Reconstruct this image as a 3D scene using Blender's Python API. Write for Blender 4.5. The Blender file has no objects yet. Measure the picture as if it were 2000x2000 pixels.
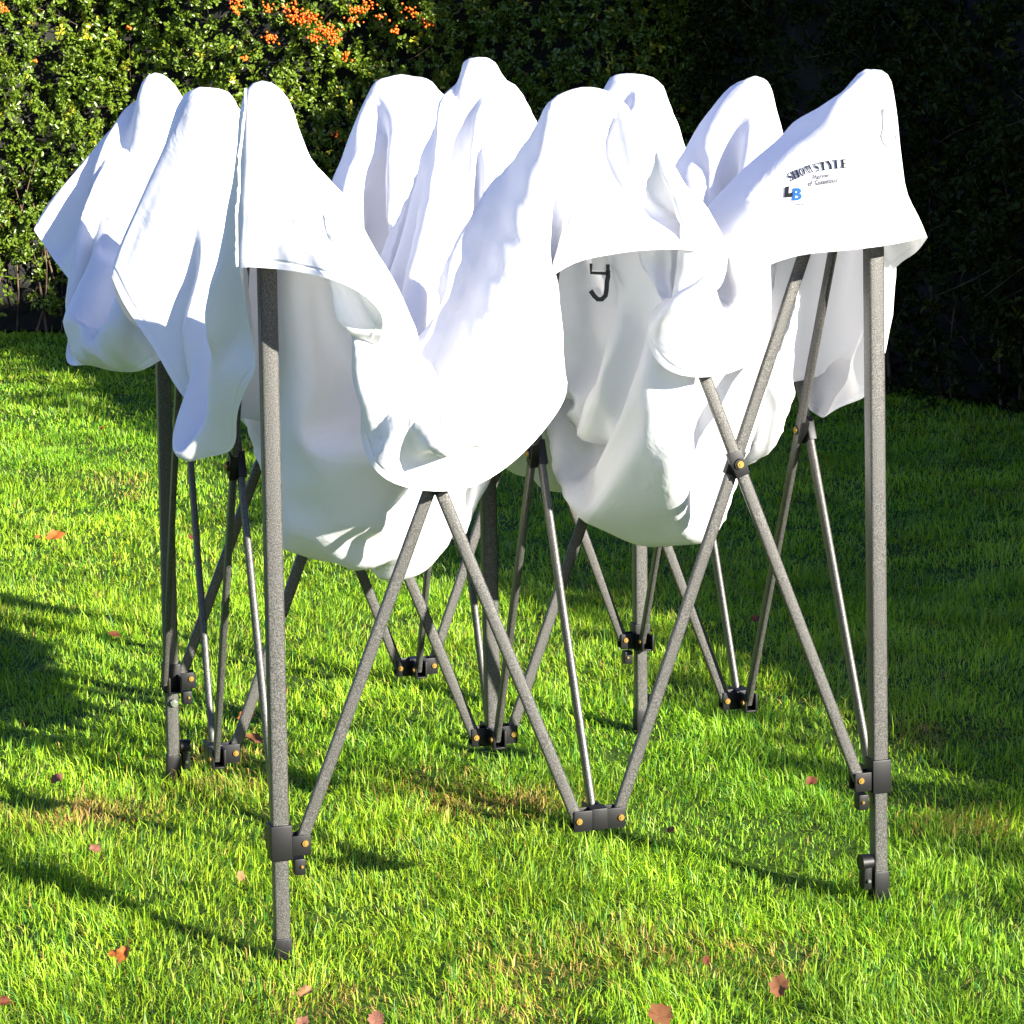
# Half-folded pop-up gazebo standing on a sunlit lawn in front of a berry hedge
import bpy, bmesh, math, random
import numpy as np
from mathutils import Vector, Matrix
from mathutils.bvhtree import BVHTree

random.seed(7)
rng = np.random.default_rng(11)
scene = bpy.context.scene
COL = scene.collection

# ------------------------------------------------------------------ camera
cam_data = bpy.data.cameras.new('camera')
cam = bpy.data.objects.new('camera', cam_data)
COL.objects.link(cam)
cam.location = (-1.4202, -4.5968, 1.4803)
cam.rotation_euler = (1.40054, 0.01123, -0.31064)
cam_data.sensor_width = 36.0
cam_data.lens = 85.227
cam_data.clip_end = 500
scene.camera = cam
CAM = np.array(cam.location)
RC = np.array(cam.rotation_euler.to_matrix())
FPX = cam_data.lens / 36.0 * 2000.0

def ray(x, y):
    """direction through a photograph pixel, per metre of depth"""
    return RC @ np.array([(x - 1000) / FPX, -(y - 1000) / FPX, -1.0])

def on_ground(x, y, z=0.0):
    d = ray(x, y)
    return CAM + d * ((z - CAM[2]) / d[2])

# ------------------------------------------------------------------ sky, sun, exposure
SUN_AZ, SUN_EL = math.radians(-60.0), math.radians(19.5)
sun_dir = Vector((math.cos(SUN_AZ) * math.cos(SUN_EL), math.sin(SUN_AZ) * math.cos(SUN_EL), math.sin(SUN_EL)))
world = bpy.data.worlds.new('World')
scene.world = world
world.use_nodes = True
wn = world.node_tree
wn.nodes.clear()
w_out = wn.nodes.new('ShaderNodeOutputWorld')
w_bg = wn.nodes.new('ShaderNodeBackground')
w_sky = wn.nodes.new('ShaderNodeTexSky')
w_sky.sky_type = 'NISHITA'
w_sky.sun_disc = False
w_sky.sun_elevation = SUN_EL
w_sky.sun_rotation = math.radians(90.0) - SUN_AZ
w_sky.air_density = 1.0
w_sky.dust_density = 0.3
w_sky.ozone_density = 2.0
w_bg.inputs['Strength'].default_value = 0.05
w_tint = wn.nodes.new('ShaderNodeMixRGB')
w_tint.blend_type = 'MULTIPLY'
w_tint.inputs[0].default_value = 1.0
w_tint.inputs[2].default_value = (0.92, 0.91, 1.36, 1)
wn.links.new(w_sky.outputs[0], w_tint.inputs[1])
wn.links.new(w_tint.outputs[0], w_bg.inputs[0])
wn.links.new(w_bg.outputs[0], w_out.inputs[0])
sun_data = bpy.data.lights.new('sun', 'SUN')
sun_data.energy = 5.0
sun_data.angle = math.radians(0.5)
sun_data.color = (1.0, 0.94, 0.84)
sun = bpy.data.objects.new('sun', sun_data)
COL.objects.link(sun)
sun.rotation_euler = sun_dir.to_track_quat('Z', 'Y').to_euler()
sun.location = (6, -10, 8)
vs = scene.view_settings
vs.view_transform = 'Standard'
vs.look = 'None'
vs.gamma = 1.0
vs.use_curve_mapping = False
vs.exposure = 2.0
scene.cycles.max_bounces = 10
scene.cycles.diffuse_bounces = 5
scene.cycles.transmission_bounces = 6

# ------------------------------------------------------------------ helpers
def tag(o, label=None, cat=None, group=None, kind=None):
    if label: o['label'] = label
    if cat: o['category'] = cat
    if group: o['group'] = group
    if kind: o['kind'] = kind
    return o

def empty(name, loc):
    o = bpy.data.objects.new(name, None)
    o.location = loc
    o.empty_display_size = 0.1
    COL.objects.link(o)
    return o

def link_mesh(name, me, mat, parent=None, smooth=False):
    if mat: me.materials.append(mat)
    o = bpy.data.objects.new(name, me)
    COL.objects.link(o)
    if smooth:
        me.polygons.foreach_set('use_smooth', [True] * len(me.polygons))
    if parent is not None:
        o.parent = parent
        off = Vector((0, 0, 0))
        q = parent
        while q is not None:
            off += Vector(q.location)
            q = q.parent
        o.location = -off          # geometry is written in world space
    return o

def from_bm(name, bm, mat, parent=None, smooth=False):
    bmesh.ops.recalc_face_normals(bm, faces=bm.faces)
    me = bpy.data.meshes.new(name)
    bm.to_mesh(me)
    bm.free()
    o = link_mesh(name, me, mat, parent, smooth)
    return o

def bulk(name, verts, faces_by_size, mat, attr=None, parent=None, smooth=False):
    """fast mesh from numpy arrays; faces_by_size = list of (n, k) index arrays"""
    me = bpy.data.meshes.new(name)
    nv = len(verts)
    loops = np.concatenate([f.reshape(-1) for f in faces_by_size]).astype(np.int32)
    sizes = np.concatenate([np.full(len(f), f.shape[1], np.int32) for f in faces_by_size])
    starts = np.concatenate([[0], np.cumsum(sizes)[:-1]]).astype(np.int32)
    me.vertices.add(nv)
    me.vertices.foreach_set('co', np.asarray(verts, np.float32).reshape(-1))
    me.loops.add(len(loops))
    me.loops.foreach_set('vertex_index', loops)
    me.polygons.add(len(sizes))
    me.polygons.foreach_set('loop_start', starts)
    me.update(calc_edges=True)
    if attr is not None:
        ca = me.color_attributes.new('col', 'FLOAT_COLOR', 'POINT')
        ca.data.foreach_set('color', np.c_[attr, np.ones(nv)].astype(np.float32).reshape(-1))
    me.validate()
    return link_mesh(name, me, mat, parent, smooth)

def new_mat(name):
    m = bpy.data.materials.new(name)
    m.use_nodes = True
    nt = m.node_tree
    b = nt.nodes['Principled BSDF']
    return m, nt, b

def add(nt, typ, **kw):
    n = nt.nodes.new(typ)
    for k, v in kw.items():
        setattr(n, k, v)
    return n

def ramp(nt, stops):
    r = nt.nodes.new('ShaderNodeValToRGB')
    e = r.color_ramp.elements
    while len(e) < len(stops): e.new(0.5)
    for el, (p, c) in zip(e, stops):
        el.position = p
        el.color = (*c, 1)
    return r

# ------------------------------------------------------------------ materials
def mat_hammertone():
    m, nt, b = new_mat('hammertone_paint')
    tc = add(nt, 'ShaderNodeTexCoord')
    n1 = add(nt, 'ShaderNodeTexNoise')
    n1.inputs['Scale'].default_value = 500
    n1.inputs['Detail'].default_value = 1.0
    r = ramp(nt, [(0.34, (0.028, 0.0275, 0.025)), (0.52, (0.062, 0.060, 0.054)), (0.70, (0.115, 0.112, 0.102))])
    nt.links.new(tc.outputs['Object'], n1.inputs['Vector'])
    nt.links.new(n1.outputs[0], r.inputs[0])
    nt.links.new(r.outputs[0], b.inputs['Base Color'])
    b.inputs['Metallic'].default_value = 0.25
    b.inputs['Roughness'].default_value = 0.42
    bp = add(nt, 'ShaderNodeBump')
    bp.inputs['Strength'].default_value = 0.35
    bp.inputs['Distance'].default_value = 0.001
    nt.links.new(n1.outputs[0], bp.inputs['Height'])
    nt.links.new(bp.outputs[0], b.inputs['Normal'])
    return m

def mat_plastic():
    m, nt, b = new_mat('black_plastic')
    n = add(nt, 'ShaderNodeTexNoise')
    n.inputs['Scale'].default_value = 60
    n.inputs['Detail'].default_value = 4
    r = ramp(nt, [(0.35, (0.0025, 0.0025, 0.0028)), (0.75, (0.006, 0.006, 0.0066))])
    nt.links.new(n.outputs[0], r.inputs[0])
    nt.links.new(r.outputs[0], b.inputs['Base Color'])
    b.inputs['Roughness'].default_value = 0.48
    b.inputs['Specular IOR Level'].default_value = 0.3
    return m

def mat_simple(name, col, rough=0.5, metal=0.0):
    m, nt, b = new_mat(name)
    b.inputs['Base Color'].default_value = (*col, 1)
    b.inputs['Roughness'].default_value = rough
    b.inputs['Metallic'].default_value = metal
    return m

def mat_cloth():
    m, nt, b = new_mat('white_polyester')
    out = nt.nodes['Material Output']
    b.inputs['Base Color'].default_value = (0.80, 0.80, 0.82, 1)
    b.inputs['Roughness'].default_value = 0.5
    b.inputs['Specular IOR Level'].default_value = 0.25
    tr = add(nt, 'ShaderNodeBsdfTranslucent')
    tr.inputs[0].default_value = (0.86, 0.85, 0.86, 1)
    mx = add(nt, 'ShaderNodeMixShader')
    att = add(nt, 'ShaderNodeAttribute', attribute_name='hem')
    mr = add(nt, 'ShaderNodeMapRange')
    mr.inputs['To Min'].default_value = 0.14
    mr.inputs['To Max'].default_value = 0.10
    nt.links.new(att.outputs['Fac'], mr.inputs['Value'])
    nt.links.new(mr.outputs[0], mx.inputs[0])
    nt.links.new(b.outputs[0], mx.inputs[1])
    nt.links.new(tr.outputs[0], mx.inputs[2])
    nt.links.new(mx.outputs[0], out.inputs[0])
    tc = add(nt, 'ShaderNodeTexCoord')
    n1 = add(nt, 'ShaderNodeTexNoise')
    n1.inputs['Scale'].default_value = 9
    n1.inputs['Detail'].default_value = 3
    n1.inputs['Distortion'].default_value = 1.2
    v = add(nt, 'ShaderNodeTexVoronoi', feature='DISTANCE_TO_EDGE')
    v.inputs['Scale'].default_value = 11
    rr = ramp(nt, [(0.0, (0, 0, 0)), (0.06, (1, 1, 1))])
    wv = add(nt, 'ShaderNodeTexNoise')
    wv.inputs['Scale'].default_value = 5
    dis = add(nt, 'ShaderNodeMixRGB', blend_type='ADD')
    dis.inputs[0].default_value = 0.35
    nt.links.new(tc.outputs['Object'], dis.inputs[1])
    nt.links.new(tc.outputs['Object'], wv.inputs['Vector'])
    nt.links.new(wv.outputs['Color'], dis.inputs[2])
    nt.links.new(dis.outputs[0], v.inputs['Vector'])
    nt.links.new(v.outputs['Distance'], rr.inputs[0])
    nt.links.new(tc.outputs['Object'], n1.inputs['Vector'])
    b1 = add(nt, 'ShaderNodeBump')
    b1.inputs['Strength'].default_value = 0.30
    b1.inputs['Distance'].default_value = 0.012
    nt.links.new(n1.outputs[0], b1.inputs['Height'])
    b2 = add(nt, 'ShaderNodeBump')
    b2.inputs['Strength'].default_value = 0.05
    b2.inputs['Distance'].default_value = 0.003
    nt.links.new(rr.outputs[0], b2.inputs['Height'])
    nt.links.new(b1.outputs[0], b2.inputs['Normal'])
    rg = add(nt, 'ShaderNodeTexNoise', noise_type='RIDGED_MULTIFRACTAL')
    rg.inputs['Scale'].default_value = 5.5
    rg.inputs['Detail'].default_value = 2.5
    rg.inputs['Distortion'].default_value = 0.6
    nt.links.new(tc.outputs['Object'], rg.inputs['Vector'])
    b3 = add(nt, 'ShaderNodeBump')
    b3.inputs['Strength'].default_value = 0.33
    b3.inputs['Distance'].default_value = 0.010
    nt.links.new(rg.outputs[0], b3.inputs['Height'])
    nt.links.new(b2.outputs[0], b3.inputs['Normal'])
    # row of stitching along the hem
    st = ramp(nt, [(0.60, (0, 0, 0)), (0.70, (1, 1, 1)), (0.78, (0, 0, 0))])
    nt.links.new(att.outputs['Fac'], st.inputs[0])
    b4 = add(nt, 'ShaderNodeBump', invert=True)
    b4.inputs['Strength'].default_value = 0.5
    b4.inputs['Distance'].default_value = 0.002
    nt.links.new(st.outputs[0], b4.inputs['Height'])
    nt.links.new(b3.outputs[0], b4.inputs['Normal'])
    nt.links.new(b4.outputs[0], b.inputs['Normal'])
    nt.links.new(b3.outputs[0], tr.inputs['Normal'])
    return m

def mat_foliage(name, transl=0.3, rough=0.4, spec=0.5):
    m, nt, b = new_mat(name)
    out = nt.nodes['Material Output']
    att = add(nt, 'ShaderNodeAttribute', attribute_name='col')
    nt.links.new(att.outputs['Color'], b.inputs['Base Color'])
    b.inputs['Roughness'].default_value = rough
    b.inputs['Specular IOR Level'].default_value = spec
    tr = add(nt, 'ShaderNodeBsdfTranslucent')
    g = add(nt, 'ShaderNodeMixRGB', blend_type='MULTIPLY')
    g.inputs[0].default_value = 1.0
    g.inputs[2].default_value = (1.5, 1.5, 0.6, 1)
    nt.links.new(att.outputs['Color'], g.inputs[1])
    nt.links.new(g.outputs[0], tr.inputs[0])
    mx = add(nt, 'ShaderNodeMixShader')
    mx.inputs[0].default_value = transl
    nt.links.new(b.outputs[0], mx.inputs[1])
    nt.links.new(tr.outputs[0], mx.inputs[2])
    nt.links.new(mx.outputs[0], out.inputs[0])
    return m

def mat_soil():
    m, nt, b = new_mat('lawn_soil')
    n = add(nt, 'ShaderNodeTexNoise')
    n.inputs['Scale'].default_value = 14
    n.inputs['Detail'].default_value = 8
    r = ramp(nt, [(0.3, (0.024, 0.036, 0.008)), (0.55, (0.038, 0.075, 0.010)), (0.75, (0.075, 0.095, 0.02))])
    tc = add(nt, 'ShaderNodeTexCoord')
    nt.links.new(tc.outputs['Object'], n.inputs['Vector'])
    nt.links.new(n.outputs[0], r.inputs[0])
    nt.links.new(r.outputs[0], b.inputs['Base Color'])
    b.inputs['Roughness'].default_value = 0.9
    b.inputs['Specular IOR Level'].default_value = 0.1
    return m

def mat_bark(name, c1, c2):
    m, nt, b = new_mat(name)
    n = add(nt, 'ShaderNodeTexNoise')
    n.inputs['Scale'].default_value = 40
    n.inputs['Detail'].default_value = 6
    r = ramp(nt, [(0.35, c1), (0.7, c2)])
    nt.links.new(n.outputs[0], r.inputs[0])
    nt.links.new(r.outputs[0], b.inputs['Base Color'])
    b.inputs['Roughness'].default_value = 0.85
    return m

M_TUBE = mat_hammertone()
M_PLAST = mat_plastic()
M_BRASS = mat_simple('brass_bolt', (0.36, 0.22, 0.05), 0.35, 0.7)
M_STEEL = mat_simple('steel_button', (0.5, 0.5, 0.5), 0.25, 0.9)
M_CLOTH = mat_cloth()
M_STRAP = mat_simple('white_webbing', (0.75, 0.75, 0.77), 0.7)
M_HOOKB = mat_simple('black_hook_plastic', (0.012, 0.012, 0.013), 0.35)
M_HOOKW = mat_simple('pale_hook_plastic', (0.20, 0.20, 0.21), 0.4)
M_INK = mat_simple('black_ink', (0.003, 0.003, 0.005), 0.7)
M_INKG = mat_simple('grey_ink', (0.035, 0.035, 0.04), 0.7)
M_INKB = mat_simple('blue_ink', (0.006, 0.10, 0.34), 0.7)
M_GRASS = mat_foliage('grass_blade', 0.38, 0.5, 0.3)
M_LEAF = mat_foliage('hedge_leaf', 0.22, 0.33, 0.5)
M_LEAF2 = mat_foliage('matt_hedge_leaf', 0.15, 0.6, 0.12)
M_SOIL = mat_soil()
M_BARK = mat_bark('hedge_bark', (0.03, 0.02, 0.012), (0.16, 0.10, 0.055))
M_CORE = mat_bark('hedge_shade_core', (0.0022, 0.0026, 0.001), (0.007, 0.007, 0.003))  # near-black, so the added core reads as shade between the leaves
M_BERRY = mat_simple('orange_berry', (0.80, 0.13, 0.006), 0.35)
M_DEAD = mat_foliage('dead_leaf', 0.2, 0.6, 0.3)

# ------------------------------------------------------------------ ground
gm = bmesh.new()
R_ = 120
pts = {}
xs = [-120, -40, -15] + [i * 0.5 for i in range(-12, 29)] + [20, 45, 120]
ys = [-120, -40, -15] + [i * 0.5 for i in range(-12, 29)] + [20, 45, 120]
def ground_z(x, y):
    x = np.asarray(x, float); y = np.asarray(y, float)
    return 0.012 * np.sin(1.3 * x + 0.4) * np.sin(1.1 * y + 1.0) - 0.022
grid = [[gm.verts.new((x, y, float(ground_z(x, y)))) for x in xs] for y in ys]
for j in range(len(ys) - 1):
    for i in range(len(xs) - 1):
        gm.faces.new((grid[j][i], grid[j][i + 1], grid[j + 1][i + 1], grid[j + 1][i]))
lawn = from_bm('lawn_ground', gm, M_SOIL, smooth=True)
tag(lawn, kind='structure', label='dark soil of the lawn under the grass', cat='ground')

# ------------------------------------------------------------------ value noise used for patchiness
def vnoise(p, s, seed=0):
    q = np.asarray(p) * s
    i = np.floor(q).astype(np.int64)
    f = q - i
    f = f * f * (3 - 2 * f)
    out = np.zeros(len(q))
    dim = q.shape[1]
    for c in range(2 ** dim):
        w = np.ones(len(q)); h = np.full(len(q), seed * 374761393, np.int64)
        for d in range(dim):
            b = (c >> d) & 1
            w *= f[:, d] if b else 1 - f[:, d]
            h = (h ^ ((i[:, d] + b) * (668265263 + 2654435 * d))) * 1274126177
            h = h & 0x7fffffffffff
            h = h ^ (h >> 13)
        out += w * ((h % 100003) / 100003.0)
    return out

# ------------------------------------------------------------------ grass blades
fwd = RC @ np.array([0, 0, -1.0]); fwd2 = fwd[:2] / np.linalg.norm(fwd[:2]); right2 = np.array([fwd2[1], -fwd2[0]])
def lawn_points(d0, d1, dens, margin):
    k = 0.5 * 2000 / FPX
    n = int(dens * (k * margin) * (d1 ** 2 - d0 ** 2))
    d = np.sqrt(rng.uniform(d0 ** 2, d1 ** 2, n))
    l = rng.uniform(-1, 1, n) * d * k * margin
    return CAM[:2] + d[:, None] * fwd2 + l[:, None] * right2

def hedge_side(p):   # keep blades out of the hedges
    return (p[:, 0] < 4.25) & (((p[:, 0] - 0.18) * 0.42 + (p[:, 1] - 11.18) * 0.92) < 0.25)

STRAW = [on_ground(x, y) for x, y in ((1040, 1875), (465, 1460), (225, 1570), (460, 1520), (130, 1570), (1240, 1830), (1060, 1560), (820, 1520), (1800, 1430), (640, 1940), (1500, 1850), (900, 1560), (1010, 1960), (1880, 1600), (230, 930), (260, 960))]
def blades(zones):
    V = []; Q = []; T = []; Cc = []; base = 0
    for d0, d1, dens, width, length, margin in zones:
        if margin:
            p = lawn_points(d0, d1, dens, margin)
        else:           # the rest of the lawn, outside the view, more thinly sown
            n = int(dens * 13.2 * 19.0)
            p = np.c_[rng.uniform(-9.0, 4.2, n), rng.uniform(-6.5, 12.5, n)]
            r_ = p - CAM[:2]; dd = r_ @ fwd2; ll = np.abs(r_ @ right2)
            p = p[~((dd > 3.2) & (dd < 17) & (ll < dd * 0.5 * 2000 / FPX * 1.22))]
        p = p[hedge_side(p)]
        n = len(p)
        cl = vnoise(p, 7.0, 1); cl2 = vnoise(p, 1.6, 2); fine = vnoise(p, 22.0, 3)
        keep = rng.uniform(0, 1, n) < 0.45 + 0.75 * cl
        p = p[keep]; cl = cl[keep]; cl2 = cl2[keep]; fine = fine[keep]; n = len(p)
        L = length * (0.45 + 0.75 * cl ** 1.2 + 0.25 * cl2) * rng.uniform(0.55, 1.35, n)
        longb = rng.uniform(0, 1, n) < 0.012
        L[longb] *= 1.9
        az = rng.uniform(0, 2 * np.pi, n)
        swirl = 2 * np.pi * vnoise(p, 3.1, 5) * 2
        az = np.where(rng.uniform(0, 1, n) < 0.5, swirl + rng.normal(0, 0.6, n), az)
        lean = np.abs(rng.normal(0.85, 0.5, n)) + 0.25 * (fine - .5)
        dirh = np.c_[np.cos(az), np.sin(az)]
        side = np.c_[-np.sin(az), np.cos(az)]
        tw = rng.normal(0, 0.7, n)
        side = side * np.cos(tw)[:, None] + dirh * np.sin(tw)[:, None]
        w = width * rng.uniform(0.6, 1.3, n) * np.where(rng.uniform(0, 1, n) < .07, 1.7, 1)
        z0 = ground_z(p[:, 0], p[:, 1]) - 0.004
        d = np.linalg.norm(p - CAM[:2], axis=1)
        h1 = np.sin(lean * 0.6) * L * 0.5; v1 = np.cos(lean * 0.6) * L * 0.5
        h2 = h1 + np.sin(np.minimum(lean * 1.7, 1.9)) * L * 0.5; v2 = v1 + np.cos(np.minimum(lean * 1.7, 1.9)) * L * 0.5
        v2 = np.maximum(v2, 0.006)
        a = np.zeros((n, 5, 3))
        a[:, 0, :2] = p - side * w[:, None] * 0.5; a[:, 1, :2] = p + side * w[:, None] * 0.5
        a[:, 0, 2] = a[:, 1, 2] = z0
        m = p + dirh * h1[:, None]
        a[:, 2, :2] = m + side * w[:, None] * 0.42; a[:, 3, :2] = m - side * w[:, None] * 0.42
        a[:, 2, 2] = a[:, 3, 2] = z0 + v1
        a[:, 4, :2] = p + dirh * h2[:, None]; a[:, 4, 2] = z0 + v2
        # blade colours
        g1 = np.array([0.125, 0.315, 0.013]); g2 = np.array([0.380, 0.520, 0.026]); g3 = np.array([0.045, 0.160, 0.014]); st = np.array([0.42, 0.29, 0.08])
        t = np.clip(0.55 * cl2 + 0.45 * rng.uniform(0, 1, n) + rng.normal(0, .12, n), 0, 1)[:, None]
        c = g1 * (1 - t) + g2 * t
        c = c * (0.72 + 0.56 * vnoise(p, 4.3, 8))[:, None]
        dk = rng.uniform(0, 1, n) < 0.22
        c[dk] = g3 * rng.uniform(0.8, 1.4, (dk.sum(), 1))
        pale = rng.uniform(0, 1, n) < 0.07
        c[pale] = np.array([0.30, 0.42, 0.09])
        ps = 0.010 + 0.03 * (cl2 > .62)
        for s_ in STRAW:
            r2 = ((p - s_[:2]) ** 2).sum(1)
            ps = ps + 0.60 * np.exp(-r2 / (2 * 0.075 ** 2)) * (0.3 + fine)
        isst = rng.uniform(0, 1, n) < ps
        c[isst] = st * rng.uniform(0.5, 1.3, (isst.sum(), 1)) * np.array([1, 1, 1])
        a[isst, 4, 2] = z0[isst] + 0.4 * v2[isst] + .012
        V.append(a.reshape(-1, 3)); Cc.append(np.repeat(c, 5, 0))
        i0 = base + np.arange(n)[:, None] * 5
        Q.append(i0 + np.array([0, 1, 2, 3])); T.append(i0 + np.array([3, 2, 4]))
        base += 5 * n
    return np.concatenate(V), np.concatenate(Q), np.concatenate(T), np.concatenate(Cc)

ZONES = [(3.2, 5.2, 32000, 0.0021, 0.040, 1.3), (5.2, 7.5, 19000, 0.0027, 0.037, 1.25), (7.5, 11.0, 9500, 0.0040, 0.036, 1.22), (11.0, 17.0, 4200, 0.0068, 0.038, 1.2), (0, 0, 1500, 0.0075, 0.045, 0)]
gv, gq, gt, gc = blades(ZONES)
grass = bulk('grass', gv, [gq, gt], M_GRASS, gc)
tag(grass, 'short bright green grass with straw coloured bits covering the lawn', 'grass', kind='stuff')

# ------------------------------------------------------------------ hedges
def leaf_mesh(p, axis, nrm, L, W, col):
    """folded diamond leaves, 4 vertices and 2 triangles each"""
    n = len(p)
    axis = axis / np.linalg.norm(axis, axis=1)[:, None]
    nrm = nrm - (nrm * axis).sum(1)[:, None] * axis
    nrm /= np.linalg.norm(nrm, axis=1)[:, None] + 1e-9
    sd = np.cross(axis, nrm)
    a = np.zeros((n, 6, 3))
    a[:, 0] = p
    a[:, 1] = p + axis * (L * .32)[:, None] + sd * (W * .46)[:, None] + nrm * (W * .16)[:, None]
    a[:, 2] = p + axis * (L * .72)[:, None] + sd * (W * .42)[:, None] + nrm * (W * .14)[:, None]
    a[:, 3] = p + axis * L[:, None] - nrm * (L * .08)[:, None]
    a[:, 4] = p + axis * (L * .72)[:, None] - sd * (W * .42)[:, None] + nrm * (W * .14)[:, None]
    a[:, 5] = p + axis * (L * .32)[:, None] - sd * (W * .46)[:, None] + nrm * (W * .16)[:, None]
    i0 = np.arange(n)[:, None] * 6
    q = np.concatenate([i0 + np.array([0, 1, 2, 3]), i0 + np.array([0, 3, 4, 5])])
    return a.reshape(-1, 3), q, np.repeat(col, 6, 0)

def unit(v): return v / (np.linalg.norm(v, axis=1)[:, None] + 1e-9)

def hedge(name, label, P0, P1, inward, height, thick, shoots, leafL, bare, per=20, zmin=0.12, seed=1, bright=1.0, leaf_mat=None):
    """clipped shrub hedge from P0 to P1 (plan), its face on that line, body on the inward side"""
    root = empty(name, (*P0, 0)); tag(root, label, 'hedge')
    P0 = np.array(P0); P1 = np.array(P1); along = (P1 - P0); LEN = np.linalg.norm(along); along /= LEN
    inward = np.array(inward) / np.linalg.norm(inward)
    def surf(u, v):
        """u metres along, v metres up -> point of the uneven face"""
        p2 = np.c_[u, v]
        b = 0.34 * (vnoise(p2, 0.9, seed) - .5) + 0.32 * (vnoise(p2, 2.6, seed + 1) - .5)
        H = height(P0[1] + along[1] * u if abs(along[1]) > .9 else u)
        b = b + 0.45 * np.clip((v / H - 0.82) / 0.18, 0, 1) ** 2 + bare * 0.35 * np.clip(1 - v / 0.55, 0, 1)
        xy = P0 + along * u[:, None] + inward * b[:, None]
        return np.c_[xy, v], H
    # leafy shoots
    u, dens = shoots(LEN)
    v = rng.uniform(0, 1, len(u))
    _, H = surf(u, v)
    v = zmin + (H - zmin) * v
    keep = rng.uniform(0, 1, len(u)) < (0.35 + 0.8 * vnoise(np.c_[u, v], 3.5, seed + 3)) * np.where(v < 0.5, 1 - bare * 0.75, 1)
    u = u[keep]; v = v[keep]
    s, H = surf(u, v)
    n = len(u)
    depth = np.abs(rng.normal(0, 0.16, n)) - 0.05
    out3 = np.r_[-inward, 0.0]
    s = s + np.c_[inward * depth[:, None], np.zeros(n)]
    dirs = unit(out3 * 0.75 + np.array([0, 0, 0.35]) + rng.normal(0, 0.6, (n, 3)))
    sl = rng.uniform(0.06, 0.17, n)
    k = per
    t = (np.arange(k) + .5) / k
    P = s[:, None, :] + dirs[:, None, :] * (t[None, :, None] - .35) * sl[:, None, None]
    ax = unit((dirs[:, None, :] * 0.55 + rng.normal(0, 0.65, (n, k, 3))).reshape(-1, 3))
    P = P.reshape(-1, 3) + rng.normal(0, 0.008, (n * k, 3))
    N = unit(rng.normal(0, 0.55, (n * k, 3)) + out3 * 0.5 + np.array([0, 0, 0.55]))
    L = leafL * rng.uniform(0.6, 1.25, n * k); W = L * rng.uniform(0.42, 0.6, n * k)
    hue = np.repeat(vnoise(s, 2.2, seed + 7), k)
    r = rng.uniform(0, 1, n * k)
    c1 = np.array([0.070, 0.120, 0.012]); c2 = np.array([0.165, 0.245, 0.018]); c3 = np.array([0.42, 0.40, 0.03]); c4 = np.array([0.10, 0.05, 0.015])
    w_ = np.clip(0.15 + 0.6 * hue + 0.35 * (r - .5), 0, 1)[:, None]
    col = c1 * (1 - w_) + c2 * w_
    yl = np.repeat(rng.uniform(0, 1, n) < 0.03, k) & (rng.uniform(0, 1, n * k) < .7) | (rng.uniform(0, 1, n * k) < 0.015)
    col[yl] = c3 * rng.uniform(0.7, 1.3, (yl.sum(), 1))
    br = rng.uniform(0, 1, n * k) < 0.012
    col[br] = c4
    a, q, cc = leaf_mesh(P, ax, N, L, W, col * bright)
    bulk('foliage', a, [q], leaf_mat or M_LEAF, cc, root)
    # opaque dark core added behind the leaves to block light
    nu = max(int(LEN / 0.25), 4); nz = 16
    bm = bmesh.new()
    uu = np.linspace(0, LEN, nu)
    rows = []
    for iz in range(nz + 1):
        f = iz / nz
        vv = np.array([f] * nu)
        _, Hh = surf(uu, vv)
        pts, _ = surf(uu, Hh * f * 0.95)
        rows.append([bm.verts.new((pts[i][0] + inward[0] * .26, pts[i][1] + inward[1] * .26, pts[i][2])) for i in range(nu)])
    back = []
    for f in (0.95, 0.0):
        _, Hh = surf(uu, np.array([0.5] * nu))
        back.append([bm.verts.new((P0[0] + along[0] * uu[i] + inward[0] * thick, P0[1] + along[1] * uu[i] + inward[1] * thick, Hh[i] * f)) for i in range(nu)])
    rows += back
    for j in range(len(rows) - 1):
        for i in range(nu - 1):
            bm.faces.new((rows[j][i], rows[j][i + 1], rows[j + 1][i + 1], rows[j + 1][i]))
    for i in (0, nu - 1):
        bm.faces.new([r_[i] for r_ in rows])
    from_bm('shade_core', bm, M_CORE, root)
    # bare stems showing at the foot and through the leaves
    bm = bmesh.new()
    nst = int(LEN * 9)
    for _ in range(nst):
        u0 = random.uniform(0, LEN); h = random.uniform(0.5, 1.5)
        pp, _h = surf(np.array([u0]), np.array([0.05]))
        a0 = Vector(pp[0]) + Vector((*inward, 0)) * random.uniform(0.06, 0.2)
        a0.z = 0.0
        b0 = a0 + Vector((*along, 0)) * random.gauss(0, 0.22) + Vector((*(-inward), 0)) * random.uniform(-.05, 0.15) + Vector((0, 0, h))
        tube(bm, a0, (a0 + b0) / 2 + Vector((random.gauss(0, .05), random.gauss(0, .05), 0)), b0, random.uniform(0.005, 0.012))
    for _ in range(int(LEN * 26)):
        u0 = random.uniform(0, LEN); z0 = random.uniform(0.15, 2.2)
        pp, _h = surf(np.array([u0]), np.array([z0]))
        a0 = Vector(pp[0]) + Vector((*inward, 0)) * 0.12
        d = Vector((*(-inward), 0)) * random.uniform(0.2, 1) + Vector((*along, 0)) * random.gauss(0, .8) + Vector((0, 0, random.gauss(0.4, .6)))
        d.normalize()
        b0 = a0 + d * random.uniform(0.15, 0.42)
        tube(bm, a0, (a0 + b0) / 2 + Vector((0, 0, random.gauss(0, .02))), b0, random.uniform(0.002, 0.0045), 4)
    from_bm('stems', bm, M_BARK, root, smooth=True)
    return root, surf

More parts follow.
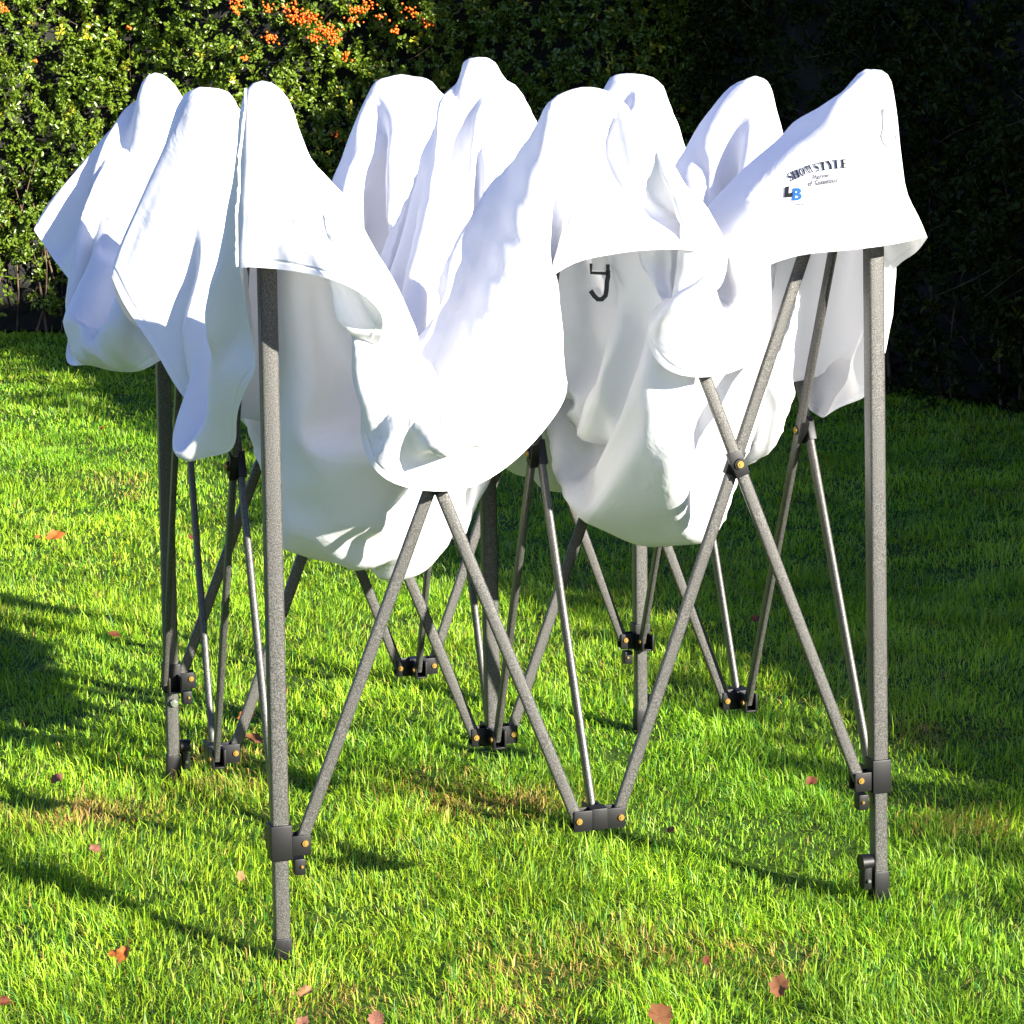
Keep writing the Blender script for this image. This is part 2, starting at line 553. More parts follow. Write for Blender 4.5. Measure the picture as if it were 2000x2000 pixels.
def tube(bm, a, m, b, r, sides=6):
    prev = None
    for i in range(5):
        t = i / 4
        p = a * (1 - t) ** 2 + m * 2 * t * (1 - t) + b * t * t
        d = ((m - a) * (1 - t) + (b - m) * t).normalized()
        x = d.orthogonal().normalized(); y = d.cross(x)
        rr = r * (1 - 0.6 * t)
        ring = [bm.verts.new(p + (x * math.cos(2 * math.pi * k / sides) + y * math.sin(2 * math.pi * k / sides)) * rr) for k in range(sides)]
        if prev:
            for k in range(sides):
                bm.faces.new((prev[k], prev[(k + 1) % sides], ring[(k + 1) % sides], ring[k]))
        prev = ring

# back hedge, its face through the two base points read from the lawn edge
HB0 = np.array([0.18, 11.18]); HB_DIR = np.array([0.909, -0.416]); HB_DIR /= np.linalg.norm(HB_DIR)
B0 = HB0 - HB_DIR * 6.0; B1 = HB0 + HB_DIR * 5.3
def shoots_back(LEN):
    u1 = rng.uniform(2.8, LEN, int((LEN - 2.8) * 2.6 * 560))
    u2 = rng.uniform(0, 2.8, int(2.8 * 2.6 * 160))
    return np.r_[u1, u2], 1
hedge_b, surf_b = hedge('berry_hedge', 'sunlit green hedge with orange berries along the back of the lawn', tuple(B0), tuple(B1), (0.416, 0.909),
                        lambda u: 2.75 + 0.2 * np.sin(u * 1.3), 1.3, shoots_back, 0.034, 0.7, per=26, seed=3)
# side hedge, shading the right of the lawn; its height follows the edge of its shadow
HY = [-9.5, -7.5, -6.3, -5.5, -4.3, -3.7, -3.1, -2.1, 1.2, 3.6, 6.5, 7.0, 10.0]
HH = [2.5, 2.5, 2.58, 2.70, 2.60, 2.75, 2.90, 2.82, 3.15, 3.30, 3.05, 3.5, 3.5]
def shoots_side(LEN):
    u1 = rng.uniform(12.5, LEN, int((LEN - 12.5) * 2.6 * 380))
    u2 = rng.uniform(0, 12.5, int(12.5 * 2.4 * 130))
    return np.r_[u1, u2], 1
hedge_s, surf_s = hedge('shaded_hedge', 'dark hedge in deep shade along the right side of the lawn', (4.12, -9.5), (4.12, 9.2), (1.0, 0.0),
                        lambda y: np.interp(y, HY, HH), 1.0, shoots_side, 0.042, 0.1, per=20, zmin=0.0, seed=9, bright=0.16, leaf_mat=M_LEAF2)  # leaf colours darkened here to paint in deeper shade on this hedge

# berry clusters
def berry_cluster(cx, cy, r, n, parent):
    d = ray(cx, cy)
    t = ((HB0[0] - CAM[0]) * 0.416 + (HB0[1] - CAM[1]) * 0.909) / (d[0] * 0.416 + d[1] * 0.909)
    c = CAM + d * (t - 0.14)
    bm = bmesh.new()
    for i in range(n):
        o = Vector((random.gauss(0, r * .75), random.gauss(0, r * .3), random.gauss(0, r * .5)))
        bmesh.ops.create_icosphere(bm, subdivisions=1, radius=random.uniform(0.0062, 0.0092), matrix=Matrix.Translation(Vector(c) + o))
    from_bm('berry_cluster', bm, M_BERRY, parent, smooth=True)
for cx, cy, r, n in ((462, 8, .035, 26), (459, 23, .02, 14), (524, 15, .03, 18), (568, 18, .04, 22), (574, 33, .03, 26), (592, 36, .045, 46), (612, 30, .03, 22), (640, 60, .05, 60), (652, 76, .03, 24), (615, 76, .028, 22), (526, 74, .03, 28), (478, 114, .016, 10), (5, 16, .03, 20), (252, 54, .01, 5),
                     (700, 18, .04, 26), (716, 8, .03, 18), (690, 38, .03, 14), (745, 30, .03, 12), (800, 22, .04, 18), (835, 45, .03, 14), (770, 58, .03, 12), (655, 262, .015, 6), (675, 108, .03, 14), (70, 118, .008, 4)):
    berry_cluster(cx, cy, r, n, hedge_b)

# ------------------------------------------------------------------ gazebo
TOP = {'00': (-0.5679, -0.5922, 1.4966), '10': (-0.0139, -0.6263, 1.4858), '20': (0.5164, -0.6489, 1.4963), '01': (-0.5679, 0.0038, 1.4965), '11': (-0.0119, -0.0019, 1.5164), '21': (0.5349, -0.0132, 1.4893), '02': (-0.5454, 0.5953, 1.5112), '12': (0.0064, 0.6096, 1.505), '22': (0.5516, 0.6264, 1.5011)}
LOW = {'10': (0.0003, -0.6289, 0.1965), '01': (-0.5748, 0.0076, 0.2051), '11': (-0.0031, -0.0086, 0.1949), '21': (0.547, -0.0109, 0.2235), '12': (0.0052, 0.6091, 0.2001), '00': (-0.576, -0.593, 0.1978), '20': (0.5422, -0.6553, 0.2267), '02': (-0.5729, 0.6021, 0.2198), '22': (0.5529, 0.6256, 0.2188)}
FOOT = {'00': (-0.576, -0.589, 0.0), '20': (0.5484, -0.6585, 0.0), '02': (-0.5598, 0.5979, 0.0), '22': (0.5594, 0.6237, 0.0)}
TOP = {k: Vector((x, y, z - 0.035)) for k, (x, y, z) in TOP.items()}
LOW = {k: Vector(v) for k, v in LOW.items()}
FOOT = {k: Vector((x, y, -0.012)) for k, (x, y, z) in FOOT.items()}
gaz = empty('folding_gazebo', (0, 0, 0))
tag(gaz, 'half-folded pop-up gazebo with white cloth draped over its dark grey scissor frame', 'gazebo')

def frame_axes(P, Q, nrm):
    z = (Q - P).normalized()
    y = (nrm - z * nrm.dot(z)).normalized()
    x = y.cross(z)
    return x, y, z

def rect_tube(P, Q, w, t, nrm, r=0.004, seg=3):
    """rounded rectangular tube from P to Q; w across, t along nrm"""
    x, y, z = frame_axes(P, Q, nrm)
    bm = bmesh.new()
    prof = []
    for cx, cy, a0 in ((w / 2 - r, t / 2 - r, 0), (-w / 2 + r, t / 2 - r, 90), (-w / 2 + r, -t / 2 + r, 180), (w / 2 - r, -t / 2 + r, 270)):
        for k in range(seg + 1):
            a = math.radians(a0 + 90 * k / seg)
            prof.append((cx + r * math.cos(a), cy + r * math.sin(a)))
    rings = []
    for p in (P, Q):
        rings.append([bm.verts.new(p + x * a + y * b) for a, b in prof])
    n = len(prof)
    for k in range(n):
        bm.faces.new((rings[0][k], rings[0][(k + 1) % n], rings[1][(k + 1) % n], rings[1][k]))
    bm.faces.new(rings[0][::-1]); bm.faces.new(rings[1])
    return bm

def box_bm(bm, c, ax, ay, az, sx, sy, sz, bev=0.003):
    """bevelled box added to bm"""
    m = Matrix((ax, ay, az)).transposed().to_4x4()
    m.translation = c
    r = bmesh.ops.create_cube(bm, size=1.0, matrix=m @ Matrix.Diagonal((sx, sy, sz, 1)))
    es = list({e for v in r['verts'] for e in v.link_edges})
    if bev: bmesh.ops.bevel(bm, geom=es, offset=bev, segments=2, affect='EDGES', profile=0.6)

def disc_bm(bm, c, axis, r, h, seg=18):
    q = Vector((0, 0, 1)).rotation_difference(axis).to_matrix().to_4x4()
    q.translation = c
    r_ = bmesh.ops.create_cone(bm, cap_ends=True, segments=seg, radius1=r, radius2=r * .9, depth=h, matrix=q)

def autosmooth(o, ang=35):
    me = o.data
    me.polygons.foreach_set('use_smooth', [True] * len(me.polygons))
    bm = bmesh.new(); bm.from_mesh(me)
    for e in bm.edges:
        if len(e.link_faces) == 2 and e.calc_face_angle(0) > math.radians(ang): e.smooth = False
    bm.to_mesh(me); bm.free()

X = Vector((1, 0, 0)); Yv = Vector((0, 1, 0)); Zv = Vector((0, 0, 1))
def bolt(c, axis, parent, r=0.0062, mat=None):
    bm = bmesh.new()
    disc_bm(bm, c, axis, r, 0.004)
    disc_bm(bm, c + axis * 0.002, axis, r * .55, 0.003, 6)
    return from_bm('bolt', bm, mat or M_BRASS, parent)

# legs with foot, sliding bracket and foot lever
lean = {}
for k in ('00', '20', '02', '22'):
    P, Q = FOOT[k], TOP[k]
    d = (Q - P).normalized()
    sx = 1 if k[0] == '0' else -1      # towards the inside of the frame
    sy = 1 if k[1] == '0' else -1
    zs = LOW[k].z
    at = lambda z: P + d * ((z - P.z) / d.z)
    leg = from_bm('leg', rect_tube(at(zs - 0.028), Q, 0.030, 0.030, Yv, 0.004), M_TUBE, gaz); autosmooth(leg)
    o = from_bm('inner_tube', rect_tube(at(0.03 if k != '00' else 0.012), at(zs - 0.02), 0.0265, 0.0265, Yv, 0.0035), M_TUBE, leg); autosmooth(o)
    bm = bmesh.new()
    box_bm(bm, at(0.020 if k != '00' else 0.008), X, Yv, d, 0.031, 0.031, 0.056 if k != '00' else 0.04, 0.004)
    autosmooth(from_bm('foot', bm, M_PLAST, leg))
    bm = bmesh.new()
    box_bm(bm, at(zs + 0.004), X, Yv, d, 0.038, 0.038, 0.064, 0.003)
    c = at(zs)
    for ax, off_, nr in ((X, sx, Yv), (Yv, sy, X)):
        for s_ in (-1, 1):
            box_bm(bm, c + ax * off_ * 0.036 + nr * s_ * 0.0125 + Vector((0, 0, -0.004)), ax, nr, Zv, 0.034, 0.005, 0.036, 0.002)
        box_bm(bm, c + ax * off_ * 0.034 + Vector((0, 0, -0.021)), ax, nr, Zv, 0.03, 0.026, 0.004, 0.001)
    # spring catch under the sleeve
    box_bm(bm, c + X * sx * 0.033 + Vector((0, 0, -0.044)), X, Yv, Zv, 0.020, 0.024, 0.030, 0.003)
    sl = from_bm('slider_bracket', bm, M_PLAST, leg); autosmooth(sl)
    ny = -1 if k in ('00', '20') else 1
    nb = -1
    bolt(c + X * sx * 0.042 + Yv * (-0.0165), -Yv, leg)
    bolt(c + Yv * sy * 0.042 + X * (-0.0165), -X, leg)
    bolt(c + X * sx * 0.036 + Vector((0, -0.0135, -0.043)), -Yv, leg, 0.003)
    if k in ('20', '02', '22'):
        bm = bmesh.new()
        c2 = at(0.05) + X * (-0.027 if k == '20' else 0.027)
        disc_bm(bm, c2 + Vector((0, 0, 0.014)), X, 0.016, 0.022, 24)
        box_bm(bm, c2 + Vector((0, 0, -0.012)), X, Yv, Zv, 0.017, 0.026, 0.050, 0.005)
        lv = from_bm('foot_lever', bm, M_PLAST, leg); autosmooth(lv)
        bolt(c2 + Vector((0, -0.0165, -0.018)), -Yv, leg, 0.0035, M_STEEL)
    if k == '02':
        bolt(c + Vector((0.002, -0.022, -0.05)), -Yv, leg, 0.009, M_STEEL)

# centre post
cp = from_bm('centre_post', rect_tube(LOW['11'] + Vector((0, 0, -0.01)), TOP['11'] + Vector((0, 0, 0.03)), 0.029, 0.029, Yv, 0.004), M_TUBE, gaz); autosmooth(cp)

# scissor bars
segs = [((i, j), (i + 1, j)) for j in range(3) for i in range(2)] + [((i, j), (i, j + 1)) for i in range(3) for j in range(2)]
kk = lambda a: f'{a[0]}{a[1]}'
for A, B in segs:
    alongx = A[1] == B[1]
    ax = X if alongx else Yv
    nr = -Yv if alongx else -X
    if alongx: nr = -Yv
    inset = 0.040
    ps = []
    for lo_end, hi_end, s_, sg in ((A, B, 1, -1), (B, A, -1, 1)):
        P = LOW[kk(lo_end)] + ax * s_ * inset + nr * sg * 0.0
        Q = TOP[kk(hi_end)] - ax * s_ * 0.030
        o_ = nr * (0.0075 * sg)
        P1 = P; Q1 = Q + o_
        M_ = (P + Q) / 2 + o_
        # the bar runs straight from jaw to hub, shifted half its thickness at the pivot
        bar = from_bm('truss_bar', rect_tube(P + o_ * .6, Q + o_, 0.0225, 0.0115, nr, 0.004), M_TUBE, gaz); autosmooth(bar)
        ps.append((P, Q, bar, o_))
    # pivot where the two bars cross
    (P1, Q1, b1, o1), (P2, Q2, b2, o2) = ps
    d1 = Q1 - P1; d2 = Q2 - P2
    u1 = Vector((d1.dot(ax), d1.z)); u2 = Vector((d2.dot(ax), d2.z)); w0 = Vector(((P2 - P1).dot(ax), P2.z - P1.z))
    det = u1.x * (-u2.y) + u2.x * u1.y
    t1 = (w0.x * (-u2.y) + u2.x * w0.y) / det
    C_ = P1 + d1 * t1
    for (P, Q, b, o_), sg in (((P1, Q1, b1, o1), 1), ((P2, Q2, b2, o2), -1)):
        x_, y_, z_ = frame_axes(P, Q, nr)
        bm = bmesh.new()
        box_bm(bm, C_ + o_, x_, y_, z_, 0.027, 0.0155, 0.048, 0.002)
        autosmooth(from_bm('pivot_sleeve', bm, M_PLAST, b))
    bm = bmesh.new(); disc_bm(bm, C_ + nr * 0.0165, nr, 0.0105, 0.005, 20)
    from_bm('pivot_washer', bm, M_PLAST, b2)
    bolt(C_ + nr * 0.020, nr, b2, 0.0068)

# joint blocks at the lower meeting points of the bars
for k in ('10', '01', '11', '21', '12'):
    c = LOW[k]
    i, j = int(k[0]), int(k[1])
    bm = bmesh.new()
    dirs = []
    if i > 0: dirs.append((-X, Yv))
    if i < 2: dirs.append((X, Yv))
    if j > 0: dirs.append((-Yv, X))
    if j < 2: dirs.append((Yv, X))
    box_bm(bm, c, X, Yv, Zv, 0.030, 0.030, 0.040, 0.003)
    for dv, nr in dirs:
        for s_ in (-1, 1):
            box_bm(bm, c + dv * 0.031 + nr * s_ * 0.0115, dv, nr, Zv, 0.036, 0.005, 0.036, 0.002)
        box_bm(bm, c + dv * 0.030 + Vector((0, 0, -0.018)), dv, nr, Zv, 0.036, 0.026, 0.004, 0.001)
    jb = from_bm('joint_block', bm, M_PLAST, gaz); autosmooth(jb)
    for dv, nr in dirs:
        n_ = -nr
        bolt(c + dv * 0.040 + n_ * 0.0155, n_, jb)

# upper hubs under the cloth (caps the cloth rests on)
for k in TOP:
    bm = bmesh.new()
    box_bm(bm, TOP[k] + Vector((0, 0, -0.004)), X, Yv, Zv, 0.048, 0.048, 0.042, 0.008)
    autosmooth(from_bm('top_hub', bm, M_PLAST, gaz))

# ------------------------------------------------------------------ canopy: the settled cloth, 2 x 2 roof bays with a hanging valance
CN, CV = 40, 7
CLOTH = [
-1205,-1278,2993,69,26,20,55,-32,-41,28,-3,-74,23,-14,-66,21,-8,-61,31,-15,-52,36,-5,-55,38,2,-56,31,7,-61,31,7,-61,30,7,-61,29,6,-62,28,6,-62,27,4,
-62,25,3,-63,22,0,-62,24,-6,-59,18,-7,-60,13,-4,-53,16,0,-38,23,-1,-15,18,-15,56,17,10,59,16,-10,77,45,-1,41,4,-1,88,58,-5,31,-1,1,93,59,-6,29,-9,3,
98,61,-1,30,-8,-8,95,52,17,40,3,-23,83,44,14,47,10,-11,78,28,-6,46,14,6,72,54,14,38,68,0,5,68,0,-5,31,-25,-21,50,-29,-25,0,-3,-62,81,-19,-20,-52,-1,
-74,83,-5,-24,-40,-21,-69,79,38,-26,-30,-57,-67,76,44,-18,-23,-43,-73,74,66,1,-14,-35,-83,50,82,-20,15,-39,-68,18,13,-53,22,10,-51,33,-16,0,-1,-16,55,
-27,-7,50,-25,-8,48,-20,-12,47,3,-14,53,24,-14,47,35,-8,38,36,-7,39,38,-12,44,38,-5,37,38,-6,36,41,-9,34,41,-8,33,39,-7,35,33,-5,43,30,3,36,38,2,36,
48,9,21,50,13,12,107,112,48,-5,-86,-29,1,94,20,-1,-26,4,13,32,17,2,-42,-1,-21,-14,-32,-5,-1,-10,-4,7,-7,-2,1,-1,-2,-2,0,5,0,5,2,2,3,0,3,1,-2,3,0,-2,1,
-1,-2,0,-2,0,-2,0,1,-2,-1,-1,3,-2,2,3,3,6,6,5,4,11,8,3,11,11,6,20,-22,-1,-20,3,-1,20,-10,-9,-16,17,12,15,-20,-16,-14,24,17,15,-25,-19,-13,27,20,13,
-28,-21,-16,26,20,21,-25,-18,-26,19,17,29,-17,-11,-27,15,14,-22,-14,-25,14,20,18,-13,-10,11,7,-36,-11,-7,31,-3,2,-6,3,-2,11,-17,-13,-35,15,-7,11,-61,
11,-33,73,-40,-9,-71,-59,-13,76,72,16,-54,-107,-11,54,103,11,-45,16,-19,44,-15,18,-17,-74,-20,12,84,17,15,-108,-9,-31,86,3,3,98,82,0,-11,-9,1,0,1,1,1,
1,1,0,-3,3,0,-1,0,1,2,1,0,-2,1,1,-1,-2,0,3,-1,1,0,-1,6,-6,0,-1,1,-1,-1,0,0,0,0,0,-1,0,1,-1,-1,0,5,-1,0,-47,7,0,0,0,0,0,0,39,112,48,-39,-112,-24,73,86,
5,-16,41,-89,16,27,65,-7,-5,-41,-13,-61,10,0,20,25,-2,11,4,-5,6,1,-2,-4,2,2,-5,4,3,-6,6,8,2,8,6,6,5,3,10,3,-2,8,-1,-4,6,-2,-5,5,-3,-3,5,-3,-3,5,-3,-4,
7,-4,2,6,-3,9,-1,13,13,11,3,15,28,-21,1,-28,7,-3,31,1,-4,-28,2,5,28,-3,-8,-28,3,7,29,-3,-9,-31,5,12,27,-5,-17,-33,7,16,29,-7,-18,-35,8,16,32,-4,-45,
-49,-7,1,21,1,56,-27,-29,2,14,-7,-15,5,29,7,4,-16,-4,-1,-10,29,-62,8,-32,0,-9,-5,-11,-10,-4,-16,-10,6,12,14,-52,44,-30,48,-56,28,32,122,6,-35,-107,-7,
0,-131,-10,6,139,13,-42,-26,-47,44,16,50,-46,-16,-41,41,56,65,-1,68,26,0,-11,-6,0,1,0,0,-1,0,0,1,-1,-1,0,1,2,0,0,-1,0,0,0,-1,0,0,1,0,1,-1,0,-1,1,0,0,
-1,0,1,0,0,-1,0,0,0,0,0,0,1,0,-1,0,1,3,-7,-7,21,-11,2,15,-3,12,-32,-83,-43,-6,68,20,-13,-81,32,16,26,-82,-67,-3,-37,-36,16,61,60,50,1,18,-16,6,-8,-2,
7,-9,-1,4,-6,0,0,-7,3,0,-9,4,-1,-5,11,1,-1,4,2,1,-4,3,5,-6,4,6,-4,3,5,-3,3,3,-1,1,1,0,1,-3,2,0,4,-2,3,6,-2,27,27,12,4,-112,-93,35,19,4,-9,5,-73,-6,
-16,52,12,8,-48,-3,-8,50,6,24,-66,-9,-18,76,4,-2,-28,-2,8,73,-4,-6,-22,1,34,64,-22,5,-18,-5,76,30,-29,20,-42,-46,0,7,8,-19,18,5,-3,-9,0,-7,-10,-10,-1,
-45,7,-6,-2,-11,-4,-3,7,1,9,-3,5,3,1,3,1,11,113,-1,45,-126,7,-58,-46,-134,-9,53,123,11,25,125,26,-27,-135,-26,-3,92,25,5,-92,-26,0,70,33,-2,-36,-7,0,
-63,-34,1,79,59,10,79,4,4,-5,3,-4,-10,5,-10,-2,1,-7,2,-1,-2,4,1,0,4,0,4,5,-1,-4,-3,0,3,-9,2,1,7,0,-2,-2,-1,-1,2,-2,1,-7,0,1,7,2,-1,-2,-1,6,-25,-16,5,
-8,-9,-4,-1,3,5,-28,42,-3,-46,16,16,60,-51,-2,31,-75,-5,-4,-11,6,10,17,15,15,3,-1,2,6,-23,2,4,-18,10,5,-12,-6,-1,-5,-9,0,-7,-6,1,3,4,5,6,6,9,2,9,9,11,
5,9,10,2,9,11,-1,5,6,-1,4,1,2,0,-14,3,-7,-5,2,-31,-30,-23,77,-28,-56,52,165,52,-3,-140,24,-28,52,26,-16,63,-11,-72,4,-4,0,14,-15,-5,-90,32,9,-3,-6,3,
20,1,-9,14,-7,-8,42,-44,-31,-24,19,14,18,-49,-24,-26,-24,-7,22,31,15,-73,49,23,22,-8,-8,10,-9,-3,-3,-14,-7,-11,3,-5,-26,23,-17,6,-35,12,14,-13,8,7,0,
4,1,9,4,-25,33,-23,22,-66,24,74,123,23,-70,-117,-21,-59,2,-42,60,11,42,28,-100,-14,-29,91,13,1,5,10,-3,-25,2,-7,-46,-11,-19,-5,18,-55,-24,18,-59,30,
-3,34,113,-51,110,14,-17,68,-22,5,18,-40,-5,1,-34,2,-37,-73,11,31,43,-2,-22,99,-14,-17,-83,-8,21,28,12,17,-37,15,-10,98,7,-14,-101,-22,16,64,20,-31,
-21,-20,-14,55,16,-3,7,36,-3,5,4,8,-7,-3,1,21,35,0,36,-67,4,-3,-4,28,-2,2,0,-1,2,-2,-7,3,-32,2,-7,-23,49,20,-15,-20,-5,7,-18,-3,-17,-42,-5,17,-17,5,6,
7,3,-36,42,7,4,28,13,13,23,16,17,9,13,18,4,11,26,-2,12,27,-13,1,-39,14,-7,27,0,-8,-2,24,23,-114,-76,-118,154,33,42,-44,20,18,-45,12,63,7,4,-5,43,-12,
-20,-54,-5,-29,57,-16,-22,11,-17,-9,13,-50,-20,-39,64,24,36,-36,-14,-33,-39,-20,27,20,7,-67,62,32,14,-5,-3,29,-37,-28,-2,7,8,-19,-9,4,2,17,-2,-7,13,
-9,11,7,2,-4,-27,4,-5,-21,4,-8,-12,-1,-30,5,-14,47,-11,27,-64,31,-45,60,-22,43,6,-88,-8,-11,81,2,1,92,37,-2,-73,-28,-1,-24,-4,-5,-28,-1,0,-45,1,-5,-6,
-1,3,31,-17,55,39,-39,34,-53,15,-17,1,14,-31,-21,-7,0,6,3,-8,-25,4,20,160,-19,0,-35,0,31,-33,21,-13,5,-4,3,-43,4,-80,127,-5,57,-131,-19,-49,173,69,
-14,-169,-72,18,157,72,43,-86,-12,-32,30,9,-14,3,4,11,-16,-30,6,-2,0,3,42,-62,7,-1,-6,41,-27,-21,-14,15,23,7,-9,10,-5,-38,1,-10,1,-29,-35,96,32,-25,
-22,-6,28,13,3,-63,-62,-18,19,-39,1,56,-33,-1,-40,18,-3,-21,16,-2,-18,36,8,-3,35,14,6,26,18,25,38,32,89,-10,57,36,-20,-67,-54,-88,-92,66,19,80,-25,34,
-13,16,-36,-11,-6,-42,-10,-42,-69,4,-120,124,-33,154,8,25,-13,-23,-4,-12,31,5,8,9,7,-17,23,5,-27,-78,-36,28,19,6,-37,75,38,-34,-14,-3,64,-20,-21,-18,
-49,-22,-57,16,32,35,37,13,13,18,-3,-14,-9,-13,16,-12,-5,-3,-14,0,-2,-20,2,-3,-34,5,-57,-65,-11,67,113,12,-55,-142,-1,43,126,-4,82,60,48,-79,-68,-44,
-49,11,-34,37,-5,27,3,-7,-2,-9,-8,-5,-13,-19,-7,-4,-35,-2,39,23,0,38,7,-8,30,-1,-11,-52,-59,11,-4,1,5,28,2,-2,3,146,-20,1,-30,7,-6,32,6,-18,-118,-8,
53,40,15,-31,75,3,28,-16,-1,-166,50,54,112,-133,-89,-31,168,95,42,-162,-50,-38,102,41,-33,-11,11,41,-16,-31,6,-1,-11,-6,2,0,5,41,-64,10,3,1,7,-11,-7,
1,-1,8,14,-8,6,-13,25,7,-9,-85,-12,39,21,-22,-73,94,29,-7,-22,-7,36,20,6,-67,-43,-15,2,-64,-2,51,-27,0,2,1,1,-5,-1,-3,-18,9,-4,-9,9,-4,11,-26,3,-6,
-12,4,-1,17,-13,93,79,8,16,34,23,-8,-101,-3,-37,-21,3,-70,-26,4,43,160,-43,83,-101,56,-37,50,-31,-18,48,13,37,-57,-15,-113,85,29,66,-103,-47,2,10,4,
-1,78,37,-66,-16,-4,60,13,1,-17,-80,-42,6,107,55,10,-112,-47,-8,20,3,-6,-33,4,25,14,9,-5,31,3,-20,9,3,6,-9,-2,-19,-30,4,121,102,44,-134,-109,-48,108,
137,35,-79,-128,-25,-83,54,-35,82,-35,39,48,-107,-9,-42,97,3,-16,3,-18,-10,13,-5,2,17,-3,12,6,2,9,-34,9,5,-24,8,-20,-68,16,47,-14,-51,44,64,0,1,62,9,
0,-21,7,-43,28,-24,-2,-91,1,43,62,11,-81,91,20,-34,-9,8,-85,-75,6,171,8,-48,-96,108,90,50,-168,-58,29,88,29,-76,6,13,32,9,-4,8,-41,-27,-3,10,-2,8,8,3,
2,34,-65,11,1,0,-1,-4,-1,4,-1,2,16,-2,6,-23,26,14,50,-37,-4,-70,-55,-16,84,47,-11,-102,61,16,9,-12,-3,26,12,4,-49,-15,-9,-16,-80,-6,24,-12,-2,11,-9,0,
11,-6,2,-16,20,-10,7,-27,14,2,-18,22,-1,3,-4,-3,-8,-4,-56,0,47,26,-3,-24,50,-13,-22,85,120,-17,2,-52,23,-17,48,-21,11,-24,16,-1,30,-17,-158,42,24,131,
-49,-38,-38,-26,-5,31,68,28,-73,5,7,18,10,4,38,-57,-33,21,52,25,-84,-112,-27,37,104,26,-4,-38,-15,10,30,4,-23,-5,-3,-20,-6,8,10,-1,5,-16,13,9,56,53,
15,-82,-80,-57,133,68,46,-156,-57,-34,14,16,6,8,-129,-10,7,119,-11,10,41,9,27,-144,-29,18,62,14,-6,14,14,13,15,4,17,16,2,-8,-10,7,-11,12,19,5,42,20,6,
61,11,16,-24,-33,1,-90,-60,30,-22,8,53,-44,37,-30,130,11,-160,-34,-13,26,-8,1,29,3,-6,35,28,20,-45,20,25,84,-118,-34,-17,4,0,-28,65,30,-27,-5,-1,63,
-59,-27,-25,38,9,-12,-8,-17,-11,-7,-2,2,32,-65,4,-1,-2,-1,-1,1,6,2,3,18,3,6,1,0,3,-59,29,13,86,-86,-15,-58,-15,-7,70,79,-3,-101,19,3,17,-2,0,18,7,2,
-35,0,-3,-27,-95,-8,-5,33,7,4,-7,-17,41,-94,68,-4,3,23,0,0,5,-1,-3,10,-7,-2,13,66,7,-86,37,65,-37,-83,119,25,19,-32,-10,-23,13,8,-24,6,13,54,-17,-27,
-111,-46,20,138,37,-16,-28,-58,-15,30,41,15,-57,37,22,-18,-10,-4,67,-13,-9,5,-13,-11,-108,-57,-1,107,43,-5,-56,17,19,11,17,11,-1,14,-3,-6,-13,4,14,2,
-3,16,2,-1,34,6,9,-82,-11,-33,76,39,46,-55,-23,-42,96,-51,-10,-90,68,15,-13,10,0,-51,-89,-31,6,5,0,27,81,17,-25,-137,-33,48,53,20,49,2,9,-10,20,-7,
-13,7,1,-4,19,-8,13,-54,-31,5,-3,1,-5,-6,3,22,55,25,-23,13,3,-2,12,0,-99,-77,-10,69,80,27,-15,-9,1,-35,-10,10,77,16,-9,33,-56,29,-58,-36,-24,52,39,20,
-78,21,8,27,11,4,-9,-38,-36,10,10,7,8,-6,-1,4,1,-2,1,30,-66,1,-1,0,-1,1,0,4,3,2,12,13,8,13,-56,-13,-36,71,28,45,5,12,-14,-99,-36,0,-1,6,23,99,-4,-77,
-10,-3,19,5,2,15,3,1,-26,12,-1,-22,-128,-22,36,-50,53,-3,32,-33,3,13,-15,2,15,-9,3,22,-10,3,24,-5,-2,43,14,-33,27,32,58,-18,-15,-74,15,33,21,7,-13,85,
-76,-38,-140,23,35,101,46,-10,12,-56,-17,1,4,1,-19,55,29,-45,-15,-4,51,11,4,24,-36,-22,-96,-43,-5,97,9,-10,-80,76,46,61,-29,-26,-21,-38,-12,-1,6,6,48,
27,14,-9,1,-3,14,4,6,-29,-2,-19,-34,23,10,-30,-45,-26,33,55,28,7,3,-2,10,-7,-7,-32,5,1,45,21,11,-68,-31,-22,-13,-29,-14,49,58,14,39,-77,-36,-31,26,1,
42,-16,8,-37,16,1,30,-17,-5,-6,-5,-2,-2,-4,0,3,2,0,-16,48,19,-12,2,2,-45,-7,7,17,14,9,14,-3,1,21,-1,3,-2,4,-6,29,-31,46,-9,-46,-33,-9,-6,0,9,52,24,7,
-2,1,-37,3,-8,13,-21,-21,-10,-8,-3,-7,7,4,-4,-5,-2,0,28,-66,-1,0,-1,0,1,1,2,4,2,5,10,5,19,-28,-5,11,35,24,-83,-7,-11,119,-11,17,-65,-64,-34,43,14,18,
-30,92,-14,-44,-22,-4,21,9,4,12,0,0,37,23,22,-54,-36,-48,3,-5,4,0,2,3,0,3,2,0,-3,1,0,4,4,-6,14,12,-14,3,9,-38,1,18,75,-4,-38,37,-92,-18,-93,91,32,37,
4,-3,35,-30,-12,-6,-23,-9,9,44,20,-58,6,9,22,7,2,48,-22,-13,-82,-58,-16,66,-7,-13,-56,116,69,61,-79,-54,-9,11,8,-32,-5,-1,-4,-18,-5,-4,5,-6,65,35,20,
-71,-7,-16,40,8,6,-15,15,5,-30,-16,-10,0,12,5,24,17,5,33,-30,-23,-43,35,22,14,5,2,-12,4,0,3,3,-1,3,4,5,-17,-12,-22,44,-57,-32,-48,29,9,52,-15,-4,6,
-16,-2,-3,-2,-1,1,3,2,10,28,7,-56,20,15,-23,-6,6,-28,-27,0,46,40,9,43,-7,-2,-42,1,-7,45,-19,53,21,-26,-21,-57,-41,-21,48,20,13,-5,36,13,-78,-26,-9,60,
